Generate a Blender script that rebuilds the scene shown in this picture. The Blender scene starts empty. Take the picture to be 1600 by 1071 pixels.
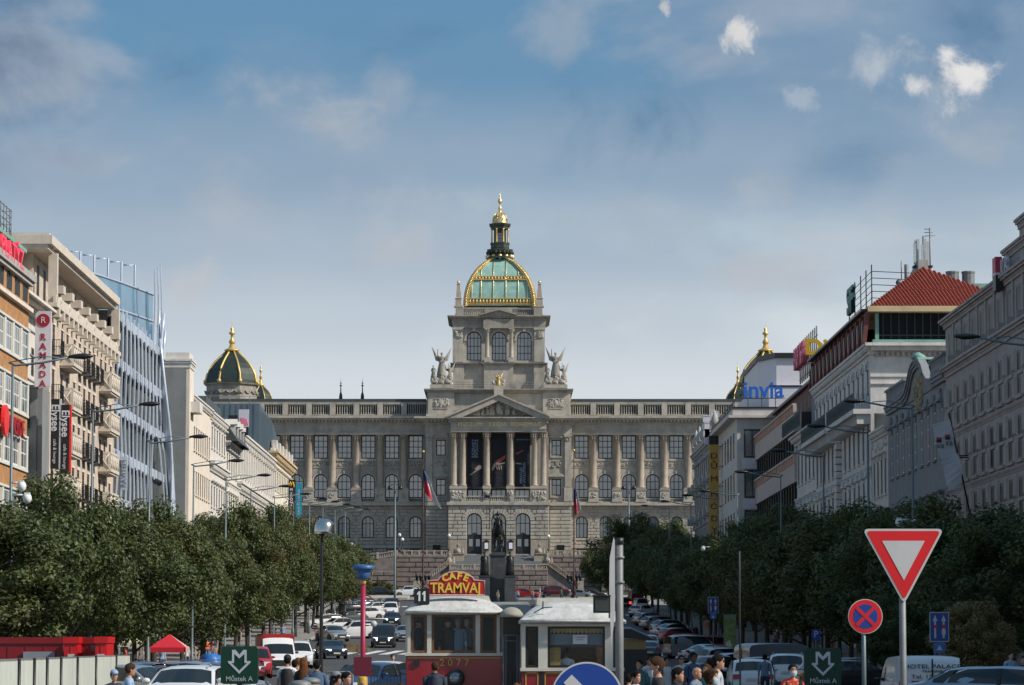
import bpy,math,random
from math import sin,cos,pi,radians as R,sqrt,atan2
from mathutils import Vector as V,Matrix as M4,noise
random.seed(7)
D = bpy.data; SC = bpy.context.scene; COL = SC.collection

# ------------------------------------------------------------------ camera
FPX = 5000.0; CX,CY = 800.0,535.5; HX,HY = 780.0,1020.0; CZ = 1.8
cam = D.cameras.new('camera'); co = D.objects.new('camera',cam); COL.objects.link(co); SC.camera = co
cam.sensor_width = 36; cam.lens = FPX / 1600 * 36; cam.clip_start = .5; cam.clip_end = 20000
PITCH = math.atan((HY - CY) / FPX); YAW = math.atan((CX - HX) / FPX)
co.location = (0,0,CZ); co.rotation_euler = (pi / 2 + PITCH,0,-YAW)
CM = co.rotation_euler.to_matrix()
def at(px,py,Y):
    d = CM @ V(((px - CX) / FPX,(CY - py) / FPX,-1)); t = Y / d.y
    return V((d.x * t,Y,CZ + d.z * t))
def X_(px,Y): return at(px,900,Y).x
def Z_(py,Y): return at(780,py,Y).z
# ------------------------------------------------------------------ sky and sun
SUN_AZ,SUN_EL = R(110),R(37)
SUN_STR,SKY_STR,EXPO = 4.6,.11,.16
W = D.worlds.new('World'); SC.world = W; W.use_nodes = True; W.cycles.sampling_method = 'MANUAL'; W.cycles.sample_map_resolution = 256
def nn(nt,t,**k):
    n = nt.nodes.new(t)
    for a,b in k.items():
        if a in ('inp',):
            for i,v in b.items(): n.inputs[i].default_value = v
        else: setattr(n,a,b)
    return n
nt = W.node_tree; nt.nodes.clear(); L = nt.links.new
out = nn(nt,'ShaderNodeOutputWorld'); bg = nn(nt,'ShaderNodeBackground',inp={1: SKY_STR}); L(bg.outputs[0],out.inputs[0])
sky = nn(nt,'ShaderNodeTexSky'); sky.sky_type = 'NISHITA'; sky.sun_disc = False
sky.sun_elevation = SUN_EL; sky.sun_rotation = SUN_AZ; sky.air_density = 1.2; sky.dust_density = 1.5; sky.ozone_density = 1.5
tc = nn(nt,'ShaderNodeTexCoord')
def mth(op,a,b=None,c=None,cl=False):
    n = nn(nt,'ShaderNodeMath',operation=op,use_clamp=cl)
    for i,v in enumerate((a,b,c)):
        if v is None: continue
        if isinstance(v,(int,float)): n.inputs[i].default_value = v
        else: L(v,n.inputs[i])
    return n.outputs[0]
def mapping(scale,loc=(0,0,0)):
    m = nn(nt,'ShaderNodeMapping'); L(tc.outputs['Generated'],m.inputs[0]); m.inputs['Scale'].default_value = scale; m.inputs['Location'].default_value = loc; return m.outputs[0]
def noi(vec,sc,det=6,ro=.55,dist=0):
    n = nn(nt,'ShaderNodeTexNoise',inp={'Scale': sc,'Detail': det,'Roughness': ro,'Distortion': dist}); L(vec,n.inputs['Vector']); return n.outputs[0]
def ramp(f,pts):
    n = nn(nt,'ShaderNodeValToRGB'); L(f,n.inputs[0]); e = n.color_ramp.elements; n.color_ramp.interpolation = 'EASE'
    while len(e) < len(pts): e.new(.5)
    for q,(p,c) in zip(e,pts): q.position = p; q.color = c if len(c) == 4 else (*c,1)
    return n.outputs[0]
def mixc(f,a,b,bt='MIX'):
    n = nn(nt,'ShaderNodeMix',data_type='RGBA',blend_type=bt)
    for i,v in ((0,f),(6,a),(7,b)):
        if isinstance(v,(int,float)): n.inputs[i].default_value = v
        elif isinstance(v,tuple): n.inputs[i].default_value = (*v,1) if len(v) == 3 else v
        else: L(v,n.inputs[i])
    return n.outputs[2]
SK = 1 / SKY_STR
def kc(r,g,b): return (r * SK,g * SK,b * SK)
sep = nn(nt,'ShaderNodeSeparateXYZ'); L(tc.outputs['Generated'],sep.inputs[0]); elev = sep.outputs[2]
# open blue between the clouds keeps the Nishita sky, tinted with altitude
blue = mixc(.72,sky.outputs[0],kc(.060,.20,.37))
lowpale = ramp(elev,[(0.0,(1,1,1)),(.08,(1,1,1)),(.103,(.66,.66,.66)),(.125,(.36,.36,.36)),(.15,(.15,.15,.15)),(.18,(.0,.0,.0))])
blue = mixc(lowpale,blue,kc(.66,.70,.72))
wide = noi(mapping((1.15,1.0,2.6),(3.1,.4,1.7)),3.4,3,.5,.5)
fine = noi(mapping((1.0,1.0,2.2),(1.3,4.1,.2)),12,7,.56,.4)
mass = mth('ADD',mth('MULTIPLY',wide,.62),mth('MULTIPLY',fine,.38))
veil = ramp(mass,[(.43,(0,0,0)),(.56,(1,1,1))])
greyc = mixc(fine,kc(.085,.19,.335),kc(.29,.375,.475))
s1 = mixc(mth('MULTIPLY',veil,.80),blue,greyc); s1 = mixc(mth('MULTIPLY',lowpale,.8),s1,kc(.66,.70,.72))
# paler streaks
st = ramp(noi(mapping((1,1,1.9),(7.7,2.2,5.1)),15,5,.52,.2),[(.54,(0,0,0)),(.74,(1,1,1))])
s2 = mixc(mth('MULTIPLY',st,.5),s1,kc(.44,.45,.48))
# the small sunlit cumulus clouds, each a soft ball of noise round its own bearing
NZ = (noi(mapping((1,1,1.2),(.5,.5,0)),19,6,.6,.3),noi(mapping((1,1,1),(1.5,1.5,0)),52,6,.64,.3))
def puff(px,py,rx,ry,col,edge,prev,ns=40,gain=1.0,seed=0.,amp=4.):
    d = (CM @ V(((px - CX) / FPX,(CY - py) / FPX,-1))).normalized()
    sub = nn(nt,'ShaderNodeVectorMath',operation='SUBTRACT',inp={1: d}); L(tc.outputs['Generated'],sub.inputs[0])
    m = nn(nt,'ShaderNodeMapping',inp={'Scale': (FPX / rx,FPX / rx,FPX / ry)}); L(sub.outputs[0],m.inputs[0])
    ln = nn(nt,'ShaderNodeVectorMath',operation='LENGTH'); L(m.outputs[0],ln.inputs[0])
    nz = NZ[0] if ns < 25 else NZ[1]
    f = mth('SUBTRACT',mth('MULTIPLY_ADD',nz,amp,.85 - amp / 2),ln.outputs['Value'])
    f = ramp(mth('DIVIDE',f,edge),[(0.,(0,0,0)),(1.,(1,1,1))])
    return mixc(mth('MULTIPLY',f,gain),prev,mixc(NZ[1],kc(*[c * .72 for c in col]),kc(*col)))
wc = (.74,.73,.73)
for a in [(990,190,230,130,(.07,.21,.37),1.6,16,.75,1.),(1330,250,160,80,(.09,.22,.38),1.6,16,.5,1.),(1560,60,150,150,(.05,.15,.31),1.6,16,.7,2.),(40,40,300,230,(.045,.11,.225),1.8,16,.85,2.),(640,50,200,80,(.09,.19,.34),1.6,16,.5,2.),(425,155,105,80,(.50,.53,.57),1.6,20,.85,1.),(520,195,80,55,(.50,.53,.57),1.5,20,.85,4.),(320,330,190,95,(.50,.52,.56),1.9,16,.8,2.),(300,445,130,60,(.58,.58,.60),1.5,20,.8,3.),
          (690,310,160,65,(.56,.58,.61),1.8,20,.8,5.),(620,130,60,60,(.40,.45,.52),.9,22,.5,6.),(850,40,120,80,(.40,.45,.52),.9,16,.5,7.),(1160,290,90,60,(.46,.5,.56),.9,18,.5,8.),
          (1390,95,90,50,(.42,.48,.55),1.3,30,.55,9.),(130,260,170,60,(.36,.42,.50),1.8,16,.7,1.),(620,380,120,50,(.50,.53,.57),1.8,20,.7,1.),(1010,330,200,70,(.42,.48,.56),1.8,20,.7,1.),(1400,370,220,60,(.58,.59,.61),1.8,20,.7,1.),(1260,150,40,28,(.45,.52,.6),.8,34,.6,3.3),(1250,20,190,50,(.36,.43,.53),.9,20,.6,5.7),(1180,420,160,50,(.52,.52,.55),.9,15,.5,9.9)]:
    s2 = puff(*a[:5],a[5],s2,a[6],a[7],a[8])
s2 = puff(1480,130,130,88,(.60,.62,.65),1.2,s2,46,.8,1.5,2.4); s2 = puff(1505,125,84,62,(.82,.81,.80),.7,s2,46,.97,1.5,2.8); s2 = puff(1438,132,52,36,(.78,.78,.78),.8,s2,46,.9,1.5,2.6); s2 = puff(1480,85,34,26,(.82,.81,.80),.7,s2,46,.9,1.5,2.5); s2 = puff(1375,100,70,45,(.52,.57,.63),1.4,s2,46,.55,1.5,3.)
s2 = puff(1148,50,46,38,wc,.6,s2,60,.92,6.5,3.)
s2 = puff(1040,12,20,20,(.6,.6,.62),.5,s2,60,.8,2.5)
L(s2,bg.inputs[0])
sd = V((sin(SUN_AZ) * cos(SUN_EL),cos(SUN_AZ) * cos(SUN_EL),sin(SUN_EL)))
sl = D.lights.new('sun','SUN'); sl.energy = SUN_STR; sl.angle = R(2.0); sl.color = (1,.93,.82)
so = D.objects.new('sun',sl); COL.objects.link(so); so.rotation_euler = sd.to_track_quat('Z','Y').to_euler(); so.location = sd * 300
vs = SC.view_settings; vs.view_transform = 'Standard'; vs.look = 'None'; vs.exposure = EXPO; vs.gamma = 1; vs.use_curve_mapping = False

# ------------------------------------------------------------------ materials
MATS = {}
def mat(name,col,rough=.8,var=.15,vs_=1.5,bump=0,bs=8.,metal=0,spec=.5,emis=0,stain=0,coord='P',trans=0,ior=1.5,coat=0):
    if name in MATS: return MATS[name]
    m = D.materials.new(name); MATS[name] = m; m.use_nodes = True; t = m.node_tree; b = t.nodes['Principled BSDF']; l = t.links.new
    b.inputs['Base Color'].default_value = (*col,1); b.inputs['Roughness'].default_value = rough; b.inputs['Metallic'].default_value = metal
    b.inputs['Specular IOR Level'].default_value = spec; b.inputs['IOR'].default_value = ior
    if coat: b.inputs['Coat Weight'].default_value = coat; b.inputs['Coat Roughness'].default_value = .05
    if emis: b.inputs['Emission Color'].default_value = (*col,1); b.inputs['Emission Strength'].default_value = emis
    if var or bump or stain:
        if coord == 'P': src = nn(t,'ShaderNodeNewGeometry').outputs['Position']
        else: src = nn(t,'ShaderNodeTexCoord').outputs['Object']
    if var:
        n = nn(t,'ShaderNodeTexNoise',inp={'Scale': vs_,'Detail': 7,'Roughness': .65}); l(src,n.inputs['Vector'])
        h = nn(t,'ShaderNodeMapRange',inp={1: .3,2: .7,3: 1 - var,4: 1 + var}); l(n.outputs[0],h.inputs[0])
        x = nn(t,'ShaderNodeMix',data_type='RGBA',blend_type='MULTIPLY',inp={0: 1.,6: (*col,1)}); l(h.outputs[0],x.inputs[7]); last = x.outputs[2]
        if stain:
            mp = nn(t,'ShaderNodeMapping',inp={'Scale': (.9,.9,.16)}); l(src,mp.inputs[0])
            n2 = nn(t,'ShaderNodeTexNoise',inp={'Scale': 1.0,'Detail': 6,'Roughness': .7}); l(mp.outputs[0],n2.inputs['Vector'])
            r2 = nn(t,'ShaderNodeMapRange',inp={1: .48,2: .72,3: 0,4: stain}); l(n2.outputs[0],r2.inputs[0])
            x2 = nn(t,'ShaderNodeMix',data_type='RGBA',inp={7: (*[c * .38 for c in col],1)}); l(r2.outputs[0],x2.inputs[0]); l(last,x2.inputs[6]); last = x2.outputs[2]
        l(last,b.inputs['Base Color'])
    if bump:
        n = nn(t,'ShaderNodeTexNoise',inp={'Scale': bs,'Detail': 5,'Roughness': .6}); l(src,n.inputs['Vector'])
        q = nn(t,'ShaderNodeBump',inp={'Strength': bump,'Distance': .05}); l(n.outputs[0],q.inputs['Height']); l(q.outputs[0],b.inputs['Normal'])
    return m
def glassy(name,col,rough=.12,spec=1.0,ior=1.9,var=.25,vs_=.25):
    return mat(name,col,rough,var,vs_,0,1,0,spec,ior=ior)
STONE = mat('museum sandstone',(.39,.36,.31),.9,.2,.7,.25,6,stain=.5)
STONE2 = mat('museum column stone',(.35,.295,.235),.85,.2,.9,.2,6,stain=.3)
STONED = mat('museum weathered and shaded stone',(.30,.275,.235),.9,.22,.7,.3,6,stain=.5)  # weathered parts, and the shade painted on the left wing
GRAN = mat('terrace granite',(.20,.165,.15),.9,.3,.9,.4,5,stain=.3)
GOLD = mat('gilding',(.80,.60,.27),.36,.28,2.5,.25,10,metal=.85,stain=.3)
GOLDP = mat('gilded trim',(.62,.44,.16),.5,.2,2,.2,10,metal=.6)
PATINA = mat('dark copper',(.045,.06,.045),.5,.3,.8,.1,5,metal=.3)
DOMEC = mat('dark green dome copper',(.032,.046,.038),.4,.25,.9,.1,4,metal=.3)
SLATE = mat('slate grey roof',(.05,.065,.07),.45,.25,.7)
DGLASS = glassy('dome glass',(.25,.42,.37),.35,.6,1.5,.22,.8)
WGLASS = glassy('window glass',(.065,.09,.105),.12,1,1.9,.45,.35)
WGLASSD = glassy('dark window glass',(.014,.016,.02),.3,.06,1.35)
FRAME = mat('dark window frame',(.02,.024,.026),.6,.1)
WFRAME = mat('white window frame',(.6,.6,.56),.6,.08)
BRONZE = mat('blackened bronze',(.018,.02,.018),.42,.2,3,.2,8,metal=.5)
STEEL = mat('galvanised steel',(.17,.18,.185),.6,.18,3,metal=.25)
POLE = mat('lamp pole grey',(.13,.17,.19),.5,.15,2,metal=.3)
BLACKP = mat('black paint',(.012,.013,.014),.45,.1,3)
WHITEP = mat('white paint',(.72,.73,.72),.5,.06,2)
REDP = mat('red paint',(.55,.01,.015),.4,.08,2)
BLUEP = mat('sign blue',(.008,.05,.26),.4,.06,2)
CREAM = mat('cream render',(.66,.585,.50),.9,.09,.8,.1,5,stain=.3)
CREAM2 = mat('pale yellow render',(.66,.60,.50),.9,.1,.8,.1,5,stain=.3)
WARM = mat('ochre render',(.55,.42,.25),.9,.12,.8,.1,5,stain=.3)
WHITEB = mat('off white render',(.60,.57,.53),.9,.1,.8,.1,5,stain=.35)
GREYB = mat('grey render',(.20,.21,.215),.9,.14,.6,.15,5,stain=.35)
CONC = mat('concrete',(.36,.35,.33),.9,.14,.8,.2,5,stain=.35)
JALTA = mat('travertine cladding',(.50,.42,.34),.85,.22,1.1,.2,4,stain=.25)
BRICKO = mat('orange ceramic cladding',(.40,.205,.085),.7,.3,1.6,.2,5,stain=.3)
KBST = mat('dark grey sandstone',(.34,.32,.31),.9,.15,.7,.2,5,stain=.35)
TILE = mat('red roof tile',(.24,.036,.018),.75,.3,2.5)
MANS = mat('oxblood painted mansard',(.14,.04,.032),.7,.2,1)
COPG = mat('green copper',(.17,.33,.27),.7,.2,1)

# ------------------------------------------------------------------ mesh helpers
class MB:
    def __init__(s): s.v = []; s.f = []; s.mi = []; s.m = 0; s.T = None; s.sm = []
    def add(s,vs,fs,smooth=False):
        n = len(s.v)
        s.v += [tuple(s.T @ V(p)) for p in vs] if s.T is not None else [tuple(p) for p in vs]
        for f in fs: s.f.append([i + n for i in f]); s.mi.append(s.m); s.sm.append(smooth)
    def box(s,x0,x1,y0,y1,z0,z1):
        if x0 > x1: x0,x1 = x1,x0
        if y0 > y1: y0,y1 = y1,y0
        if z0 > z1: z0,z1 = z1,z0
        s.add([(x0,y0,z0),(x1,y0,z0),(x1,y1,z0),(x0,y1,z0),(x0,y0,z1),(x1,y0,z1),(x1,y1,z1),(x0,y1,z1)],
              [(0,3,2,1),(4,5,6,7),(0,1,5,4),(1,2,6,5),(2,3,7,6),(3,0,4,7)])
    def prism(s,pts,y0,y1):            # pts (x,z) counter-clockwise seen from -y ; extruded y0..y1
        n = len(pts)
        s.add([(x,y0,z) for x,z in pts] + [(x,y1,z) for x,z in pts],[tuple(range(n)),tuple(range(2 * n - 1,n - 1,-1))] + [(i,i + n,(i + 1) % n + n,(i + 1) % n) for i in range(n)])
    def slab(s,pts,z0,z1):             # pts (x,y) ccw from above
        n = len(pts)
        s.add([(x,y,z0) for x,y in pts] + [(x,y,z1) for x,y in pts],[tuple(range(n - 1,-1,-1)),tuple(range(n,2 * n))] + [(i,(i + 1) % n,(i + 1) % n + n,i + n) for i in range(n)])
    def lathe(s,prof,n=16,c=(0,0,0),smooth=True,sq=None,cap=True):   # prof [(r,z)]
        vs = []; 
        for r,z in prof:
            for i in range(n):
                a = 2 * pi * (i + .5) / n; k = r / cos(pi / n) if sq else r
                vs.append((c[0] + k * cos(a),c[1] + k * sin(a),c[2] + z))
        fs = [(j * n + i,j * n + (i + 1) % n,(j + 1) * n + (i + 1) % n,(j + 1) * n + i) for j in range(len(prof) - 1) for i in range(n)]
        if cap: fs += [tuple(range(n - 1,-1,-1)),tuple(range((len(prof) - 1) * n,len(prof) * n))]
        s.add(vs,fs,smooth)
    def tube(s,pts,r,n=6,smooth=True):
        pts = [V(p) for p in pts]; rs = r if isinstance(r,(list,tuple)) else [r] * len(pts); vs = []
        for i,p in enumerate(pts):
            d = (pts[min(i + 1,len(pts) - 1)] - pts[max(i - 1,0)]).normalized()
            a = d.cross(V((0,0,1)) if abs(d.z) < .9 else V((1,0,0))).normalized(); b = d.cross(a)
            vs += [p + (a * cos(2 * pi * k / n) + b * sin(2 * pi * k / n)) * rs[i] for k in range(n)]
        fs = [(j * n + i,j * n + (i + 1) % n,(j + 1) * n + (i + 1) % n,(j + 1) * n + i) for j in range(len(pts) - 1) for i in range(n)]
        fs += [tuple(range(n - 1,-1,-1)),tuple(range((len(pts) - 1) * n,len(pts) * n))]
        s.add(vs,fs,smooth)
    def loft(s,rings,smooth=True,cap=True):
        n = len(rings[0]); fs = [(j * n + i,j * n + (i + 1) % n,(j + 1) * n + (i + 1) % n,(j + 1) * n + i) for j in range(len(rings) - 1) for i in range(n)]
        if cap: fs += [tuple(range(n - 1,-1,-1)),tuple(range((len(rings) - 1) * n,len(rings) * n))]
        s.add([p for r in rings for p in r],fs,smooth)
    def ell(s,c,r,n=12,m=8):
        vs = []; 
        for j in range(m + 1):
            t = pi * (j + .001 if j == 0 else (j - .001 if j == m else j)) / m
            for i in range(n): vs.append((c[0] + r[0] * sin(t) * cos(2 * pi * i / n),c[1] + r[1] * sin(t) * sin(2 * pi * i / n),c[2] - r[2] * cos(t)))
        s.add(vs,[(j * n + i,j * n + (i + 1) % n,(j + 1) * n + (i + 1) % n,(j + 1) * n + i) for j in range(m) for i in range(n)],True)
    def mesh(s,name,mats):
        me = D.meshes.new(name); me.from_pydata(s.v,[],s.f)
        for m in (mats if isinstance(mats,(list,tuple)) else [mats]): me.materials.append(m)
        me.polygons.foreach_set('material_index',s.mi); me.polygons.foreach_set('use_smooth',s.sm); me.update(); return me
    def build(s,name,mats,parent=None,loc=(0,0,0),rz=0,**k):
        return ob(name,s.mesh(name,mats),parent,loc,rz,**k)
def ob(name,me,parent=None,loc=(0,0,0),rz=0,kind=None,label=None,cat=None,group=None,rot=None):
    o = D.objects.new(name,me); COL.objects.link(o); o.parent = parent; o.location = loc; o.rotation_euler = rot if rot else (0,0,rz)
    return tag(o,label,cat,group,kind)
def tag(o,label=None,cat=None,group=None,kind=None):
    if label: o['label'] = label
    if cat: o['category'] = cat
    if group: o['group'] = group
    if kind: o['kind'] = kind
    return o
def thing(name,label,cat,loc=(0,0,0),rz=0,group=None): return ob(name,None,None,loc,rz,None,label,cat,group)
def dup(root,loc,rz,label=None,group=None,recol=None):
    def cp(o,par):
        c = o.copy(); COL.objects.link(c); c.parent = par
        if recol and c.data:
            for i,sl_ in enumerate(c.material_slots):
                if sl_.material and sl_.material.name in recol:
                    sl_.link = 'OBJECT'; sl_.material = recol[o.material_slots[i].material.name]
        for ch in list(o.children): cp(ch,c)
        return c
    r = cp(root,None); r.location = loc; r.rotation_euler = (0,0,rz) if not isinstance(rz,tuple) else rz
    if label: r['label'] = label
    if group: r['group'] = group
    return r
TS = D.scenes.new('scratch'); TV_ = TS.view_layers[0]
def ev(o): TV_.update(); return D.meshes.new_from_object(o.evaluated_get(TV_.depsgraph))
def text_mesh(body,m,size=1.,depth=.02,align='CENTER',spacing=1.,xs=1.,bold=0):
    c = D.curves.new('lettering','FONT'); c.body = body; c.size = size; c.extrude = depth; c.align_x = align; c.align_y = 'CENTER'; c.space_character = spacing; c.offset = bold; c.resolution_u = 3
    t = D.objects.new('t',c); TS.collection.objects.link(t); me = ev(t); D.objects.remove(t); D.curves.remove(c)
    me.materials.clear(); me.materials.append(m)
    for v in me.vertices: v.co.x *= xs; v.co = V((v.co.x,-v.co.z,v.co.y))     # stands upright facing -Y
    me.name = 'lettering'; return me
def text(body,m,parent,loc,size=1.,depth=.02,rz=0,name='lettering',**k): 
    rot = k.pop('rot',None); return ob(name,text_mesh(body,m,size,depth,**k),parent,loc,rz,rot=rot)
# ------------------------------------------------------------------ terrain
PROF = [(-200,0),(100,0),(150,.1),(195,.4),(250,1.4),(300,3.1),(395,6.4),(500,9.7),(530,11.2),(545,12.3),(600,12.5),(9000,12.5)]
def gz(y):
    for (a,za),(b,zb) in zip(PROF,PROF[1:]):
        if y <= b: return za + (zb - za) * max(0,(y - a)) / (b - a)
    return 12.5
def gpt(px,py):      # point of the street surface seen at a photograph pixel
    Y = 60.
    while Y < 545:
        if at(px,py,Y).z <= gz(Y): pass
        if 1020 - FPX * (gz(Y) - CZ) / Y <= py: break
        Y += .5
    return V((X_(px,Y),Y,gz(Y)))
def strip(name,x0,x1,y0,y1,dz,m,label=None,cat=None,kind='structure',thick=0):
    mb = MB(); ys = [y0] + [p[0] for p in PROF if y0 < p[0] < y1] + [y1]
    f0 = x0 if callable(x0) else (lambda y: x0); f1 = x1 if callable(x1) else (lambda y: x1)
    for a,b in zip(ys,ys[1:]):
        q = [(f0(a),a,gz(a) + dz),(f1(a),a,gz(a) + dz),(f1(b),b,gz(b) + dz),(f0(b),b,gz(b) + dz)]
        mb.add(q,[(0,1,2,3)])
        if thick:
            lo = [(x,y,z - thick) for x,y,z in q]; mb.add(q + lo,[(3,2,6,7),(1,0,4,5),(0,3,7,4),(2,1,5,6)])
    return mb.build(name,m,kind=kind,label=label,cat=cat)
# ------------------------------------------------------------------ building kit (local frame: x along the front, -y outward, z up)
def arc(w,n=10): return [(-w / 2 * cos(pi * i / n),w / 2 * sin(pi * i / n)) for i in range(n + 1)]      # left to right over the top
def wall_holes(mb,x0,x1,z0,z1,holes,y=0.,dep=.35):
    xs = sorted({x0,x1} | {min(max(h[0],x0),x1) for h in holes} | {min(max(h[1],x0),x1) for h in holes})
    zs = sorted({z0,z1} | {min(max(h[2],z0),z1) for h in holes} | {min(max(h[3],z0),z1) for h in holes})
    for j in range(len(zs) - 1):
        run = None
        for i in range(len(xs) - 1):
            cx,cz = (xs[i] + xs[i + 1]) / 2,(zs[j] + zs[j + 1]) / 2
            inh = any(h[0] < cx < h[1] and h[2] < cz < h[3] for h in holes)
            if not inh and run is None: run = xs[i]
            if run is not None and (inh or i == len(xs) - 2):
                e = xs[i] if inh else xs[i + 1]
                mb.add([(run,y,zs[j]),(e,y,zs[j]),(e,y,zs[j + 1]),(run,y,zs[j + 1])],[(0,1,2,3)]); run = None
    for h in holes:
        a,b,c,d = h[:4]; ar = len(h) > 4 and h[4]; w = b - a; zs_ = d - w / 2 if ar else d
        mb.add([(a,y,c),(b,y,c),(b,y + dep,c),(a,y + dep,c),(a,y,zs_),(b,y,zs_),(b,y + dep,zs_),(a,y + dep,zs_)],
               [(0,1,2,3),(0,3,7,4),(1,5,6,2)] + ([] if ar else [(4,7,6,5)]))
        if ar:
            P = [((a + b) / 2 + px,zs_ + pz) for px,pz in arc(w)]; n = len(P)
            for i in range(n - 1):
                (p,q),(r,s_) = P[i],P[i + 1]
                mb.add([(p,y,q),(r,y,s_),(r,y,d),(p,y,d)],[(0,1,2,3)])
                mb.add([(p,y,q),(p,y + dep,q),(r,y + dep,s_),(r,y,s_)],[(0,1,2,3)])
_WC = {}
def win(parent,x,z,w,h,y=.3,arch=False,nx=3,nz=(.5,),fm=None,gm=None,bar=.11,fr=.17,name='window',flat=0):
    fm = fm or FRAME; gm = gm or WGLASS; key = (round(w,2),round(h,2),arch,nx,tuple(nz),fm.name,gm.name,bar,fr,flat)
    if key not in _WC:
        f = MB(); zt = h - (w / 2 if arch else 0)
        f.box(-w / 2,w / 2,-.03,.07,0,fr); f.box(-w / 2,-w / 2 + fr,-.03,.07,fr,zt); f.box(w / 2 - fr,w / 2,-.03,.07,fr,zt)
        if arch:
            A = arc(w); B = arc(w - 2 * fr)
            for i in range(len(A) - 1):
                q = [A[i],A[i + 1],B[i + 1],B[i]]; f.add([(px,yy,zt + pz) for yy in (-.03,.07) for px,pz in q],[(0,3,2,1),(3,7,6,2),(0,1,5,4)])
        else: f.box(-w / 2 + fr,w / 2 - fr,-.03,.07,h - fr,h)
        for i in range(1,nx):
            xx = -w / 2 + w * i / nx; top = h - fr if not arch else zt + sqrt(max(0,(w / 2) ** 2 - xx * xx)) - .02
            f.box(xx - bar / 2,xx + bar / 2,-.02,.05,fr,top)
        for k in nz:
            zz = h * k; hw = w / 2 - fr if zz < zt else sqrt(max(.01,(w / 2) ** 2 - (zz - zt) ** 2)) - fr
            f.box(-hw,hw,-.025,.045,zz - bar / 2,zz + bar / 2)
        g = MB()
        P = [(-w / 2 + .02,.02),(w / 2 - .02,.02)] + ([(px * .98,zt + pz * .98) for px,pz in reversed(arc(w))] if arch else [(w / 2 - .02,h - .02),(-w / 2 + .02,h - .02)])
        g.prism(P,.06,.09)
        if flat: f.v = [(a_,b_ * .3,c_) for a_,b_,c_ in f.v]; g.v = [(a_,b_ - .06,c_) for a_,b_,c_ in g.v]
        _WC[key] = (f.mesh('window',fm),g.mesh('pane',gm))
    a,b = _WC[key]; o = ob(name,a,parent,(x,y,z)); ob('pane',b,o,(0,0,0)); return o
_BC = {}
def balustrade(parent,x0,x1,z,h=.95,y0=-.3,y1=.05,m=None,pitch=.42,name='balustrade',z1=None):
    """rails as the part, balusters as its joined sub-part; z1 = other end for a sloping one"""
    m = m or STONE; r = MB(); b = MB(); L_ = x1 - x0; z1 = z if z1 is None else z1; yc = (y0 + y1) / 2
    for (a,c,e) in ((.0,.14,0),(h - .16,h,.04)):
        r.add([(x0,y0 - e,z + a),(x1,y0 - e,z1 + a),(x1,y1 + e,z1 + a),(x0,y1 + e,z + a),(x0,y0 - e,z + c),(x1,y0 - e,z1 + c),(x1,y1 + e,z1 + c),(x0,y1 + e,z + c)],
              [(0,3,2,1),(4,5,6,7),(0,1,5,4),(1,2,6,5),(2,3,7,6),(3,0,4,7)])
    n = max(2,int(L_ / pitch)); 
    for i in range(n):
        t = (i + .5) / n; xx = x0 + L_ * t; zz = z + (z1 - z) * t; b.lathe([(.07,.12),(.12,.3),(.06,.55),(.09,h - .16)],5,(xx,yc,zz),cap=False)
    o = r.build(name,m,parent); b.build('baluster_row',m,o,kind='stuff'); return o
def col_mesh(key,r,h,m,cap_h=.9,n=14):
    if key not in _BC:
        c = MB(); c.box(-r * 1.35,r * 1.35,-r * 1.35,r * 1.35,0,.25)
        c.lathe([(r * 1.3,.25),(r * 1.3,.4),(r * 1.05,.55),(r * 1.0,.6),(r * .98,h * .4),(r * .86,h - cap_h),(r * .95,h - cap_h + .03),(r * .85,h - cap_h + .1),(r * .95,h - cap_h * .55),(r * 1.25,h - .2),(r * 1.35,h - .16)],n)
        c.box(-r * 1.4,r * 1.4,-r * 1.4,r * 1.4,h - .16,h)
        for i in range(10):
            a = 2 * pi * i / 10
            for q,rr in ((.8,1.1),(.45,1.25)): c.ell((cos(a) * r * rr,sin(a) * r * rr,h - cap_h * q),(.11,.11,.17),5,3)
        _BC[key] = c.mesh('column',m)
    return _BC[key]
CS = 1.
def cornice(mb,x0,x1,z,h,p,y=0.,dent=0,back=.3,ends=True):
    """three stepped fasciae and, with dent, a row of dentils"""
    e = 1 if ends else 0; p *= CS
    mb.box(x0 - e * p * .3,x1 + e * p * .3,y - p * .3,y + back,z,z + h * .3)
    mb.box(x0 - e * p * .7,x1 + e * p * .7,y - p * .75,y + back,z + h * .5,z + h * .75); mb.box(x0 - e * p,x1 + e * p,y - p,y + back,z + h * .75,z + h)
    mb.box(x0 - e * p * .35,x1 + e * p * .35,y - p * .4,y + back,z + h * .3,z + h * .5)
    if dent:
        n = max(1,int((x1 - x0) / dent))
        for i in range(n):
            c = x0 + (x1 - x0) * (i + .5) / n; mb.box(c - dent * .26,c + dent * .26,y - p * .72,y - p * .3,z + h * .28,z + h * .5)
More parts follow.
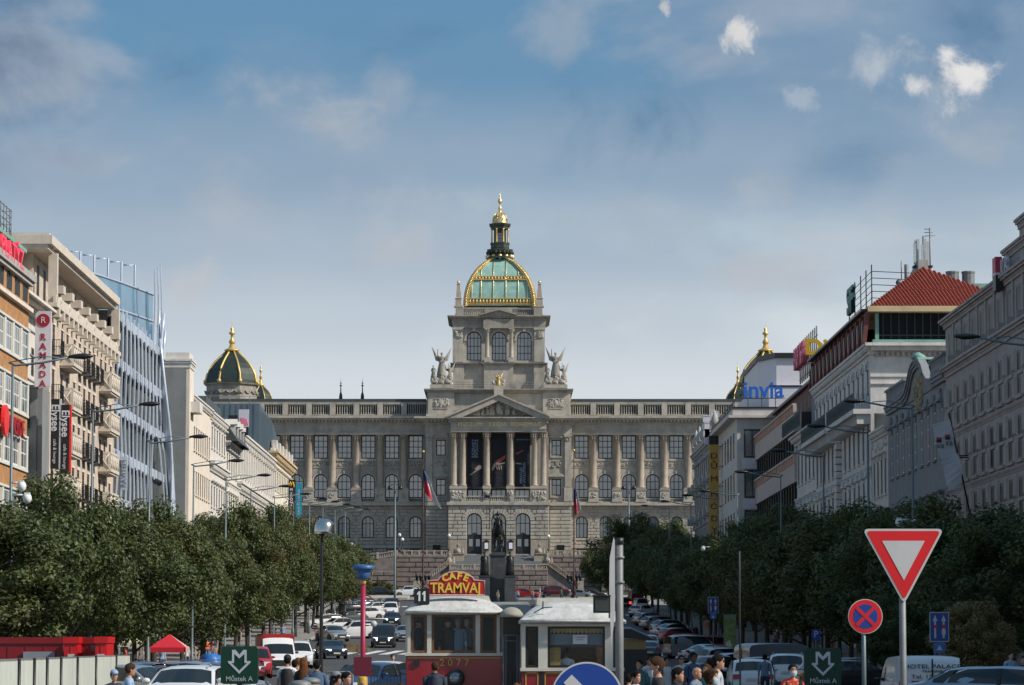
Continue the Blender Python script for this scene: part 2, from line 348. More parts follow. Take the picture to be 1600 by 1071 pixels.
def rustic(mb,x0,x1,z0,z1,holes,y,rh=.55,sw=1.25,proud=.12,rr=None):
    rr = rr or random.Random(3); n = max(1,round((z1 - z0) / rh)); rh = (z1 - z0) / n
    for j in range(n):
        a,b = z0 + j * rh + .035,z0 + (j + 1) * rh - .035; zc = (a + b) / 2; segs = [(x0,x1)]
        for h in holes:
            w = h[1] - h[0]; zs_ = h[3] - w / 2 if len(h) > 4 and h[4] else h[3]
            if zc < h[2] or zc > h[3] + (.9 if len(h) > 4 and h[4] else 0): continue
            if len(h) > 4 and h[4] and zc > zs_: hw = sqrt(max(0,(w / 2 + .95) ** 2 - (zc - zs_) ** 2))
            else: hw = w / 2
            c = (h[0] + h[1]) / 2; ns = []
            for s0,s1 in segs:
                if c - hw > s0: ns.append((s0,min(s1,c - hw)))
                if c + hw < s1: ns.append((max(s0,c + hw),s1))
                if c + hw < s0 or c - hw > s1: pass
            segs = [(p,q) for p,q in ns if q - p > .05]
        for s0,s1 in segs:
            k = max(1,round((s1 - s0) / sw)); off = (j % 2) * .5
            cuts = [s0] + [s0 + (s1 - s0) * (i + off) / k for i in range(1 if not off else 0,k) if 0 < i + off < k] + [s1]
            for p,q in zip(cuts,cuts[1:]):
                pr = proud * rr.uniform(.8,1.2); mb.add([(p + .02,y,a),(q - .02,y,a),(q - .02,y,b),(p + .02,y,b),(p + .07,y - pr,a + .05),(q - .07,y - pr,a + .05),(q - .07,y - pr,b - .05),(p + .07,y - pr,b - .05)],
                    [(4,5,6,7),(0,1,5,4),(1,2,6,5),(2,3,7,6),(3,0,4,7)])
    for h in holes:
        if len(h) > 4 and h[4]:
            w = h[1] - h[0]; c = (h[0] + h[1]) / 2; zs_ = h[3] - w / 2; K = 11
            for i in range(K):
                a0,a1 = pi * (i + .06) / K,pi * (i + .94) / K; ro = w / 2 + (.95 if i % 2 else .8); ri = w / 2 + .02
                if i == K // 2: ro += .15
                q = [(c - ri * cos(a0),zs_ + ri * sin(a0)),(c - ro * cos(a0),zs_ + ro * sin(a0)),(c - ro * cos(a1),zs_ + ro * sin(a1)),(c - ri * cos(a1),zs_ + ri * sin(a1))]
                mb.prism(q[::-1],y - proud * 1.1,y + .01)
def ornament(mb,x0,x1,z0,z1,y,n=26,seed=1,s=.22):
    """carved relief: irregular rounded lumps and scrolls of stone"""
    rr = random.Random(seed)
    for i in range(n):
        x,z = rr.uniform(x0 + s,x1 - s),rr.uniform(z0 + s,z1 - s); a = rr.uniform(.5,1.2) * s
        mb.ell((x,y,z),(a,.16,a * rr.uniform(.6,1.5)),6,4)
    for i in range(n // 3):
        x,z = rr.uniform(x0 + s,x1 - s),rr.uniform(z0 + s,z1 - s); rd = s * rr.uniform(.9,1.5); a0 = rr.uniform(0,6)
        mb.tube([(x + cos(a0 + t * .7) * rd * (1 - t * .11),y - .06,z + sin(a0 + t * .7) * rd * (1 - t * .11)) for t in range(8)],.06,4)
# ------------------------------------------------------------------ figures
def skin(name,pts,edges,mats,sub=1,root=0,fmat=None):
    """one continuous body grown round a skeleton; pts {key:(x,y,z,r)}"""
    ks = list(pts); me = D.meshes.new('b'); me.from_pydata([pts[k][:3] for k in ks],[(ks.index(a),ks.index(b)) for a,b in edges],[])
    o = D.objects.new('b',me); TS.collection.objects.link(o); o.modifiers.new('s','SKIN')
    for i,k in enumerate(ks):
        sv = me.skin_vertices[0].data[i]; r = pts[k][3]; sv.radius = r if isinstance(r,tuple) else (r,r); sv.use_root = (i == root)
    o.modifiers['s'].use_smooth_shade = True; q = o.modifiers.new('u','SUBSURF'); q.levels = q.render_levels = sub
    m = ev(o); D.objects.remove(o); D.meshes.remove(me)
    m.name = name; m.materials.clear()
    for x in (mats if isinstance(mats,list) else [mats]): m.materials.append(x)
    if fmat:
        for p in m.polygons: p.material_index = fmat(p.center)
    for p in m.polygons: p.use_smooth = True
    return m
def join_mesh(name,parts,mats):
    """parts [(mesh, Matrix)] -> one mesh"""
    mb = MB()
    for me,T in parts:
        n = len(mb.v); mb.v += [tuple(T @ v.co) for v in me.vertices]
        for p in me.polygons: mb.f.append([i + n for i in p.vertices]); mb.mi.append(p.material_index); mb.sm.append(p.use_smooth)
    return mb.mesh(name,mats)
def lerp_tab(t,z):
    for (a,b),(c,d) in zip(t,t[1:]):
        if z <= c: return b + (d - b) * (z - a) / (c - a)
    return t[-1][1]
HF = [(-.122,.045),(-.115,.080),(-.10,.092),(-.085,.090),(-.07,.096),(-.055,.097),(-.04,.092),(-.02,.093),(.0,.091),(.018,.087),(.035,.097),(.06,.094),(.085,.082),(.105,.058),(.122,.004)]
HB = [(-.122,.02),(-.1,.045),(-.07,.062),(-.03,.088),(.01,.1),(.05,.097),(.08,.083),(.105,.055),(.122,.004)]
HW = [(-.122,.012),(-.112,.030),(-.095,.044),(-.07,.056),(-.04,.066),(.0,.073),(.04,.076),(.07,.070),(.095,.052),(.112,.03),(.122,.004)]
def head_pt(a,z,o=0):
    """point of the head surface at heading a (0 = +X, -90 deg = face) and height z, pushed out by o"""
    c,s_ = cos(a),sin(a); w = lerp_tab(HW,z) + o; d = (lerp_tab(HF,z) if s_ < 0 else lerp_tab(HB,z)) + o
    x,y = (abs(c) ** .85) * (1 if c > 0 else -1) * w,(abs(s_) ** .9) * (1 if s_ > 0 else -1) * d
    if s_ < 0 and not o:
        nz = max(0,1 - abs(x) / (.010 + .10 * max(0,.02 - z)) if z > -.035 else 1 - abs(x) / .014)
        if -.036 < z < .02: y -= nz * (.030 * min(1,(.024 - z) / .045))
        if .004 < z < .026 and .014 < abs(x) < .046: y += .009
        if -.062 < z < -.05 and abs(x) < .024: y += .004
    return V((x,y,z))
def head_mb(mb,c,s=1.,yaw=0,detail=True):
    """a head with brow, eye sockets, nose, lips, chin, jaw and ears; the face looks to -Y before yaw"""
    N = 28; Zs = [-.122,-.115,-.105,-.095,-.085,-.075,-.066,-.058,-.05,-.043,-.036,-.03,-.022,-.012,-.002,.008,.018,.03,.042,.058,.075,.09,.103,.113,.122]; T = M4.Translation(V(c)) @ M4.Rotation(yaw,4,'Z')
    mb.add([T @ (head_pt(2 * pi * (i + .5) / N,z) * s) for z in Zs for i in range(N)],[(j * N + i,j * N + (i + 1) % N,(j + 1) * N + (i + 1) % N,(j + 1) * N + i) for j in range(len(Zs) - 1) for i in range(N)],True)
    for sx in (-1,1):
        o = mb.T; mb.T = (o or M4()) @ T @ M4.Scale(s,4); mb.ell((sx * .077,.012,-.005),(.009,.02,.031),8,6); mb.T = o
def body_pts(arms='down',stride=.0,h=1.75,fem=False,w=1.):
    k = h / 1.75; sh = .185 * w * (.9 if fem else 1); hp = .095
    P = {'pel': (0,0,.96,(.15 * w,.11 * w)),'wai': (0,0,1.1,(.135 * w,.10 * w)),'che': (0,.0,1.3,(.165 * w,.115 * w)),'shc': (0,0.01,1.43,(.12,.085)),'nek': (0,.01,1.50,.055),'ntop': (0,-.005,1.56,.052)}
    E_ = [('pel','wai'),('wai','che'),('che','shc'),('shc','nek'),('nek','ntop')]
    A = {'down': [(0,0,-.28),(.02,-.06,-.26),(.0,-.05,-.16)],'bent': [(.02,.02,-.27),(-.08,-.2,-.02),(-.05,-.12,.06)],'phone': [(.0,-.05,-.27),(-.1,-.19,.12),(-.04,-.06,.06)],
         'up': [(.06,-.1,.18),(.0,-.06,.26),(0,0,.14)],'hip': [(.13,.03,-.24),(-.12,-.1,-.14),(-.05,-.05,.03)],'swing': [(.02,.09,-.26),(.0,-.08,-.24),(0,-.06,-.14)]}
    arms = arms if isinstance(arms,tuple) else (arms,arms)
    for sx,nm,ar in ((-1,'l',arms[0]),(1,'r',arms[1])):
        x,y,z = sx * sh,.01,1.42; P[nm + 's'] = (x,y,z,.062); a = A[ar]; E_.append(('shc',nm + 's'))
        q = (x,y,z)
        for i,(d,rd) in enumerate(zip(a,(.043,.032,.022))):
            dy = d[1] * (-1 if ar == 'swing' and sx < 0 else 1); q = (q[0] + sx * d[0] + (sx * .03 if i == 0 else 0),q[1] + dy,q[2] + d[2]); P[nm + 'a%d' % i] = (*q,rd if i < 2 else (.038,.018)); E_.append((nm + ('s' if i == 0 else 'a%d' % (i - 1)),nm + 'a%d' % i))
        st = stride * sx
        P[nm + 'h'] = (sx * hp,0,.90,.095 * w); P[nm + 'k'] = (sx * .1,-st * .5 - .01,.50,.062); P[nm + 'f'] = (sx * .1,-st + (.03 if st < 0 else 0),.09,.042); P[nm + 't'] = (sx * .12,-st - .17,.045,(.045,.03))
        E_ += [('pel',nm + 'h'),(nm + 'h',nm + 'k'),(nm + 'k',nm + 'f'),(nm + 'f',nm + 't')]
    return {a: (b[0] * k,b[1] * k,b[2] * k,tuple(r * k for r in b[3]) if isinstance(b[3],tuple) else b[3] * k) for a,b in P.items()},E_
def hand_mb(mb,wrist,d,side,s=1.):
    """palm with four fingers of unequal length, slightly curled, and a thumb leaving the side of the palm"""
    d = V(d).normalized(); a = d.cross(V((0,1,0)) if abs(d.y) < .9 else V((1,0,0))).normalized() * side; b = d.cross(a)
    w = V(wrist)
    for i,(o,ln) in enumerate(((-.03,.062),(-.01,.078),(.01,.074),(.03,.058))):
        p0 = w + (d * .07 + a * o) * s; p1 = p0 + (d * ln * .5 + b * .004) * s; p2 = p1 + (d * ln * .4 + b * .02) * s; mb.tube([p0 - d * .02,p0,p1,p2],[.0095 * s,.0095 * s,.0085 * s,.006 * s],5)
    t0 = w + (d * .02 - a * .03) * s; mb.tube([t0,t0 + (d * .03 - a * .025) * s,t0 + (d * .06 - a * .03 + b * .01) * s],[.012 * s,.010 * s,.007 * s],5)
    mb.loft([[tuple(w + (d * q + a * cos(2 * pi * k / 8) * ww + b * sin(2 * pi * k / 8) * .014) * s) for k in range(8)] for q,ww in ((-.02,.022),(.01,.032),(.05,.04),(.075,.038))])
# ------------------------------------------------------------------ the museum
MY = 550.; MZ = 12.3
mus = thing('museum','palatial sandstone museum with a gold and glass central dome closing the square','museum',(X_(779,MY),MY,MZ))
def mu(px,Y=MY): return X_(px,Y) - X_(779,MY)
def mz(py,Y=MY): return Z_(py,Y) - MZ
def museum():
    P = mus; pit = 37.2
    # wings --------------------------------------------------------------
    for s in (-1,1):
        f = lambda px: s * (px - 779) + 779     # px measured on the right side
        xa,xb = mu(893),mu(1256)
        cen = [mu(909 + pit * i) for i in range(9)]
        zt,z1,z2,z3,z0 = mz(657),mz(680),mz(785),mz(790),0
        up,mid,low,bas = [],[],[],[]
        for c in cen:
            up.append((c - 1.22,c + 1.22,mz(717),mz(680.5))); mid.append((c - 1.2,c + 1.2,mz(778.5),mz(741),True))
            low.append((c - 1.03,c + 1.03,mz(841),mz(807),True)); bas.append((c - .85,c + .85,mz(872),mz(858)))
        sgn = lambda h: (min(s * h[0],s * h[1]),max(s * h[0],s * h[1]),*h[2:])
        H = [sgn(h) for h in up + mid + low + bas]; X0,X1 = sorted((s * xa,s * xb))
        w = MB(); wall_holes(w,X0,X1,z0,mz(660),H,0,.4)
        w.box(X0,X1,.39,30,z0,mz(655)); w.build('wall',STONED if s < 0 else STONE,P)  # darker stone on the left wing paints in the centre block's shadow
        r = MB(); rustic(r,X0,X1,mz(856),mz(791),[sgn(h) for h in low],-.002,.56,1.3,.11); rustic(r,X0,X1,mz(880),mz(857),[sgn(h) for h in bas],-.002,.6,1.5,.16); r.build('rusticated_stone',STONE,P,kind='stuff')
        for c in cen:
            c = s * c
            win(P,c,mz(717),2.44,mz(680.5) - mz(717),.3,False,3,(.25,.5,.75)); win(P,c,mz(778.5),2.4,mz(741) - mz(778.5),.3,True,3,(.36,.68))
            win(P,c,mz(841),2.06,mz(807) - mz(841),.3,True,3,(.66,)); win(P,c,mz(872),1.7,mz(858) - mz(872),.3,False,3,())
            q = MB(); q.box(c - 1.35,c + 1.35,-.22,0,mz(841) - .35,mz(841) - .05); q.box(c - 1.2,c - .95,-.18,0,mz(841) - .8,mz(841) - .35); q.box(c + .95,c + 1.2,-.18,0,mz(841) - .8,mz(841) - .35); q.build('window_sill',STONE,P)
            q = MB(); A = arc(2.9,12); B = arc(2.42,12); zz = mz(778.5) + (mz(741) - mz(778.5)) - 1.2
            for i in range(12): q.prism([(c + x,zz + z) for x,z in (B[i],B[i + 1],A[i + 1],A[i])],-.12,0)
            q.box(c - 1.45,c - 1.21,-.1,0,mz(778),zz); q.box(c + 1.21,c + 1.45,-.1,0,mz(778),zz); q.prism([(c - .14,zz + 1.2),(c + .14,zz + 1.2),(c + .22,zz + 1.75),(c - .22,zz + 1.75)],-.22,-.02); q.build('arch_surround',STONE,P)
            q = MB(); q.box(c - 1.4,c + 1.4,-.14,0,mz(720.5),mz(717.6)); q.box(c - 1.5,c + 1.5,-.1,0,mz(731),mz(730)); ornament(q,c - 1.25,c + 1.25,mz(729.5),mz(722),-.02,14,int(c * 7) & 255,.16); q.build('relief_panel',STONE,P)
            balustrade(P,c - 1.3,c + 1.3,mz(785),mz(779) - mz(785),-.42,-.15,STONE,.3)
        for i in range(9):
            c = s * mu(927.5 + pit * i); me = col_mesh('wing',.58,mz(680) - mz(765),STONE2); ob('column',me,P,(c,-.35,mz(765)))
            q = MB(); q.box(c - .95,c + .95,-1.1,0,mz(785),mz(782)); q.box(c - .85,c + .85,-1.0,0,mz(782),mz(767)); q.box(c - .95,c + .95,-1.1,0,mz(767),mz(765)); ornament(q,c - .6,c + .6,mz(780),mz(769),-1.0,7,i + 5,.18); q.build('pedestal',STONE,P)
        c = MB(); c.box(X0,X1,-1.25,.3,mz(680),mz(676.5)); c.box(X0,X1,-1.0,.3,mz(676.5),mz(673)); c.box(X0,X1,-.9,.3,mz(673),mz(664)); cornice(c,X0,X1,mz(664),mz(652) - mz(664),2.1,-.4,.62,1,False); c.build('entablature',STONE,P)
        c = MB(); c.box(X0,X1,-1.15,0,mz(790.5),mz(787)); c.box(X0,X1,-1.0,0,mz(787),mz(785)); c.box(X0,X1,-.35,0,mz(856.7),mz(853)); c.build('string_course',STONE,P)
        c = MB(); c.box(X0,X1,-.5,1.2,mz(652),mz(649)); c.box(X0,X1,-.3,.5,mz(631),mz(628.6)); c.build('parapet_course',STONED,P)
        for i in range(10):
            a,b = mu(893 + pit * i + (3 if i else -6)),mu(893 + pit * (i + 1) - 8); 
            q = MB(); q.box(s * (mu(893 + pit * (i + 1) - 7)),s * mu(893 + pit * (i + 1) + 2),-.45,.4,mz(649),mz(631)); q.build('parapet_pier',STONE,P)
            balustrade(P,min(s * a,s * b),max(s * a,s * b),mz(649),mz(631) - mz(649),-.3,.1,STONE,.36)
        c = MB(); c.slab([(X0,.8),(X1,.8),(X1,28),(X0,28)],mz(649),mz(627.5) + .5); c.build('roof',SLATE,P)
        for px in ((531,565) if s < 0 else ()):
            q = MB(); q.lathe([(.35,0),(.3,1.0),(.12,1.6),(.08,2.6),(.3,2.7),(.05,2.9),(.14,3.2),(.03,3.4),(.02,4.0)],8); q.build('roof_finial',PATINA,P,(mu(px,565),15,mz(627,565)))
    # central block --------------------------------------------------------
    CY_ = -4.; YC = MY + CY_; u = lambda px: mu(px,YC); z = lambda py: mz(py,YC)
    X0,X1 = u(665),u(893); H = []
    for sx in (688.5,869.5):
        for a,b in ((687.5,712),(748.5,774.5)): H.append((u(sx) - .82,u(sx) + .82,z(b),z(a)))
    w = MB(); wall_holes(w,X0,X1,0,z(652),H,CY_,.4); w.box(X0,X1,CY_ + .39,26,0,z(640)); w.build('wall',STONE,P)
    for h in H: win(P,(h[0] + h[1]) / 2,h[2],1.64,h[3] - h[2],CY_ + .3,False,2,(.62,))
    r = MB(); rustic(r,X0,u(699),z(866),z(791),[],CY_ - .002,.62,3.3,.16); rustic(r,u(859),X1,z(866),z(791),[],CY_ - .002,.62,3.3,.16); r.build('rusticated_stone',STONE,P,kind='stuff')
    for i,h in enumerate(H):
        a,b,c,d = h; q = MB(); e = .28
        q.box(a - e,a,CY_ - .12,CY_,c - .2,d + .1); q.box(b,b + e,CY_ - .12,CY_,c - .2,d + .1); q.box(a - e,b + e,CY_ - .16,CY_,c - .4,c - .18); q.box(a - e - .2,b + e + .2,CY_ - .4,CY_,d + .35,d + .55)
        m_ = (a + b) / 2; A = [(m_ + t / 8 * (b - a + 2 * e + .5) / 2,d + .55 + .55 * (1 - (t / 8) ** 2)) for t in range(8,-9,-1)]
        q.prism([(A[-1][0],d + .5),(A[0][0],d + .5)] + A,CY_ - .36,CY_); ornament(q,a - .9,b + .9,c - 2.2,c - .7,CY_ - .02,16,i + 30,.2); q.build('window_surround',STONE,P)
    for sx in (670,888):
        q = MB(); q.box(u(sx) - .55,u(sx) + .55,CY_ - .35,CY_,z(761),z(683)); q.box(u(sx) - .7,u(sx) + .7,CY_ - .5,CY_,z(683),z(680)); q.box(u(sx) - .7,u(sx) + .7,CY_ - .5,CY_,z(784),z(762)); ornament(q,u(sx) - .6,u(sx) + .6,z(690),z(683),CY_ - .35,8,3,.16); q.build('pilaster',STONE,P)
    for sx in (682,876):
        q = MB(); q.box(u(sx) - .65,u(sx) + .65,CY_ - .32,CY_ - .17,z(861),z(852)); q.build('plaque',BRONZE,P)
    c = MB(); c.box(X0,X1,CY_ - .5,CY_,z(680),z(677)); c.box(X0 - .1,X1 + .1,CY_ - .35,CY_,z(677),z(664)); cornice(c,X0,X1,z(664),z(652) - z(664),2.0,CY_,.62,.4)
    c.box(X0 - .1,X1 + .1,CY_ - .5,CY_,z(790.5),z(785)); c.build('entablature',STONE,P)
    # attic with corner blocks
    c = MB(); c.box(u(709),u(849),CY_ + 1.2,CY_ + 3,z(652),z(613)); c.box(u(665) + .1,u(893) - .1,CY_ + .5,22,z(652),z(614.5)); c.build('attic_wall',STONE,P)
    for a,b in ((668,709.5),(848.5,890)):
        c = MB(); c.box(u(a),u(b),CY_,CY_ + 6,z(652),z(613.5)); c.box(u(a) - .3,u(b) + .3,CY_ - .3,CY_ + 6,z(652),z(647)); c.box(u(a) + 1.1,u(b) - 1.1,CY_ - .12,CY_,z(639),z(637.5)); c.box(u(a) + 1.1,u(b) - 1.1,CY_ - .12,CY_,z(624),z(622.5))
        ornament(c,u(a) + .8,u(b) - .8,z(638),z(623),CY_ - .05,44,a,.26); cm = (u(a) + u(b)) / 2; c.ell((cm,CY_ - .05,z(630.5)),(.42,.2,.55),12,6); c.build('attic_block',STONE,P)
    c = MB(); cornice(c,u(668),u(890),z(614),z(608) - z(614),.7,CY_,0,20); c.build('attic_cornice',STONED,P)
    # fencing on the terrace, thin rails
    c = MB(); [c.tube([(u(708),CY_ + .4,z(608) + .4 * k),(u(850),CY_ + .4,z(608) + .4 * k)],.025,4) for k in (1,2,3)]; [c.tube([(u(708) + i * .9,CY_ + .4,z(608)),(u(708) + i * .9,CY_ + .4,z(608) + 1.25)],.025,4) for i in range(18)]; c.build('terrace_railing',STEEL,P)
    # portico -----------------------------------------------------------------
    PY = -8.; YP = MY + PY; u = lambda px: mu(px,YP); z = lambda py: mz(py,YP)
    X0,X1 = u(700),u(858); doors = [(u(c) - 1.25,u(c) + 1.25,z(866),z(802),True) for c in (741,779,817)]
    w = MB(); wall_holes(w,X0,X1,0,z(787),doors,PY,.6); w.box(X0,X1,PY + .59,CY_,0,z(787)); w.build('portico_base',STONE,P)
    r = MB(); rustic(r,X0,X1,z(843),z(791),doors,PY - .002,.62,1.6,.17); r.build('rusticated_stone',STONE,P,kind='stuff')
    w = MB(); [w.box(a,b,PY - .16,PY,z(870),z(844)) for a,b in ((X0,doors[0][0] - .1),(doors[0][1] + .1,doors[1][0] - .1),(doors[1][1] + .1,doors[2][0] - .1),(doors[2][1] + .1,X1))]; w.build('plinth',WARM if 0 else STONE2,P)
    for h in doors:
        c = (h[0] + h[1]) / 2; zs = z(837)
        o = win(P,c,zs,2.5,h[3] - zs,PY + .5,True,3,(.55,)); f = MB(); f.box(c - 1.25,c + 1.25,PY + .35,PY + .6,h[2],zs)
        for k in (-1,1): f.box(c + k * .62 - .42,c + k * .62 + .42,PY + .3,PY + .35,h[2] + .3,zs - .5)
        f.prism([(c - .9,zs),(c + .9,zs),(c,zs + .55)],PY + .3,PY + .45); d = f.build('door',FRAME,P)
        g = MB(); [g.box(c + k * .6 - .33,c + k * .6 + .33,PY + .27,PY + .3,h[2] + 1.3,zs - .6) for k in (-1,1)]; g.build('door_pane',WGLASS,d)
    for cx in (760,798):
        q = MB(); q.box(u(cx) - .42,u(cx) + .42,PY - .45,PY - .18,z(860),z(847)); q.box(u(cx) - .5,u(cx) + .5,PY - .5,PY - .18,z(847),z(846)); q.prism([(u(cx) - .45,z(846)),(u(cx) + .45,z(846)),(u(cx),z(843.5))],PY - .5,PY - .2); o = q.build('notice_case',BLACKP,P)
        q = MB(); q.box(u(cx) - .3,u(cx) + .3,PY - .48,PY - .455,z(858),z(848.5)); q.build('notice_sheet',mat('notice paper',(.75,.78,.85),.4,.02),o)
    c = MB(); c.box(X0 - .2,X1 + .2,PY - .5,CY_,z(789.5),z(785)); c.box(X0 - .1,X1 + .1,PY - .3,CY_,z(787),z(784.5)); c.build('string_course',STONE,P)
    cols = (708.7,722.8,760.4,797.5,835.2,849.3)
    for a,b in ((703,728.5),(755,766),(792,803),(829.5,855)):
        q = MB(); q.box(u(a),u(b),PY - .1,PY + 1.6,z(784.5),z(764)); q.box(u(a) - .12,u(b) + .12,PY - .2,PY + 1.7,z(764),z(761.5)); ornament(q,u(a) + .1,u(b) - .1,z(783),z(766),PY - .12,12 if b - a < 15 else 30,int(a),.26); q.build('pedestal',STONE,P)
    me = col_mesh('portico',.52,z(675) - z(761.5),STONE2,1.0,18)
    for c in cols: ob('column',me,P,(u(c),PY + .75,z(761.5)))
    for a,b in ((728.7,754.8),(766.2,791.8),(803.2,829.3)): balustrade(P,u(a),u(b),z(784.4),z(775) - z(784.4),PY + .1,PY + .45,STONE,.33)
    # portico back wall with windows, banners
    w = MB(); hs = [((u(a) + .1),(u(b) - .1),z(784),z(762)) for a,b in ((728.7,754.8),(766.2,791.8),(803.2,829.3))]
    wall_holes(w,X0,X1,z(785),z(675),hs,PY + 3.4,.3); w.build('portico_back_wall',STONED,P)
    for h in hs: win(P,(h[0] + h[1]) / 2,h[2],h[1] - h[0],h[3] - h[2],PY + 3.55,False,3,(.9,))
    bm = mat('banner navy cloth',(.009,.012,.018),.75,.1,1); bp = mat('banner bone print',(.34,.27,.25),.8,.3,3); br = mat('banner red print',(.33,.07,.05),.8,.3,3); bt = mat('banner blue lettering',(.30,.42,.55),.8,.05)
    for i,(a,b) in enumerate(((729.5,754),(767,791),(804,828.5))):
        xa,xb = u(a),u(b); n = 10; yb = PY + 2.2; q = MB()
        for k in range(n):
            za,zb = z(760) + (z(676) - z(760)) * k / n,z(760) + (z(676) - z(760)) * (k + 1) / n; w_ = lambda j: .05 * sin(j * 1.7 + i)
            q.add([(xa,yb + w_(k),za),(xb,yb - w_(k),za),(xb,yb - w_(k + 1),zb),(xa,yb + w_(k + 1),zb),(xa,yb + w_(k) + .03,za),(xb,yb - w_(k) + .03,za),(xb,yb - w_(k + 1) + .03,zb),(xa,yb + w_(k + 1) + .03,zb)],[(0,1,2,3),(5,4,7,6)])
        o = q.build('banner',bm,P); tag(o,('left banner lettered ZÁZRAKY EVOLUCE','middle banner with the pale skeletal creature print','right banner lettered MIRACLES OF EVOLUTION')[i])
        q = MB(); qr = MB(); yy = yb - .09; fy = lambda pts,m: m.prism([(u(x),z(y)) for x,y in pts],yy,yy + .03)
        if i == 0: fy([(733,741),(738,738),(752,727),(752,731),(742,737),(735,742)],q); fy([(741,732),(748,726),(752,727),(744,734)],q)
        if i == 1: fy([(768,733),(771,724),(777,720),(780,722),(774,728),(770,735)],q); fy([(772,721),(786,712),(790,709),(790,715),(780,722)],qr); fy([(776,724),(789,721),(789,723),(778,726)],q); [fy([(774 + 4 * k,726),(776 + 4 * k,727),(778 + 3 * k,733),(777 + 3 * k,734)],q) for k in range(3)]
        if i == 2: fy([(806,707),(818,702),(819,703),(807,710)],qr); fy([(806,722),(815,723),(815,725),(806,724)],q)
        if q.v: q.build('banner_print',bp,o)
        if qr.v: qr.build('banner_print',br,o)
        if i == 0:
            for k,tx in enumerate(('ZÁZRAKY','EVOLUCE')): text(tx,bt,o,(u(739.5 + k * 5),yb - .1,z(700)),.72,.01,rot=(0,-pi / 2,0))
        if i == 2:
            for k,tx in enumerate(('MIRACLES','OF EVOLUTION')): text(tx,bt,o,(u(814.5 + k * 5),yb - .1,z(742)),.62,.01,rot=(0,-pi / 2,0))
            text('NÁRODNÍ MUZEUM',bt,o,(u(818),yb - .1,z(686)),.28,.01)
    # entablature of the portico, lettering and pediment
    X0,X1 = u(704),u(854); c = MB(); c.box(X0,X1,PY - .1,CY_,z(675),z(671)); c.box(X0 - .05,X1 + .05,PY - .25,CY_,z(671),z(669)); c.box(X0,X1,PY - .1,CY_,z(669),z(658.5)); cornice(c,X0,X1,z(658.5),z(652.5) - z(658.5),1.0,PY - .1,.62,3); c.build('portico_entablature',STONE,P)
    for tx,cx in (('MUSEUM',734),('REGNI',777.5),('BOHEMIAE',821.5)): text(tx,GOLD,P,(u(cx),PY - .13,z(663.7)),.98,.04,name='gilt_lettering',spacing=1.12,xs=1.0)
    c = MB(); ax,az,xl,xr,zb = u(779),z(618.5),u(698.5),u(859.5),z(652.5); yt = PY + .4
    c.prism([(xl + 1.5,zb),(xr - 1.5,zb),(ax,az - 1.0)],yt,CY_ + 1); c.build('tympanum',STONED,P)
    c = MB(); th = .55
    for s in (-1,1):
        e = xl if s < 0 else xr
        c.prism([(e,zb),(e - s * 2.6,zb),(ax,az - .95),(ax,az)][::s],PY - 1.1,CY_ + 1); c.prism([(e - s * .3,zb + .22),(e - s * .3,zb + .32),(ax,az + .22),(ax,az)][::s] if 0 else [(e,zb),(ax,az),(ax,az + .28),(e,zb + .28)][::-s],PY - 1.45,CY_ + 1)
        n = 15
        for i in range(n):
            t = (i + .8) / (n + .5); x = e + (ax - e) * t; zz = zb + (az - zb) * t; c.box(x - .16,x + .16,PY - .35,PY + .45,zz - 1.15,zz - .75)
    c.build('pediment_cornice',STONE,P)
    c = MB(); rr = random.Random(4)
    for i in range(26):
        t = rr.uniform(-1,1); hh = (az - zb - 1.2) * (1 - abs(t)) ; x = ax + t * (xr - ax - 2.2); zz = zb + .3
        if hh < .5: c.ell((x,yt - .1,zz + .2),(.5,.3,.25),7,4); continue
        fh = min(hh,2.1) * rr.uniform(.75,1); c.ell((x,yt - .2,zz + fh * .35),(.34,.34,fh * .38),7,5); c.ell((x,yt - .3,zz + fh * .85),(.19,.2,.22),7,5); c.tube([(x,yt - .3,zz + fh * .65),(x + rr.uniform(-.8,.8),yt - .35,zz + fh * rr.uniform(.3,.9))],.1,5); c.tube([(x,yt - .2,zz + fh * .2),(x + rr.uniform(-.7,.7),yt - .3,zz + .1)],.15,5)
    x = ax; c.ell((x,yt - .3,zb + 1.5),(.5,.45,1.1),8,6); c.ell((x,yt - .4,zb + 2.8),(.26,.26,.3),8,6); c.build('pediment_relief',STONE,P)
    # tower ---------------------------------------------------------------------
    TY = 1.5; YT = MY + TY; u = lambda px: mu(px,YT); z = lambda py: mz(py,YT); X0,X1 = u(707.5),u(851.5)
    c = MB(); c.box(X0,X1,TY,TY + 16,z(615),z(571)); c.box(u(756),u(802),TY - .7,TY,z(612),z(572)); c.box(X0,X0 + 1.9,TY - .5,TY,z(612),z(572)); c.box(X1 - 1.9,X1,TY - .5,TY,z(612),z(572)); c.build('tower_base',STONE,P)
    for k in range(9): pass
    c = MB(); cornice(c,X0,X1,z(572),z(567.5) - z(572),.5,TY - .35,0,16); cornice(c,u(755),u(803),z(572),z(567.5) - z(572),.5,TY - .75,0,1); c.build('tower_ledge',STONED,P)
    hs = [(u(c) - 1.27,u(c) + 1.27,z(563.5),z(518.5),True) for c in (740.3,779.7,819.3)]
    w = MB(); wall_holes(w,X0,X1,z(568),z(498),hs,TY,.5)
    for sx in (0,1): w.add([((X0,X1)[sx],TY,z(568)),((X0,X1)[sx],TY + 16,z(568)),((X0,X1)[sx],TY + 16,z(498)),((X0,X1)[sx],TY,z(498))],[(0,1,2,3)])
    w.box(X0,X1,TY + 3,TY + 16,z(568),z(498)); w.build('tower_wall',STONE,P)
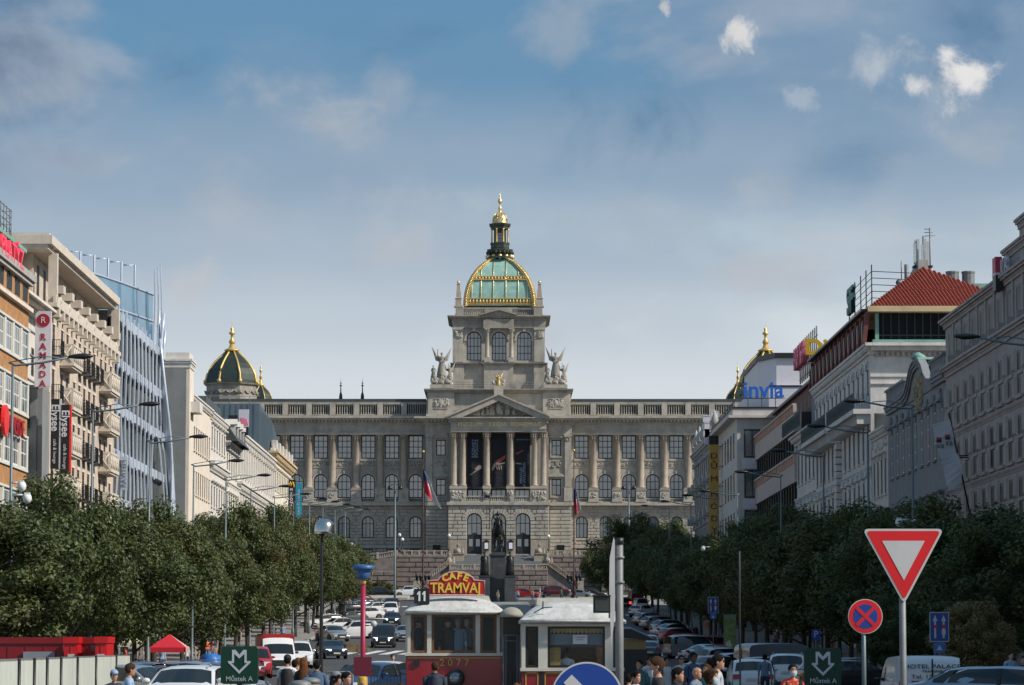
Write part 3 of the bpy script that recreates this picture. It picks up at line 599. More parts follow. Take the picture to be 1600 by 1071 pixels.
    for h in hs:
        win(P,(h[0] + h[1]) / 2,h[2],2.54,h[3] - h[2],TY + .35,True,4,(.25,.5,.78),bar=.1,fr=.15,gm=WGLASS)
        c_ = (h[0] + h[1]) / 2; q = MB(); A = arc(3.3,12); B = arc(2.6,12); zz = h[3] - 1.27
        for i in range(12): q.prism([(c_ + x,zz + y) for x,y in (B[i],B[i + 1],A[i + 1],A[i])],TY - .15,TY)
        q.box(c_ - 1.75,c_ - 1.28,TY - .22,TY,zz - .35,zz); q.box(c_ + 1.28,c_ + 1.75,TY - .22,TY,zz - .35,zz); q.prism([(c_ - .2,zz + 1.27),(c_ + .2,zz + 1.27),(c_ + .3,zz + 1.95),(c_ - .3,zz + 1.95)],TY - .35,TY); q.build('arch_surround',STONE,P)
    me = col_mesh('tower',.36,z(514) - z(562),STONE,.6)
    for cx in (761,799): ob('column',me,P,(u(cx),TY - .75,z(562))); q = MB(); q.box(u(cx) - .55,u(cx) + .55,TY - 1.3,TY,z(567),z(562)); q.build('column_base',STONE,P)
    for sx in (0,1):
        a,b = ((X0,u(723)),(u(836),X1))[sx]; q = MB(); q.box(a - .1,b,TY - .35,TY,z(566),z(514)); q.box(a - .2,b + .1,TY - .55,TY,z(516),z(512.5)); ornament(q,a + .2,b - .1,z(530),z(517),TY - .4,22,60 + sx,.22); q.build('corner_pilaster',STONE,P)
    c = MB(); c.box(X0 - .1,X1 + .1,TY - .5,TY + 16,z(513),z(507)); c.box(u(755),u(803),TY - 1.2,TY,z(514),z(500)); c.box(X0 - .2,X1 + .2,TY - .4,TY + 16,z(507),z(499)); cornice(c,X0,X1,z(501),z(494) - z(501),1.0,TY - .3,.6,16); c.build('tower_entablature',STONED,P)
    c = MB(); c.prism([(u(754),z(494)),(u(804),z(494)),(u(779),z(486.5))],TY - 1.4,TY + .5)
    for s in (-1,1): c.prism([(u(779) + s * 3.0,z(494)),(u(779),z(486.5)),(u(779),z(484)),(u(779) + s * 3.3,z(493))][::-s],TY - 1.9,TY + .5)
    c.build('small_pediment',STONED,P)
    c = MB(); c.box(u(758),u(800),TY + .2,TY + 1.2,z(493),z(481)); c.box(X0 + .4,X0 + 1.9,TY,TY + 1.4,z(493),z(480)); c.box(X1 - 1.9,X1 - .4,TY,TY + 1.4,z(493),z(480)); c.box(u(722) - .3,u(838) + .3,TY + 1.6,TY + 14,z(493),z(479)); c.build('dome_plinth',STONED,P)
    balustrade(P,u(721),u(757),z(493),z(482) - z(493),TY + .3,TY + .7,STONED,.35); balustrade(P,u(801),u(837),z(493),z(482) - z(493),TY + .3,TY + .7,STONED,.35)
    for px in (715.5,843.5):
        for yy in (TY + .7,TY + 14):
            q = MB(); h_ = z(438) - z(480); q.lathe([(.75,0),(.75,.25),(.55,.3),(.5,h_ * .3),(.6,h_ * .33),(.42,h_ * .36),(.24,h_ * .84),(.32,h_ * .86),(.12,h_ * .89)],4,(u(px),yy,z(480)),False,True); o = q.build('pinnacle',STONE2,P)
            q = MB(); q.ell((u(px),yy,z(438) - .3),(.28,.28,.3),10,8); q.build('gilt_ball',GOLD,o)
    # dome: square in plan, glazed faces between gilded hips
    YD = TY + 8.; yc = YD; u = lambda px: mu(px,MY + TY + 4); z = lambda py: mz(py,MY + TY + 4); cx = u(781)
    prof = [(0,57),(.12,56.6),(.25,55.2),(.38,52.6),(.5,49),(.62,44),(.72,38.5),(.82,31.5),(.9,24),(.96,16.5),(1.0,11)]
    zb,zt = z(479),z(399.5); S = .11; ring = lambda k,off=0: [(cx + sx * (prof[k][1] * S + off),yc + sy * (prof[k][1] * S * .78 + off),zb + (zt - zb) * prof[k][0]) for sx,sy in ((-1,-1),(1,-1),(1,1),(-1,1))]
    c = MB(); c.loft([ring(k,-.1) for k in range(len(prof))],False); c.build('dome_glazing',DGLASS,P)
    for q_ in range(4):
        c = MB()
        for k in range(len(prof) - 1):
            A,B = V(ring(k)[q_]),V(ring(k + 1)[q_]); w_ = .68
            dx = -1 if q_ in (1,2) else 1; dy = 1 if q_ in (0,1) else -1
            c.add([A,A + V((dx * w_ * 1.25,0,0)),B + V((dx * w_ * 1.25,0,0)),B,A + V((0,dy * w_ * 1.2,0)),B + V((0,dy * w_ * 1.2,0)),A + V((-dx * .15,-dy * .15,0)),B + V((-dx * .15,-dy * .15,.05)),
                   A + V((dx * w_,-dy * .3,0)),B + V((dx * w_,-dy * .3,0))],[(6,8,9,7),(8,1,2,9),(6,7,5,4)],False)
        for k in range(0,40):
            t = k / 40 * (len(prof) - 1); i = int(t); A = V(ring(i)[q_]).lerp(V(ring(min(i + 1,len(prof) - 1))[q_]),t - i); c.ell(A + V(((-1 if q_ in (1,2) else 1) * .3,(-.34 if q_ < 2 else .34),0)),(.17,.16,.14),6,4)
        c.build('gilt_hip',GOLD,P)
    def rad(zz):
        t = (zz - zb) / (zt - zb)
        for (a,ra),(b,rb) in zip(prof,prof[1:]):
            if t <= b: return (ra + (rb - ra) * (t - a) / (b - a)) * S
        return prof[-1][1] * S
    for px in (737,751.5,771,790.5,810,824.5):
        x = u(px); pts = []
        for k in range(25):
            zz = zb + (zt - zb) * k / 24 * .985; rr_ = rad(zz)
            if abs(x - cx) < rr_ - .45: pts.append((x,yc - rr_ * .78 - .02,zz))
        if len(pts) > 1: c = MB(); c.tube(pts,.06,5); c.build('gilt_glazing_bar',GOLD,P)
    for (pa,pb,nm) in ((477,467,'gilt_frieze'),(438,431.5,'gilt_frieze')):
        c = MB(); za,zb_ = z(pa),z(pb)
        for zz,hh in ((za,.14),(zb_ - .14,.14)):
            rr_ = rad(zz + .05); c.box(cx - rr_ + .5,cx + rr_ - .5,yc - rr_ * .78 - .22,yc - rr_ * .78 + .1,zz,zz + hh)
        rr_ = rad((za + zb_) / 2); n = int(rr_ * 3.2)
        for i in range(n): x = cx - rr_ + .7 + (2 * rr_ - 1.4) * (i + .5) / n; c.ell((x,yc - rr_ * .78 - .08,(za + zb_) / 2),(.2,.12,(zb_ - za) * .36),7,4); c.tube([(x - .26,yc - rr_ * .78 - .1,za + .1),(x,yc - rr_ * .78 - .14,zb_ - .15),(x + .26,yc - rr_ * .78 - .1,za + .1)],.05,4)
        c.build(nm,GOLDP,P)
    # crowning ring and lantern
    c = MB(); c.lathe([(2.5,z(401)),(2.5,z(398)),(1.9,z(398)),(1.9,z(394)),(2.3,z(392)),(2.45,z(388)),(2.45,z(386.5)),(1.7,z(386.5)),(1.7,z(384))],8,(cx,yc,0),False); [c.ell((cx + 2.3 * cos(a),yc + 2.3 * sin(a),z(391.5)),(.2,.2,.28),5,4) for a in [k * pi / 10 for k in range(20)]]; c.build('lantern_gallery',PATINA,P)
    c = MB(); [c.ell((cx + 2.2 * cos(a),yc + 2.0 * sin(a),z(398)),(.4,.3,.45),6,5) for a in [k * pi / 6 for k in range(12)]]; c.build('gilt_crest',GOLD,P)
    w = MB(); w.lathe([(1.15,z(384)),(1.15,z(352))],8,(cx,yc,0),False); w.lathe([(1.75,z(384)),(1.75,z(378)),(1.85,z(378)),(1.85,z(376.5))],8,(cx,yc,0),False); w.build('lantern_core',PATINA,P)
    win(P,cx,z(376),.95,z(360) - z(376),yc - 1.28,True,2,(.4,.7),bar=.06,fr=.08)
    for k in range(8):
        a = pi / 8 + k * pi / 4; q = MB(); q.lathe([(.2,z(376)),(.15,z(374)),(.13,z(356)),(.22,z(354))],8,(cx + 1.55 * cos(a),yc + 1.55 * sin(a),0)); q.build('lantern_column',GOLDP,P)
    c = MB(); c.lathe([(1.75,z(354)),(1.75,z(351)),(1.9,z(350)),(2.05,z(347)),(2.05,z(346)),(1.5,z(345.5))],8,(cx,yc,0),False); c.build('lantern_cornice',PATINA,P)
    c = MB(); c.lathe([(1.35,z(346)),(1.45,z(343)),(1.3,z(343)),(1.32,z(341)),(1.25,z(337)),(.98,z(332)),(.6,z(328.5)),(.3,z(327)),(.25,z(324)),(.42,z(322)),(.2,z(319)),(.12,z(314)),(.4,z(311.5)),(.42,z(309)),(.2,z(306)),(.08,z(304)),(.14,z(301)),(.03,z(299)),(.02,z(290))],16,(cx,yc,0))
    [c.tube([(cx + r * cos(a),yc + r * sin(a),zz) for r,zz in ((1.38,z(341)),(1.3,z(337)),(1.03,z(332)),(.62,z(328.3)))],.08,4) for a in [pi / 8 + k * pi / 4 for k in range(8)]]; c.build('gilt_cupola',GOLD,P)
    # corner pavilions with eight-sided domes
    def oct_dome(px,pyb,pyt,rpx,drum_py,tip,Y,small=False,rot=0):
        u_,z_ = mu(px,Y),lambda py: mz(py,Y); r = rpx * Y / FPX; yy = Y - MY; n = 8
        c = MB(); c.lathe([(r * .96,z_(drum_py)),(r * .96,z_(pyb + 3)),(r * 1.05,z_(pyb + 2)),(r * 1.08,z_(pyb))],n,(u_,yy,0),False)
        if not small:
            for k in range(n):
                a0 = 2 * pi * (k + 1) / n; 
                for t in (-.5,0,.5):
                    ca,sa = cos(a0),sin(a0); pts = [(u_ + ca * r * .92 - sa * (t * r * .6 + q * r * .13),yy + sa * r * .92 + ca * (t * r * .6 + q * r * .13),z_(pyb + 12) - .45 * (1 - q * q)) for q in (-1,-.5,0,.5,1)]; c.tube(pts,.14,4)
        c.build('dome_drum',STONED,P)
        pr = [(1.0,0),(.985,.1),(.93,.28),(.83,.45),(.68,.62),(.5,.77),(.32,.9),(.2,1)]; Z0,Z1 = z_(pyb),z_(pyt)
        c = MB(); c.lathe([(r * a,Z0 + (Z1 - Z0) * b) for a,b in pr],n,(u_,yy,0),False); c.build('dome_shell',DOMEC,P)
        c = MB()
        for k in range(n):
            a = 2 * pi * (k + .5) / n; c.tube([(u_ + cos(a) * r * q * 1.0,yy + sin(a) * r * q * 1.0,Z0 + (Z1 - Z0) * b) for q,b in pr],r * .042,5); c.ell((u_ + cos(a) * r,yy + sin(a) * r,Z0 + .3),(r * .08,) * 3,6,5)
        c.lathe([(r * .24,Z1 - .1),(r * .3,Z1 + .15),(r * .2,Z1 + .35),(r * .12,Z1 + .6),(r * .08,Z1 + 1.2)],10,(u_,yy,0)); h = z_(tip) - Z1 - 1.2
        c.lathe([(r * .08,0),(r * .13,h * .1),(r * .05,h * .25),(r * .05,h * .4),(r * .12,h * .46),(r * .11,h * .52),(r * .04,h * .58),(r * .07,h * .68),(.05,h * .75),(.02,h)],10,(u_,yy,Z1 + 1.2)); c.build('gilt_ribs',GOLDP,P)
    oct_dome(359.5,601,549,43,640,503,560)
    oct_dome(1199,601,549,43,640,503,560)
    oct_dome(405,627,603,20,640,566,575,True); oct_dome(1155,627,603,20,640,566,575,True)
    for a,b in ((312,403),(1155,1247)): c = MB(); c.box(mu(a),mu(b),-1.5,28,0,mz(640)); c.build('corner_pavilion',STONE,P)
museum()
# sculpture of a standing figure used for the museum groups
def statue_fig(arms,stride,wings=False,seat=False):
    p,e = body_pts(arms,stride,1.9,True,1.1); m = skin('f',p,e,STONED,1); mb = MB(); head_mb(mb,(0,-.02,1.78)); 
    mb.loft([[(cos(2 * pi * k / 12) * r * (1 + .12 * sin(5 * k + r * 9)),sin(2 * pi * k / 12) * r * .8,z_) for k in range(12)] for r,z_ in ((.34,.0),(.33,.3),(.27,.7),(.2,1.1),(.2,1.3))])
    mb.ell((0,.02,1.83),(.1,.12,.1),8,6)
    if wings:
        for s in (-1,1):
            for k in range(7): t = k / 6; mb.tube([(s * .1,.15,1.35 - t * .1),(s * (.35 + .1 * t),.22,1.6 - t * .2),(s * (.75 - .25 * t),.22,2.35 - t * .8)],[.07,.07,.02],5)
    h = mb.mesh('h',STONED); return join_mesh('statue',[(m,M4()),(h,M4())],STONED)
FIG_W = statue_fig(('up','bent'),.1,True); FIG_B = statue_fig(('bent','hip'),.12); FIG_C = statue_fig(('bent','down'),.2)
def seated_pts():
    p,e = body_pts(('bent','down'),0,1.9,True,1.1); k = {}
    for a,(x,y,z_,r) in p.items():
        if a[1:] in ('k',): y,z_ = -.5,.85
        elif a[1:] in ('f',): y,z_ = -.55,.42
        elif a[1:] in ('t',): y,z_ = -.72,.38
        k[a] = (x,y,z_ - .35,r)
    return k,e
def seated_fig():
    p,e = seated_pts(); m = skin('f',p,e,STONED,1); mb = MB(); head_mb(mb,(0,-.02,1.43)); mb.ell((0,.02,1.49),(.1,.12,.1),8,6); mb.box(-.35,.35,-.35,.35,0,.55)
    mb.loft([[(cos(2 * pi * q / 10) * r,-.25 + sin(2 * pi * q / 10) * r * 1.1,z_) for q in range(10)] for r,z_ in ((.42,.05),(.38,.4),(.26,.68))]); return join_mesh('statue',[(m,M4()),(mb.mesh('h',STONED),M4())],STONED)
FIG_S = seated_fig()
for s,lab in ((-1,'winged stone sculpture group left of the museum tower on the attic corner'),(1,'winged stone sculpture group right of the museum tower on the attic corner')):
    Y = MY - 1.5; px = 779 + s * 89.5; g = thing('sculpture_group',lab,'sculpture',(X_(px,Y),Y,Z_(608,Y)),0,'winged groups on the museum attic')
    q = MB(); q.box(-2,2,-1.6,1.6,0,.65); q.lathe([(1.5,.65),(1.4,1.4),(.9,2.0),(.6,2.3)],12,(0,.3,0),False); ornament(q,-1.9,1.9,.6,1.9,-1.2,60,9,.2); [q.tube([(x - .5,-1.3,.7),(x - .2,-1.35,1.15),(x + .25,-1.3,1.1),(x + .45,-1.35,.75)],[.14,.2,.18,.1],6) for x in (-1.2,-.1,1.1)]; q.build('base',STONE,g)
    o = ob('figure',FIG_W,g,(0,.1,1.9)); o.scale = (2.3,) * 3
    for x,r_,zz in ((-1.2,.5,.75),(1.2,-.5,.75),(.0,.1,.6)): o = ob('figure',FIG_S,g,(x,-.7,zz),r_); o.scale = (1.25,) * 3
    for x in (-1.45,1.45): o = ob('figure',FIG_W if x > 0 else FIG_B,g,(x,.1,1.2),x * .3); o.scale = (1.5,) * 3
for px,pyb,pyt,sc,lab,Y,gr in ((702,881,858,1,'pale stone seated figure on the left pedestal beside the museum steps',535,0),(716,865,846,.9,'pale stone reclining figure on the upper left stair pedestal',539,0),(855,881,860,1,'pale stone seated figure with children on the right stair pedestal',535,0),(843,865,846,.9,'pale stone seated figure on the upper right stair pedestal',539,0)):
    q = thing('stone_statue',lab,'statue',(X_(px,Y),Y,Z_(pyb,Y)),0,'statues beside the museum steps')
    o = ob('figure',FIG_S,q,(0,0,0),random.uniform(-.4,.4)); o.scale = (1.35 * sc,) * 3; o = ob('figure',FIG_C,q,(.75,.1,0),.5); o.scale = (.62 * sc,) * 3; o = ob('figure',FIG_C,q,(-.7,-.1,0),-.6); o.scale = (.55 * sc,) * 3
    c = MB(); c.box(-.95,.95,-.8,.8,-2.4,-.12); c.box(-1.1,1.1,-.95,.95,-.12,0); c.build('pedestal',STONE2,q)
Y = MY - 6.5; q = thing('gilded_statue','small gilded crest statue on the peak of the museum pediment','statue',(X_(779,Y),Y,Z_(612,Y)))
o = ob('figure',join_mesh('statue',[(FIG_W,M4())],GOLDP),q,(0,0,.9)); o.scale = (1.0,) * 3; c = MB(); c.box(-.8,.8,-.5,.5,-1,.9); ornament(c,-1.3,1.3,.9,2.3,.1,14,4,.25); c.build('pedestal',STONE,q)
# ------------------------------------------------------------------ ground, streets
ASPH = mat('asphalt',(.055,.056,.06),.85,.25,.5,.3,12,stain=.2); PAVE = mat('paving setts',(.22,.21,.20),.85,.25,.8,.3,9); KERB = mat('granite kerb',(.34,.33,.31),.8,.15,2)
MARK = mat('road marking',(.62,.62,.60),.7,.18,2.5); GRASS = mat('lawn green',(.05,.075,.025),.9,.3,1.5,.4,10); LEAFD = None
strip('ground',-700,700,-150,9000,0,PAVE)
fl = lambda y: -17.5 - max(0,y - 395) * .06; fr_ = lambda y: 17.5 + max(0,y - 395) * .06
strip('road_left',fl,lambda y: -4.5,60,508,.006,ASPH); strip('road_right',lambda y: 4.5,fr_,60,508,.006,ASPH); strip('road_top',-90,90,521,533.5,.006,ASPH)
strip('road_cross',-4.5,4.5,225,292,.006,ASPH); strip('road_upper',-13,13,495,508,.01,ASPH)
strip('pavement_left',lambda y: -31,fl,60,508,.13,PAVE,thick=.13); strip('pavement_right',fr_,lambda y: 31,60,508,.13,PAVE,thick=.13)
strip('kerb_left',lambda y: fl(y) - .02,lambda y: fl(y) + .28,60,508,.15,KERB,thick=.15); strip('kerb_right',lambda y: fr_(y) - .28,lambda y: fr_(y) + .02,60,508,.15,KERB,thick=.15)
strip('median',-4.2,4.2,300,488,.15,PAVE,thick=.15); strip('median_front',-4.2,4.2,60,222,.15,PAVE,thick=.15)
strip('traffic_island',lambda y: -26,lambda y: -14.5,508.5,520.5,.32,mat('pale island paving',(.36,.33,.28),.85,.2,.8),thick=.32); strip('traffic_island_right',12.5,26,508.5,520.5,.32,MATS['pale island paving'],thick=.32)
strip('lawn',-34,-9,534,537.5,.25,GRASS,thick=.25); strip('lawn_right',9,34,534,537.5,.25,GRASS,thick=.25)
def zebra(name,x0,x1,y0,y1,n,duty=.5,skew=0):
    P = ob(name,None,None,(0,0,0),kind='structure'); st = (x1 - x0) / n
    for i in range(n):
        a = x0 + st * i; mb = MB(); k = 6
        for j in range(k):
            ya,yb = y0 + (y1 - y0) * j / k,y0 + (y1 - y0) * (j + 1) / k; sa,sb = skew * j / k,skew * (j + 1) / k
            mb.add([(a + sa,ya,gz(ya) + .013),(a + st * duty + sa,ya,gz(ya) + .013),(a + st * duty + sb,yb,gz(yb) + .013),(a + sb,yb,gz(yb) + .013)],[(0,1,2,3)])
        mb.build('painted_stripe',MARK,P)
zebra('zebra_crossing',-16,-5,257,266,7,.5,1.2); zebra('zebra_crossing_right',5,18,248,262,8,.5,1.5); zebra('zebra_crossing_upper',-20,-6,452,457,9); zebra('zebra_crossing_upper_right',8,20,392,397,8)
zebra('lane_marking_left',-10.5,-10.1,285,330,1,1); zebra('lane_marking_right',11,11.3,285,380,1,1); zebra('stop_line',5.5,11,236,236.6,1,1); zebra('stop_line_left',-10,-5,300,300.6,1,1)
# ------------------------------------------------------------------ terrace, ramps and steps in front of the museum
def terrace():
    Y0 = 538.; g0 = 11.6; T = thing('terrace','rusticated granite terrace with balustrades and stairs below the museum entrance','terrace',(0,Y0,g0))
    X = lambda px,Y=Y0: X_(px,Y); Z = lambda py,Y=Y0: Z_(py,Y) - g0
    top = Z(871.5)
    def stonework(x0,x1,zt,y,ztr=None,tag_='rusticated_stone'):
        q = MB(); n = int(zt / .82); rr = random.Random(int(x0))
        for j in range(n):
            a = zt - (j + 1) * .82; k = max(1,round((x1 - x0) / 2.1))
            for i in range(k):
                p = x0 + (x1 - x0) * (i + (.5 if j % 2 else 0) * (0 < i)) / k; r = x0 + (x1 - x0) * (i + 1 + (.5 if j % 2 and i < k - 1 else 0)) / k
                t = max(zt if ztr is None else zt + (ztr - zt) * ((p - x0) / (x1 - x0)),zt if ztr is None else 0)
                if ztr is not None and a + .8 > min(zt + (ztr - zt) * (p - x0) / (x1 - x0),zt + (ztr - zt) * (r - x0) / (x1 - x0)): continue
                pr = rr.uniform(.12,.22); q.add([(p + .02,y,a + .04),(r - .02,y,a + .04),(r - .02,y,a + .78),(p + .02,y,a + .78),(p + .1,y - pr,a + .12),(r - .1,y - pr,a + .12),(r - .1,y - pr,a + .7),(p + .1,y - pr,a + .7)],[(4,5,6,7),(0,1,5,4),(1,2,6,5),(2,3,7,6),(3,0,4,7)])
        q.build(tag_,GRAN,T,kind='stuff')
    for s in (-1,1):
        xs = sorted((X(779 + s * 79),X(779 + s * 160))); x0,x1 = xs
        w = MB(); w.box(x0,x1,0,10,-1,top); w.box(x0 - .1,x1 + .1,-.25,.5,top,top + .35); w.build('wall',GRAN,T); stonework(x0,x1,top,-.002)
        n = 7
        for i in range(n):
            a,b = x0 + (x1 - x0) * i / n,x0 + (x1 - x0) * (i + 1) / n; balustrade(T,a + .35,b,top + .35,.85,-.1,.2,STONE2,.34); q = MB(); q.box(a,a + .35,-.15,.28,top + .35,top + 1.25); q.build('balustrade_pier',STONE2,T)
        # sloping carriage ramp going down and outwards
        xa,xb = X(779 + s * 160),X(779 + s * 330); za,zb = top + .1,Z(893); w = MB()
        pts = [(xa,-1),(xb,-1),(xb,zb),(xa,za)] if s > 0 else [(xb,-1),(xa,-1),(xa,za),(xb,zb)]
        w.prism(pts,-2.2,3); w.build('ramp_wall',GRAN,T)
        l,r_ = min(xa,xb),max(xa,xb); stonework(l,r_,(za if s > 0 else zb) ,-2.202,(zb if s > 0 else za))
        m = 6
        for i in range(m):
            t0,t1 = i / m,(i + 1) / m; pa,pb = (xa + (xb - xa) * t0,za + (zb - za) * t0),(xa + (xb - xa) * t1,za + (zb - za) * t1)
            if s < 0: pa,pb = pb,pa
            balustrade(T,pa[0] + .2,pb[0] - .2,pa[1] + .1,.9,-2.2,-1.9,STONE2,.36,z1=pb[1] + .1); q = MB(); q.box(pa[0] - .2,pa[0] + .2,-2.3,-1.8,pa[1],pa[1] + 1.15); q.build('balustrade_pier',STONE2,T)
        # flight of steps coming down in front
        xa,xb = X(779 + s * 76,534),X(779 + s * 128,534); za,zb = Z(883,534),Z(920,534); N = 22; w = MB()
        for i in range(N):
            a = xa + (xb - xa) * i / N; b = xa + (xb - xa) * (i + 1) / N; w.box(min(a,b),max(a,b),-4.6,-.05,-1,za + (zb - za) * i / N)
        w.build('steps',GRAN,T); pa,pb = (xa,za),(xb,zb)
        if s < 0: pa,pb = pb,pa
        balustrade(T,pa[0],pb[0],pa[1],1.0,-4.95,-4.6,STONE2,.33,z1=pb[1])
        q = MB(); q.box(xb - .5,xb + .5,-5.1,-4.2,-1,zb + 1.5); q.box(xb - .6,xb + .6,-5.2,-4.1,zb + 1.5,zb + 1.7); q.build('newel_pier',STONE2,T)
    # central steps to the doors and the lower landing
    w = MB(); xa,xb = X(709),X(849); zt,zl = Z(867,541),Z(879,536); N = 12
    for i in range(N): w.box(xa,xb,4.2 - i * .42,5,-1,zt - (zt - zl) * i / N)
    w.box(xa - 1,xb + 1,3.9,12,-1,zt); w.build('steps',mat('grey step granite',(.17,.18,.19),.8,.15,1),T)
    l = Z(892,533); w = MB(); x0,x1 = X(702,533),X(856,533); w.box(x0,x1,-5,-.8,-1,l); w.box(x0 - .1,x1 + .1,-5.2,-4.6,l,l + .2); w.build('landing_wall',GRAN,T); stonework(x0,x1,l,-5.002)
    for i in range(8):
        a,b = x0 + (x1 - x0) * i / 8,x0 + (x1 - x0) * (i + 1) / 8
        if i in (3,4): continue
        balustrade(T,a + .3,b,l + .2,.9,-5.1,-4.75,STONE2,.36); q = MB(); q.box(a,a + .3,-5.15,-4.7,l + .2,l + 1.15); q.build('balustrade_pier',STONE2,T)
terrace()
# ------------------------------------------------------------------ lamps and flagpoles before the museum
def globe_lamp(px,pyb,pyt,Y,lab,col=None):
    g = thing('globe_lamp',lab,'street lamp',(X_(px,Y),Y,Z_(pyb,Y)),0,'globe lamps along the museum ramps'); h = (pyb - pyt) * Y / FPX
    c = MB(); c.lathe([(.22,0),(.2,.3),(.1,.45),(.06,.8),(.05,h - .6),(.12,h - .5)],8); c.build('post',BLACKP,g); c = MB(); c.ell((0,0,h - .25),(.28,.28,.3),12,8); c.build('globe',mat('opal glass',(.75,.75,.72),.3,.03),g)
for a in [(549,873,848,538,'left of the two globe lamps low on the left museum ramp'),(553.5,873,852,541,'right of the two globe lamps low on the left museum ramp'),(624,862,834,537,'tallest globe lamp at the top of the left museum ramp'),(628.5,862,841,541,'globe lamp behind the tallest one at the top of the left museum ramp'),
          (701.5,862,835,540,'globe lamp beside the statues left of the museum doors'),(857,862,836,540,'globe lamp beside the statues right of the museum doors')]: globe_lamp(*a)
def flag(px,yt,yb,Y,right,lab,tips):
    P = thing('flagpole','tall dark flagpole ' + lab,'flagpole',(X_(px,Y),Y,gz(Y)),0,'flagpoles before the museum'); zt = Z_(yt,Y) - gz(Y); zb = 0
    c = MB(); c.lathe([(.55,-.1),(.55,.4),(.4,.6),(.3,1.4),(.36,1.5),(.22,2.2),(.2,3.2),(.26,3.3),(.13,3.6),(.1,zt * .5),(.06,zt)],10); c.build('pole',mat('dark red pole paint',(.05,.014,.012),.5,.15,2),P)
    c = MB(); c.ell((0,0,zt + .2),(.2,.2,.22),8,6); c.build('finial',GOLDP,P)
    for k in range(4):
        a = k * pi / 2 + .4; c = MB(); c.tube([(0,0,3.0),(cos(a) * .5,sin(a) * .5,2.7),(cos(a) * 1.0,sin(a) * 1.0,3.0),(cos(a) * 1.0,sin(a) * 1.0,3.3)],.05,5); c.lathe([(.1,3.3),(.2,3.45),(.26,3.95),(.3,4.0),(.08,4.25),(.03,4.45)],8,(cos(a) * 1.0,sin(a) * 1.0,0)); c.build('lamp_arm',BLACKP,P)
    ms = [mat('flag blue',(.02,.05,.2),.8,.08,2),mat('flag white',(.7,.7,.7),.8,.05,2),mat('flag red',(.62,.03,.05),.8,.08,2)]
    F = MB(); n,m_ = 18,10; sc = Y / FPX; grid = []
    for i in range(n + 1):
        t = i / n; row = []
        for j in range(m_ + 1):
            w = j / m_; (ax,ay),(bx,by) = tips[0],tips[1]; (cx,cy),(dx,dy) = tips[2],tips[3]
            x = (ax + (bx - ax) * t) * (1 - w) + (cx + (dx - cx) * t) * w; y = (ay + (by - ay) * t) * (1 - w) + (cy + (dy - cy) * t) * w
            row.append(((x - px) * sc,.28 * sin(w * 9 + t * 2) * min(1,w * 3),Z_(y,Y) - gz(Y)))
        grid.append(row)
    for i in range(n):
        for j in range(m_):
            t,w = (i + .5) / n,(j + .5) / m_; F.m = 0 if (t < .5 and w < .5 + .5 * (0) + (.5 - t) * 1.0 and w < 1 - t * 1.0 + .0 and t < .46) and w < .9 - t * 1.2 + .3 else (2 if w < .5 - (t - .5) * .0 else 1)
            F.add([grid[i][j],grid[i + 1][j],grid[i + 1][j + 1],grid[i][j + 1]],[(0,1,2,3)],True)
    o = F.mesh('flag',ms); s_ = ob('flag',o,P); md = s_.modifiers.new('t','SOLIDIFY'); md.thickness = .02
flag(661,708,0,490,0,'left of the museum doors, flag blown to the right',[(661,733),(663,770),(661.5,733),(690,797)])
flag(897,706,0,490,1,'right of the museum doors, flag hanging down',[(897.5,765),(898.5,806),(900,762),(908,797)])
def twin_mast(px,yt,Y,lab):
    P = thing('twin_lamp_mast',lab,'street lamp',(X_(px,Y),Y,gz(Y)),0,'masts with twin floodlights'); h = Z_(yt,Y) - gz(Y)
    c = MB(); c.lathe([(.2,-.1),(.18,2),(.1,h)],8); c.build('mast',POLE,P)
    for s in (-1,1): c = MB(); c.tube([(0,0,h - .1),(s * .5,0,h),(s * .75,0,h - .3)],.05,5); c.lathe([(.08,h - .2),(.32,h - .35),(.4,h - .8),(.36,h - .82)],10,(s * .8,0,0)); c.build('floodlight',BLACKP,P)
twin_mast(617,757,484,'tall mast with twin floodlights before the left museum wing'); twin_mast(983,757,484,'tall mast with twin floodlights before the right museum wing')
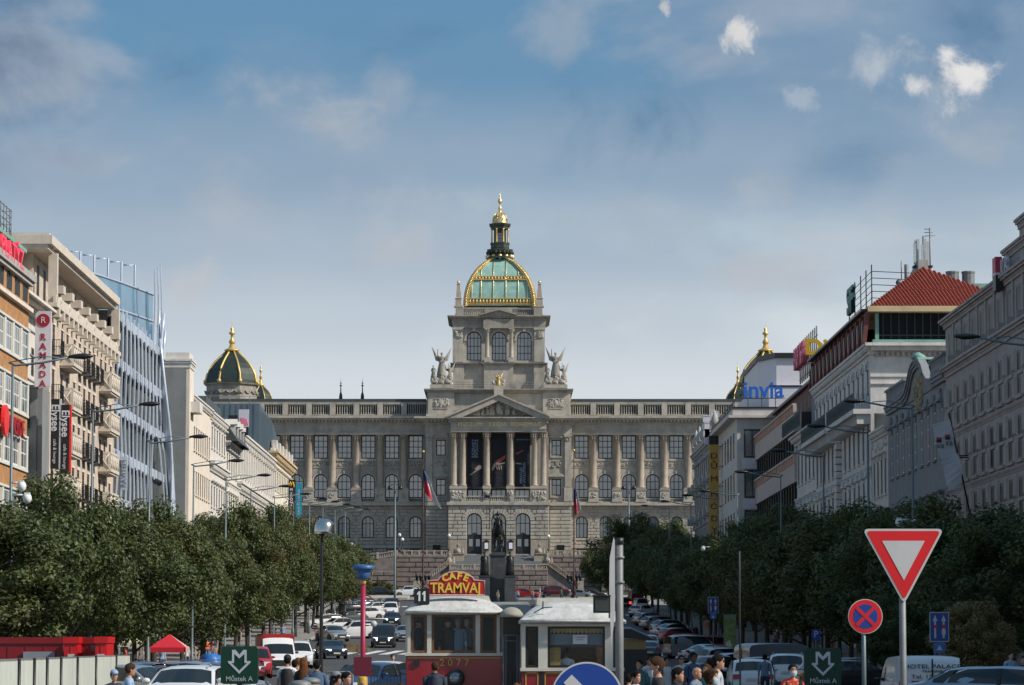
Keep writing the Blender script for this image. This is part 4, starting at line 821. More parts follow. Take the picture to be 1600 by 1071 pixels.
# ------------------------------------------------------------------ the equestrian monument
def monument():
    Y = 500.; sc = Y / FPX; g = gz(Y); P = thing('equestrian_monument','black bronze rider with raised lance on horseback on a high stone pedestal','monument',(X_(778,Y),Y,g)); Z = lambda py: Z_(py,Y) - g
    PD = mat('dark polished granite',(.06,.065,.07),.45,.3,.8); c = MB(); zt = Z(866)
    c.box(-3.0,3.0,-2.8,4.5,-.2,.4); c.box(-2.5,2.5,-2.3,4.2,.4,Z(922)); c.box(-2.2,2.2,-2.0,4,Z(922),Z(905)); c.box(-1.35,1.35,-1.7,3.2,Z(905),Z(903)); c.box(-1.2,1.2,-1.55,3.0,Z(903),zt - .25); c.box(-1.35,1.35,-1.75,3.2,zt - .25,zt); c.box(-1.05,1.05,-1.4,2.8,zt,zt + .28); c.build('pedestal',PD,P)
    text('SVATÝ VÁCLAVE',mat('worn gilt letter',(.3,.24,.12),.5,.1),P,(0,-1.57,Z(885)),.22,.01)
    z0 = zt + .28; s = 2.3
    # horse, walking towards the viewer, one foreleg raised
    H = {'rump': (0,1.15,1.35,.33),'hip': (0,.75,1.42,.38),'bar': (0,.2,1.33,.40),'ches': (0,-.35,1.36,.37),'brst': (0,-.62,1.42,.30),'nk1': (0,-.85,1.75,.2),'nk2': (.03,-1.05,2.05,.15),'pol': (.04,-1.22,2.2,.13),'fac': (.06,-1.42,1.98,.1),'muz': (.08,-1.55,1.72,.075),
         'tl1': (0,1.42,1.4,.09),'tl2': (.02,1.6,1.0,.12),'tl3': (.02,1.62,.5,.04)}
    E2 = [('rump','hip'),('hip','bar'),('bar','ches'),('ches','brst'),('brst','nk1'),('nk1','nk2'),('nk2','pol'),('pol','fac'),('fac','muz'),('rump','tl1'),('tl1','tl2'),('tl2','tl3')]
    for nm,sx,dy in (('a',-1,0),('b',1,.25)):
        H[nm + '1'] = (sx * .22,-.5,1.05,.17); H[nm + '2'] = (sx * .22,-.55 - dy * 1.2,.66 + dy * .6,.085); H[nm + '3'] = (sx * .22,-.5 - dy * .5,.2 + dy * 1.6,.055); H[nm + '4'] = (sx * .22,-.58 - dy * .4,.05 + dy * 1.3,.075)
        H[nm + '5'] = (sx * .24,1.0,1.0,.22); H[nm + '6'] = (sx * .24,.82 + dy * .4,.75,.12); H[nm + '7'] = (sx * .24,1.18 + dy * .6,.45,.07); H[nm + '8'] = (sx * .24,1.08 + dy * .6,.12,.055); H[nm + '9'] = (sx * .24,1.0 + dy * .6,.05,.08)
        E2 += [('brst',nm + '1'),(nm + '1',nm + '2'),(nm + '2',nm + '3'),(nm + '3',nm + '4'),('hip',nm + '5'),(nm + '5',nm + '6'),(nm + '6',nm + '7'),(nm + '7',nm + '8'),(nm + '8',nm + '9')]
    m = skin('horse',H,E2,BRONZE,1,2); mb = MB(); [mb.tube([(e + .04,-1.16,2.24),(e * 1.4 + .04,-1.15,2.42)],[.05,.01],5) for e in (-.07,.07)]; mb.loft([[(cos(a) * .05,-.92 - t * .28 + sin(a) * .16,1.72 + t * .62) for a in [k * pi / 4 for k in range(8)]] for t in (0,.3,.6,.9)])
    hm = join_mesh('horse',[(m,M4()),(mb.mesh('x',BRONZE),M4())],BRONZE); o = ob('horse',hm,P,(0,.3,z0)); o.scale = (s,) * 3
    p,e = body_pts(('up','bent'),0,1.8,False,1.25)
    k = {}
    for a,(x,y,z_,r) in p.items():
        if a[1:] == 'h': x *= 1.9
        if a[1:] == 'k': x,y,z_ = x * 3.4,-.28,.72
        elif a[1:] == 'f': x,y,z_ = x * 3.9,-.12,.28
        elif a[1:] == 't': x,y,z_ = x * 3.7,-.35,.2
        k[a] = (x,y,z_,r)
    rm = skin('f',k,e,BRONZE,1); mb = MB(); head_mb(mb,(0,-.02,1.74)); mb.lathe([(.125,1.74),(.13,1.8),(.1,1.9),(.03,1.98),(.01,2.05)],10)
    mb.loft([[(cos(a) * w * .9,.12 + abs(sin(a)) * .12 + d + sin(a) * .08,z_) for a in [q * pi / 6 for q in range(12)]] for z_,w,d in ((1.45,.2,0),(1.2,.32,.1),(.8,.42,.35),(.4,.48,.6))])
    rr = join_mesh('rider',[(rm,M4()),(mb.mesh('x',BRONZE),M4())],BRONZE); o = ob('rider',rr,P,(0,.35,z0 + .82 * s + .0)); o.scale = (s * .98,) * 3
    c = MB(); xl = -(778 - 765.2) * sc; c.tube([(xl,-.3,Z(828)),(xl,-.3,Z(774))],.055,6); c.lathe([(.0,0),(.09,.2),(.0,.7)],6,(xl,-.3,Z(774))); o = c.build('lance',BRONZE,P); c = MB(); c.prism([(xl - .95,Z(778.5)),(xl,Z(778.5)),(xl,Z(774)),(xl - .9,Z(774.3)),(xl - .75,Z(776))],-.33,-.27); c.build('pennant',BRONZE,o)
    for px,lb in ((757,'bronze robed saint standing left of the rider pedestal'),(797,'bronze robed saint standing right of the rider pedestal')):
        Yq = Y - 3.2; q = thing('saint_statue',lb,'statue',(X_(px,Yq),Yq,Z_(900,Yq)),0,'saints round the equestrian monument'); hh = 37 * Yq / FPX; k_ = hh / 1.9
        p,e = body_pts(('bent','down'),.1,1.9,False,1.2); m = skin('f',p,e,BRONZE,1); mb = MB(); head_mb(mb,(0,-.02,1.77)); mb.ell((0,.03,1.82),(.11,.13,.13),8,6)
        mb.loft([[(cos(a) * r * (1 + .07 * sin(a * 7 + z_ * 2)),.03 + sin(a) * r * .85,z_) for a in [i * pi / 9 for i in range(18)]] for r,z_ in ((.36,0),(.34,.4),(.32,.9),(.3,1.3),(.2,1.52),(.1,1.6))])
        o = ob('figure',join_mesh('saint',[(m,M4()),(mb.mesh('x',BRONZE),M4())],BRONZE),q,(0,0,0),.2); o.scale = (k_,) * 3
        c = MB(); d = Z_(900,Yq) - gz(Yq); c.box(-.85,.85,-.8,.9,-d,-.15); c.box(-.95,.95,-.9,1,-.15,0); c.build('pedestal',PD,q)
monument()
CS = .5
# ------------------------------------------------------------------ street houses
class Bl:
    """a house of the street: side -1 stands on the left (front faces +X), +1 on the right (front faces -X)"""
    def __init__(s,side,X,Y0,Y1,name,label,cat='building',group=None):
        s.side,s.X,s.Y0,s.Y1 = side,X,Y0,Y1; s.L = Y1 - Y0; s.g = gz((Y0 + Y1) / 2) - .2
        s.P = thing(name,label,cat,(side * X,Y0 if side < 0 else Y1,s.g),side * -pi / 2,group)
    def u(s,Y): return Y - s.Y0 if s.side < 0 else s.Y1 - Y
    def px(s,px): return s.u(s.X * FPX / abs(px - 780))                      # local x of a front point seen at column px
    def Yp(s,px): return s.X * FPX / abs(px - 780)
    def z(s,Z): return Z - s.g
    def zp(s,px,py): return Z_(py,s.Yp(px)) - s.g
    def mb(s): return MB()
    def shell(s,m,z1,holes=(),x0=0,x1=None,z0=0,dep=.2,depth=14,y=0,name='wall'):
        x1 = s.L if x1 is None else x1; w = MB(); wall_holes(w,x0,x1,z0,z1,list(holes),y,dep); e = dep + .02
        w.add([(x0,y,z0),(x0,y,z1),(x0,y + e,z1),(x0,y + e,z0)],[(0,1,2,3)]); w.add([(x1,y,z0),(x1,y + e,z0),(x1,y + e,z1),(x1,y,z1)],[(0,1,2,3)])
        w.box(x0,x1,y + e,y + depth,z0,z1); return w.build(name,m,s.P)
    def rows(s,cols,w,rows,y=0,dep=.15,arch=False,**k):
        """cols = local x of window centres, rows [(sill z, head z)] -> holes, and places windows"""
        H = [(c - w / 2,c + w / 2,a,b,arch) for a,b in rows for c in cols]
        for h in H: win(s.P,(h[0] + h[1]) / 2,h[2],w,h[3] - h[2],y + (dep - .06 if dep > .5 else .02),arch,flat=dep < .5,**k)
        return H
    def trim(s,name,m,fn): q = MB(); fn(q); return q.build(name,m,s.P)
    def face(s,near=True): return s.L * (0 if (s.side < 0) == near else 1)
def surrounds(b,H,m,hood=0,e=.16,sill=.1,y=0,keep=1):
    for i,h in enumerate(H):
        q = MB(); a,c,z0,z1 = h[:4]; q.box(a - e,a,y - .03,y,z0,z1); q.box(c,c + e,y - .03,y,z0,z1); q.box(a - e,c + e,y - .1,y,z1,z1 + e); q.box(a - e - .06,c + e + .06,y - .15,y,z0 - .16,z0)
        if hood == 1: q.box(a - e - .12,c + e + .12,y - .36,y,z1 + .42,z1 + .56); q.box(a - e,c + e,y - .12,y,z1 + e,z1 + .42)
        if hood == 2: q.box(a - e - .12,c + e + .12,y - .36,y,z1 + .34,z1 + .44); q.prism([(a - e - .15,z1 + .44),(c + e + .15,z1 + .44),((a + c) / 2,z1 + .95)],y - .36,y)
        q.build('window_surround',m,b.P)
lin = lambda a,b,n: [a + (b - a) * (i + .5) / n for i in range(n)]
# ---- left row -----------------------------------------------------------------
def left_row():
    # orange clad block at the frame's edge
    b = Bl(-1,30,148,203,'department_store','orange clad store with ribbon windows and a red rooftop sign at the left edge')
    cols = [c for k in range(16) for c in [b.L - 1.6 - k * 3.3]]; RW = [(b.z(z - 2.0),b.z(z)) for z in (22.1,18.75,15.3,11.8,8.3,4.8)]
    H = b.rows(cols,2.7,RW,nx=3,nz=(.5,),bar=.09,fm=WFRAME,gm=WGLASS); H2 = b.rows([c for c in cols if 1 < c < b.L - 1],2.2,[(b.z(23.9),b.z(25.0))],nx=2,nz=(),gm=WGLASSD)
    b.shell(BRICKO,b.z(25.4),H + H2,dep=.2)
    for a,c in RW: b.trim('window_band_frame',WFRAME,lambda q: (q.box(0,b.L,-.12,0,a - .14,a),q.box(0,b.L,-.12,0,c,c + .14),[q.box(x - .28,x + .28,-.08,0,a,c) for x in [cc + 1.65 for cc in cols[1:]] + [.15,b.L - .15]]))
    b.trim('cornice',CREAM,lambda q: (q.box(-.2,b.L + .1,-.3,.2,b.z(23.35),b.z(23.6)),)); b.trim('eaves',CONC,lambda q: (q.box(-.2,b.L + .6,-.4,.3,b.z(25.3),b.z(25.75)),q.box(-.2,b.L + .3,-.25,.3,b.z(25.05),b.z(25.3))))
    Hh = b.rows([b.L - 1.5 - i * 2 for i in range(20)],1.1,[(b.z(26.1),b.z(26.9))],y=.9,nx=1,nz=(),gm=WGLASSD); b.shell(CONC,b.z(27.2),Hh,z0=b.z(25.76),y=.9,depth=10,name='attic_wall'); b.trim('attic_roof',COPG,lambda q: q.box(0,b.L + .2,.2,11,b.z(27.2),b.z(27.45)))
    b.trim('roof_railing',STEEL,lambda q: ([q.tube([(0,.9,b.z(27.5) + k * .42),(b.L - 2,.9,b.z(27.5) + k * .42)],.03,4) for k in range(6)],[q.tube([(x,.9,b.z(27.4)),(x,.9,b.z(29.7))],.035,4) for x in lin(0,b.L - 2,44)],[q.tube([(b.L - 2,.9 + i * 1.2,b.z(27.4)),(b.L - 2,.9 + i * 1.2,b.z(29.7))],.03,4) for i in range(8)],[q.tube([(b.L - 2,.9,b.z(27.5) + k * .42),(b.L - 2,10,b.z(27.5) + k * .42)],.03,4) for k in range(6)]))
    s = thing('rooftop_sign','red neon rooftop letters on the orange clad store at the left edge','sign',(-30 + .3,187,Z_(424,195))); red = mat('red neon letter',(.8,.05,.09),.4,.04,2,emis=.25)
    text('PLATÝZ',red,s,(0,6.5,.9),1.7,.12,rz=pi / 2,name='letters',xs=1.5)
    c = MB(); [c.tube([(-.25,x,-.4),(-.25,x,1.9)],.04,4) for x in (0,2.5,5,7.5,10)]; c.build('frame',BLACKP,s)
    s = thing('wall_sign','red round logo and dark red letters on the orange facade','sign',(-30 + .25,190,Z_(663,195))); c = MB(); c.T = M4.Rotation(pi / 2,4,'Y'); c.lathe([(.95,-.1),(.95,.12)],20,(0,2.2,0),False); c.T = None; c.build('disc',mat('signal red',(.75,.02,.02),.4,.03),s); text('INSIDE',mat('dark red letter',(.35,.01,.02),.4,.03),s,(.05,6.8,-.1),1.5,.08,rz=pi / 2,xs=1.25)
    # recessed cream house
    b = Bl(-1,31.4,203,219.5,'narrow_house','narrow recessed cream house between the orange store and the hotel'); zt = b.z(24.6)
    H = b.rows(lin(0,b.L,5),1.3,[(b.z(z - 1.9),b.z(z)) for z in (22.2,18.9,15.6,12.3,9)],nx=2,nz=(.6,),gm=WGLASSD); b.shell(WHITEB,zt,H); b.trim('cornice',CREAM,lambda q: cornice(q,0,b.L,zt - .4,.75,2.6,0,0,.3)); b.trim('string_course',GREYB,lambda q: [q.box(0,b.L,-.07,0,b.z(z),b.z(z) + .1) for z in (23.2,21.6,19.9,18.2,16.5,14.8,13.1)])
    # Hotel
    b = Bl(-1,30.4,212,252,'hotel','beige travertine hotel with stone balconies and a deep flat cornice on the left')
    g = b.z; wz = [(g(z + .15),g(z + 2.15)) for z in (21.9,18.85,15.8,12.75,9.7,6.6)]
    cols = [b.u(Y) for Y in (217.4,221.6,224.4,228.2,231.0,233.8,236.6,239.4,243.4,246.2,249.6)]
    H = b.rows(cols,1.15,wz,nx=2,nz=(.7,),gm=WGLASSD,bar=.1,fm=mat('brown window frame',(.10,.05,.035),.6,.1)); xs0 = b.u(215.5)
    b.shell(JALTA,g(25.2),[h for h in H],x0=xs0); b.trim('side_wing',GREYB,lambda q: (q.box(0,xs0,.3,14,0,g(19.3)),q.box(.1,xs0 + .1,-.05,.3,0,g(19.3)),q.box(-.1,xs0,.2,14,g(19.3),g(19.5))))
    for zz in (16.6,11.2): win(b.P,0,0,.9,1.8,0,False,1,(.3,),gm=WGLASSD).matrix_local = M4.Translation((-.08,1.2,g(zz))) @ M4.Rotation(-pi / 2,4,'Z')
    for h in H:
        q = MB(); a,c,z0,z1 = h[:4]; q.box(a - .13,c + .13,-.06,0,z1,z1 + .14); q.build('window_head',CREAM,b.P)
    XB = mat('balcony stone',(.55,.49,.42),.85,.12,1.5,.1,5,stain=.3)
    for Ya,Yb in ((220.4,225.4),(242.2,247.6)):
        for zz in (21.9,18.85,15.8,12.75):
            q = MB(); a,c = b.u(Ya),b.u(Yb); z0 = g(zz); q.box(a,c,-1.0,0,z0 - .35,z0 - .1); q.box(a + .1,c - .1,-.9,0,z0 - .5,z0 - .35); q.box(a,c,-1.0,-.85,z0 + 1.0,z0 + 1.15); q.box(a,a + .15,-.85,0,z0 + 1.0,z0 + 1.15); q.box(c - .15,c,-.85,0,z0 + 1.0,z0 + 1.15)
            n = 5
            for i in range(n + 1): x = a + (c - a - .14) * i / n; q.box(x,x + .14,-.99,-.86,z0 - .1,z0 + 1)
            q.box(a + .1,c - .1,-.9,-.87,z0 - .1,z0 + 1.0); q.box(a + .02,a + .05,-.87,0,z0 - .1,z0 + 1)
            for i in range(n):
                x0,x1 = a + .14 + (c - a - .14) * i / n,a + (c - a - .14) * (i + 1) / n
                for p,r in (((x0,z0 - .1),(x1,z0 + 1)),((x0,z0 + 1),(x1,z0 - .1))): q.tube([(p[0],-.93,p[1]),(r[0],-.93,r[1])],.06,4)
            for p,r in (((-.85,z0 - .1),(-.05,z0 + 1)),((-.85,z0 + 1),(-.05,z0 - .1))): q.tube([(a,p[0],p[1]),(a,r[0],r[1])],.06,4)
            q.box(a - .02,a + .1,-.88,-.78,z0 - .1,z0 + 1); q.box(a - .02,a + .1,-.1,0,z0 - .1,z0 + 1); q.build('stone_balcony',XB,b.P)
    for Y in (217.4,231.0,233.8,236.6,239.4):
        for zz in (21.9,18.85,15.8,12.75):
            q = MB(); a,c,z0 = b.u(Y) - .85,b.u(Y) + .85,g(zz); q.box(a,c,-.65,0,z0 - .1,z0 + .05)
            for k in (1.05,.6): q.box(a,c,-.63,-.6,z0 + k,z0 + k + .04); q.box(a,a + .03,-.62,0,z0 + k,z0 + k + .04)
            for i in range(9): x = a + (c - a) * i / 8; q.box(x - .015,x + .015,-.63,-.6,z0,z0 + 1.08)
            for i in range(4): q.box(a,a + .03,-.15 * i - .05,-.15 * i - .02,z0,z0 + 1.08)
            q.build('iron_balcony',BLACKP,b.P)
    b.trim('attic_balcony',XB,lambda q: (q.box(xs0 - .2,b.L,-.5,.1,g(25.1),g(25.4)),q.box(xs0,b.L,-.4,-.2,g(25.4),g(25.9)),[(q.box(x - .55,x + .55,-.65,.3,g(26.2),g(26.75)),q.lathe([(.3,g(25.4)),(.42,g(25.8)),(.3,g(26.2))],8,(x,-.1,0))) for x in lin(xs0,b.L,8)],[q.box(x - .3,x + .3,-.5,0,g(24.5),g(25.1)) for x in lin(xs0,b.L,15)]))
    Ha = b.rows(lin(xs0 + 1.5,b.L,11),1.3,[(g(26.0),g(28.3))],y=1.3,nx=2,nz=(),gm=WGLASSD); b.shell(JALTA,g(28.8),Ha,x0=xs0 + .3,z0=g(25.2),y=1.3,depth=11,name='attic_wall')
    [b.trim('attic_pier',XB,lambda q: q.box(x - .3,x + .3,-.4,.2,g(25.4),g(28.8))) for x in [xs0 + .6,b.L - .5]]; b.trim('cornice',XB,lambda q: (q.box(xs0 - 2.2,b.L - .5,-.1,13,g(28.8),g(29.1)),q.box(xs0 - 2.4,b.L - .2,-.4,13.4,g(29.1),g(29.7)),q.box(xs0 - 2.3,b.L - .3,-.2,13,g(29.7),g(29.85)))); b.trim('upper_side_wall',JALTA,lambda q: (q.box(xs0 - 2.2,xs0 + .28,1.9,13,g(20),g(28.8)),q.box(xs0 - .1,xs0 + .25,1.2,1.9,g(25),g(28.8))))
    s = thing('hotel_sign','tall white vertical sign lettered RAMADA with a red monogram disc','sign',(X_(62.5,211.6),211.6,Z_(605,211.6))); h = Z_(487,211.6) - Z_(605,211.6); w = .52
    c = MB(); c.box(-w,w,-.15,.15,0,h); c.build('panel',mat('sign white',(.58,.57,.62),.5,.05),s); rl = mat('deep red letter',(.33,.012,.03),.5,.03)
    for i,ch in enumerate('RAMADA'): text(ch,rl,s,(0,-.17,h - 1.75 - i * .62),.62,.02,bold=.01)
    c = MB(); c.T = M4.Rotation(pi / 2,4,'X'); c.lathe([(.44,.15),(.44,.19)],22,(0,h - .62,0),False); c.T = None; c.build('disc',rl,s); text('R',MATS['sign white'],s,(0,-.21,h - .62),.6,.01)
    for i,(px,y0,y1) in enumerate(((83,624,733),(99,633,741))):
        Y = 211.4; s = thing('banner_sign',('left' if i == 0 else 'right') + ' of two black vertical signs lettered Elysee beside the hotel','sign',(X_(px,Y),Y,Z_(y1,Y)),0,'black vertical signs on the hotel'); h = Z_(y0,Y) - Z_(y1,Y); c = MB(); c.box(-.27,.27,-.12,.12,0,h); c.build('panel',BLACKP,s)
        c = MB(); c.box(.28,.4,-.1,.1,0,h); c.build('edge',mat('signal red',(.75,.02,.02),.4,.03) if i else MATS['sign white'],s); text('Elysee',MATS['sign white'],s,(0,-.14,h - 1.25),.72,.01,rot=(0,pi / 2,0),bold=.012); text('cafe & lounge',MATS['sign white'],s,(0,-.14,1.15),.3,.01,rot=(0,pi / 2,0))
    # glass office with wavy fins
    b = Bl(-1,30.5,252,290,'glass_office','glass office building wrapped in wavy white metal fins on the left'); g = b.z; GF = mat('pale fin metal',(.52,.58,.68),.35,.08,2,metal=.3); BG = glassy('blue glass',(.09,.2,.30),.1,1,2.0)
    zt = 28.9; b.trim('wall',GREYB,lambda q: q.box(0,b.L,.5,14,0,g(zt - .1)))
    fl_ = [28.6,24.9,21.2,17.5,13.8,10.1,6.4]
    for i,zz in enumerate(fl_): b.trim('floor_band',mat('pale blue panel',(.42,.47,.54),.5,.1),lambda q: (q.box(0,b.L,-.15,.5,g(zz - .35),g(zz + .35)),[q.box(x - .5,x + .5,-.2,-.15,g(zz - .55),g(zz + .2)) for x in lin(0,31,9)]))
    for i in range(len(fl_) - 1):
        for x in lin(0,b.L,12): win(b.P,x,g(fl_[i + 1] + .36),b.L / 12 - .1,fl_[i] - fl_[i + 1] - .72,.25,False,2,(),gm=WGLASS,fm=STEEL)
    for i in range(12):
        x = .8 + i * 2.9; ph = i * .35; q = MB(); n = 26; zz0,zz1 = g(3),g(zt + .4 if i < 9 else zt + 7.5 - abs(i - 11) * .6); P_ = []
        for k in range(n + 1): zz = zz0 + (zz1 - zz0) * k / n; P_.append((x + .45 * sin(zz * .42 + ph),-.26 - .1 * sin(zz * .55 + ph) - (.9 * max(0,sin((zz - 3) * .19)) if i > 9 else 0),zz))
        for A,B in zip(P_,P_[1:]): q.add([(A[0] - .2,A[1] - .05,A[2]),(A[0] + .2,A[1] - .05,A[2]),(A[0] + .2,A[1] + .05,A[2]),(A[0] - .2,A[1] + .05,A[2]),(B[0] - .2,B[1] - .05,B[2]),(B[0] + .2,B[1] - .05,B[2]),(B[0] + .2,B[1] + .05,B[2]),(B[0] - .2,B[1] + .05,B[2])],[(0,1,5,4),(1,2,6,5),(2,3,7,6),(3,0,4,7)])
        q.build('wavy_fin',GF,b.P)
    for k in range(7):      # fins bundled at the rounded far corner
        q = MB(); P_ = [(31.5 + k * 1.05 + .3 * sin(t * .5 + k),-.7 - .8 * sin(t * .16 + k * .25 - .6),g(3) + t) for t in [j * 1.4 for j in range(int((33.5 - 3 - abs(k - 4) * .7) / 1.4) + 1)]]; q.tube(P_,.14,5); q.build('wavy_fin',GF,b.P)
    b.trim('corner_glazing',BG,lambda q: q.loft([[(15 + 15.5 * (1 - cos(a)) * 1.0 if 0 else 6 + 26 * sin(a),8 - 7.6 * sin(a) ** .6 if a > 0 else 8,zz) for a in [i * pi / 2 / 9 for i in range(10)]] + [(32,10,zz),(6,10,zz)] for zz in (g(zt),g(33.6))],False))
    b.trim('glazing_rail',GF,lambda q: [q.tube([(6 + 26 * sin(a),7.95 - 7.6 * sin(a) ** .6,zz) for a in [i * pi / 2 / 9 for i in range(10)]],.1,4) for zz in (g(33.6),g(31.2))])
    b.trim('roof_frame',GF,lambda q: ([q.tube([(12 + k * 2.4,2 + (8 - k) * .9,g(28.9)),(12.3 + k * 2.4,2 + (8 - k) * .9,g(36.2 if k > 2 else 34.5)),(12.3 + k * 2.4,3 + (8 - k) * .9,g(36.2))],.08,4) for k in range(9)],[q.tube([(6 + k * 1.6,3 + (8 - k) * 1.3,g(28.9)),(6.6 + k * 1.6,3.2 + (8 - k) * 1.3,g(33.5)),(6 + k * 1.6,3.4 + (8 - k) * 1.3,g(36))],.06,4) for k in range(6)]))
    s = thing('banner_sign','small white vertical sign with grey letters on the corner of the glass office','sign',(X_(192,254),254,Z_(766,254))); c = MB(); c.box(-.26,.26,-.1,.1,0,Z_(714,254) - Z_(766,254)); c.build('panel',GF,s); text('RAVITEM',mat('grey letter',(.2,.22,.25),.5,.03),s,(0,-.12,1.3),.55,.01,rot=(0,-pi / 2,0))
    # cream block with grey side wall
    b = Bl(-1,28.4,290,314,'apartment_building','tall cream building with a blank grey side wall beside the glass office'); g = b.z
    cols = [b.u(Y) for Y in (297.5,299.7,301.9,304.1,306.3,308.5,310.7,312.9)]; H = b.rows(cols,.9,[(g(z),g(z + 2.1)) for z in (20.6,16.5,12.4,8.3)],nx=2,nz=(.7,),gm=WGLASSD,bar=.05); H += b.rows([b.u(292)],1.1,[(g(z),g(z + 2.0)) for z in (24.3,20.6,16.5,12.4)],nx=2,nz=(.7,),gm=WGLASSD)
    b.shell(CREAM,g(25.3),H[:32] + [h for h in H[32:] if h[3] < g(25)]); b.trim('side_wall',GREYB,lambda q: q.box(-.05,-.001,.05,14,0,g(28.4))); b.trim('corner_tower',CREAM,lambda q: (q.box(0,4,-.25,0,0,g(28.2)),q.box(0,4,0,14,g(25.3),g(28.3)))); b.trim('tower_cornice',WHITEB,lambda q: (cornice(q,0,4,g(27.6),.8,.5,-.25,0,14),q.box(.2,3.8,-.2,14,g(28.4),g(29.0)))); b.trim('tower_balcony',WHITEB,lambda q: q.box(1,4,-1.1,-.25,g(23.6),g(24.6)))
    b.trim('cornice',WHITEB,lambda q: cornice(q,4,b.L,g(24.9),.6,.8,0,.6,.5,False)); surrounds(b,H[:32],CREAM,0,.12)
    rt = thing('dish_cluster','satellite dishes and aerials on the roof of the cream building','antenna',(-30,299,25.5))
    for k in range(6): q = MB(); x,y = random.uniform(-3,1),k * 2.2; q.tube([(x,y,0),(x,y,random.uniform(1.2,2.6))],.05,5); q.T = M4.Translation((x,y,1.6)) @ M4.Rotation(1.2,4,'X'); q.lathe([(.05,0),(.35,.06),(.55,.2)],12); q.T = None; q.build('dish',STEEL,rt)
    # white corniced houses
    b = Bl(-1,28.4,314,332,'corniced_house','white corniced house with a stepped roofline next to the cream building',group='classical houses on the left'); g = b.z; cols = lin(.5,b.L - .3,6)
    H = b.rows(cols,1.1,[(g(z),g(z + 2.0)) for z in (22.0,16.2,12.6,8.6)],nx=2,nz=(.65,),gm=WGLASSD); b.shell(WHITEB,g(25.2),H); surrounds(b,H,WHITEB,1); b.trim('cornice',WHITEB,lambda q: (cornice(q,0,b.L,g(24.7),.7,.8,0,.5,.5),cornice(q,0,b.L,g(19.6),.9,1.1,0,.5,.3),q.box(0,b.L,-.15,0,g(11.6),g(11.9)))); b.trim('roof',SLATE,lambda q: q.prism([(0,g(25.3)),(b.L,g(25.3)),(b.L - 1,g(27.0)),(1,g(27.0))],.5,12))
    b = Bl(-1,28.4,332,347,'mansard_house','white house with a dark overhanging mansard roof with small dormers',group='classical houses on the left'); g = b.z; cols = lin(.5,b.L - .5,5)
    H = b.rows(cols,1.1,[(g(z),g(z + 2.1)) for z in (20.4,16.0,11.6,8)],nx=2,nz=(.65,),gm=WGLASSD); b.shell(WHITEB,g(23.6),H); surrounds(b,H,WHITEB,2); b.trim('cornice',WHITEB,lambda q: (cornice(q,0,b.L,g(23.2),.5,1.1,0,.6,.3),cornice(q,0,b.L,g(18.9),.6,.8,0,.5,.3)))
    b.trim('mansard_roof',SLATE,lambda q: q.add([(-.2,-1.3,g(23.7)),(b.L + .2,-1.3,g(23.7)),(b.L + .2,.4,g(26.2)),(-.2,.4,g(26.2)),(b.L + .2,12,g(26.5)),(-.2,12,g(26.5)),(-.2,12,g(23.7)),(b.L + .2,12,g(23.7))],[(0,1,2,3),(3,2,4,5),(0,3,5,6),(1,7,4,2)]))
    for x in lin(0,b.L,4): q = MB(); q.box(x - .6,x + .6,-.9,1,g(24.1),g(25.5)); q.prism([(x - .75,g(25.5)),(x + .75,g(25.5)),(x,g(26.1))],-1.05,1); o = q.build('dormer',WHITEB,b.P); q = MB(); q.box(x - .4,x + .4,-.93,-.9,g(24.3),g(25.3)); q.build('pane',WGLASSD,o)
    b = Bl(-1,28.4,347,401,'palace_house','long white neoclassical house with pilasters and a bracketed string course on the left',group='classical houses on the left'); g = b.z; cols = lin(.3,b.L - .3,15)
    H = b.rows(cols,1.2,[(g(z),g(z + h)) for z,h in ((21.6,2.6),(17.2,2.0),(12.6,2.2),(8.4,2.2))],nx=2,nz=(.65,),gm=WGLASSD); b.shell(WHITEB,g(25.6),H); surrounds(b,H[15:],WHITEB,1)
    for x in lin(-1.2,b.L + 1.2,16): b.trim('pilaster',WHITEB,lambda q: (q.box(x - .4,x + .4,-.3,0,g(21.0),g(24.8)),q.box(x - .5,x + .5,-.45,0,g(24.4),g(24.8)),q.box(x - .4,x + .4,-.2,0,g(12),g(19.0))))
    b.trim('cornice',WHITEB,lambda q: (cornice(q,0,b.L,g(24.9),.9,1.1,0,.7,.5),cornice(q,0,b.L,g(19.2),1.1,1.3,0,.7,.3)))
    b = Bl(-1,28.4,401,437,'corner_house','pale yellow corner house with a deep brown cornice ending the left row',group='classical houses on the left'); g = b.z; cols = lin(.3,b.L - .3,11)
    H = b.rows(cols,1.3,[(g(z),g(z + 2.3)) for z in (22.4,17.8,13.0)],nx=2,nz=(.65,),gm=WGLASSD); b.shell(CREAM2,g(26.7),H); surrounds(b,H,CREAM2,1); b.trim('cornice',WARM,lambda q: (cornice(q,0,b.L,g(25.9),1.1,1.6,0,.8,.5),cornice(q,0,b.L,g(16.6),.4,.8,0,0,.3))); b.trim('roof_parapet',WHITEB,lambda q: (q.box(0,b.L,-.2,.3,g(27.0),g(27.4)),[q.box(x - .8,x + .8,-.35,.3,g(27.4),g(28.5)) for x in lin(0,b.L,6)],[q.box(x,x + .3,-.1,.1,g(27.4),g(28.0)) for x in lin(0,b.L,30)]))
    b = Bl(-1,28.9,385,434,'rooftop_extension','blue grey seam metal rooftop storey above the white neoclassical house'); g = b.z; BM = mat('blue grey seam metal',(.10,.14,.17),.45,.15,.7,metal=.4)
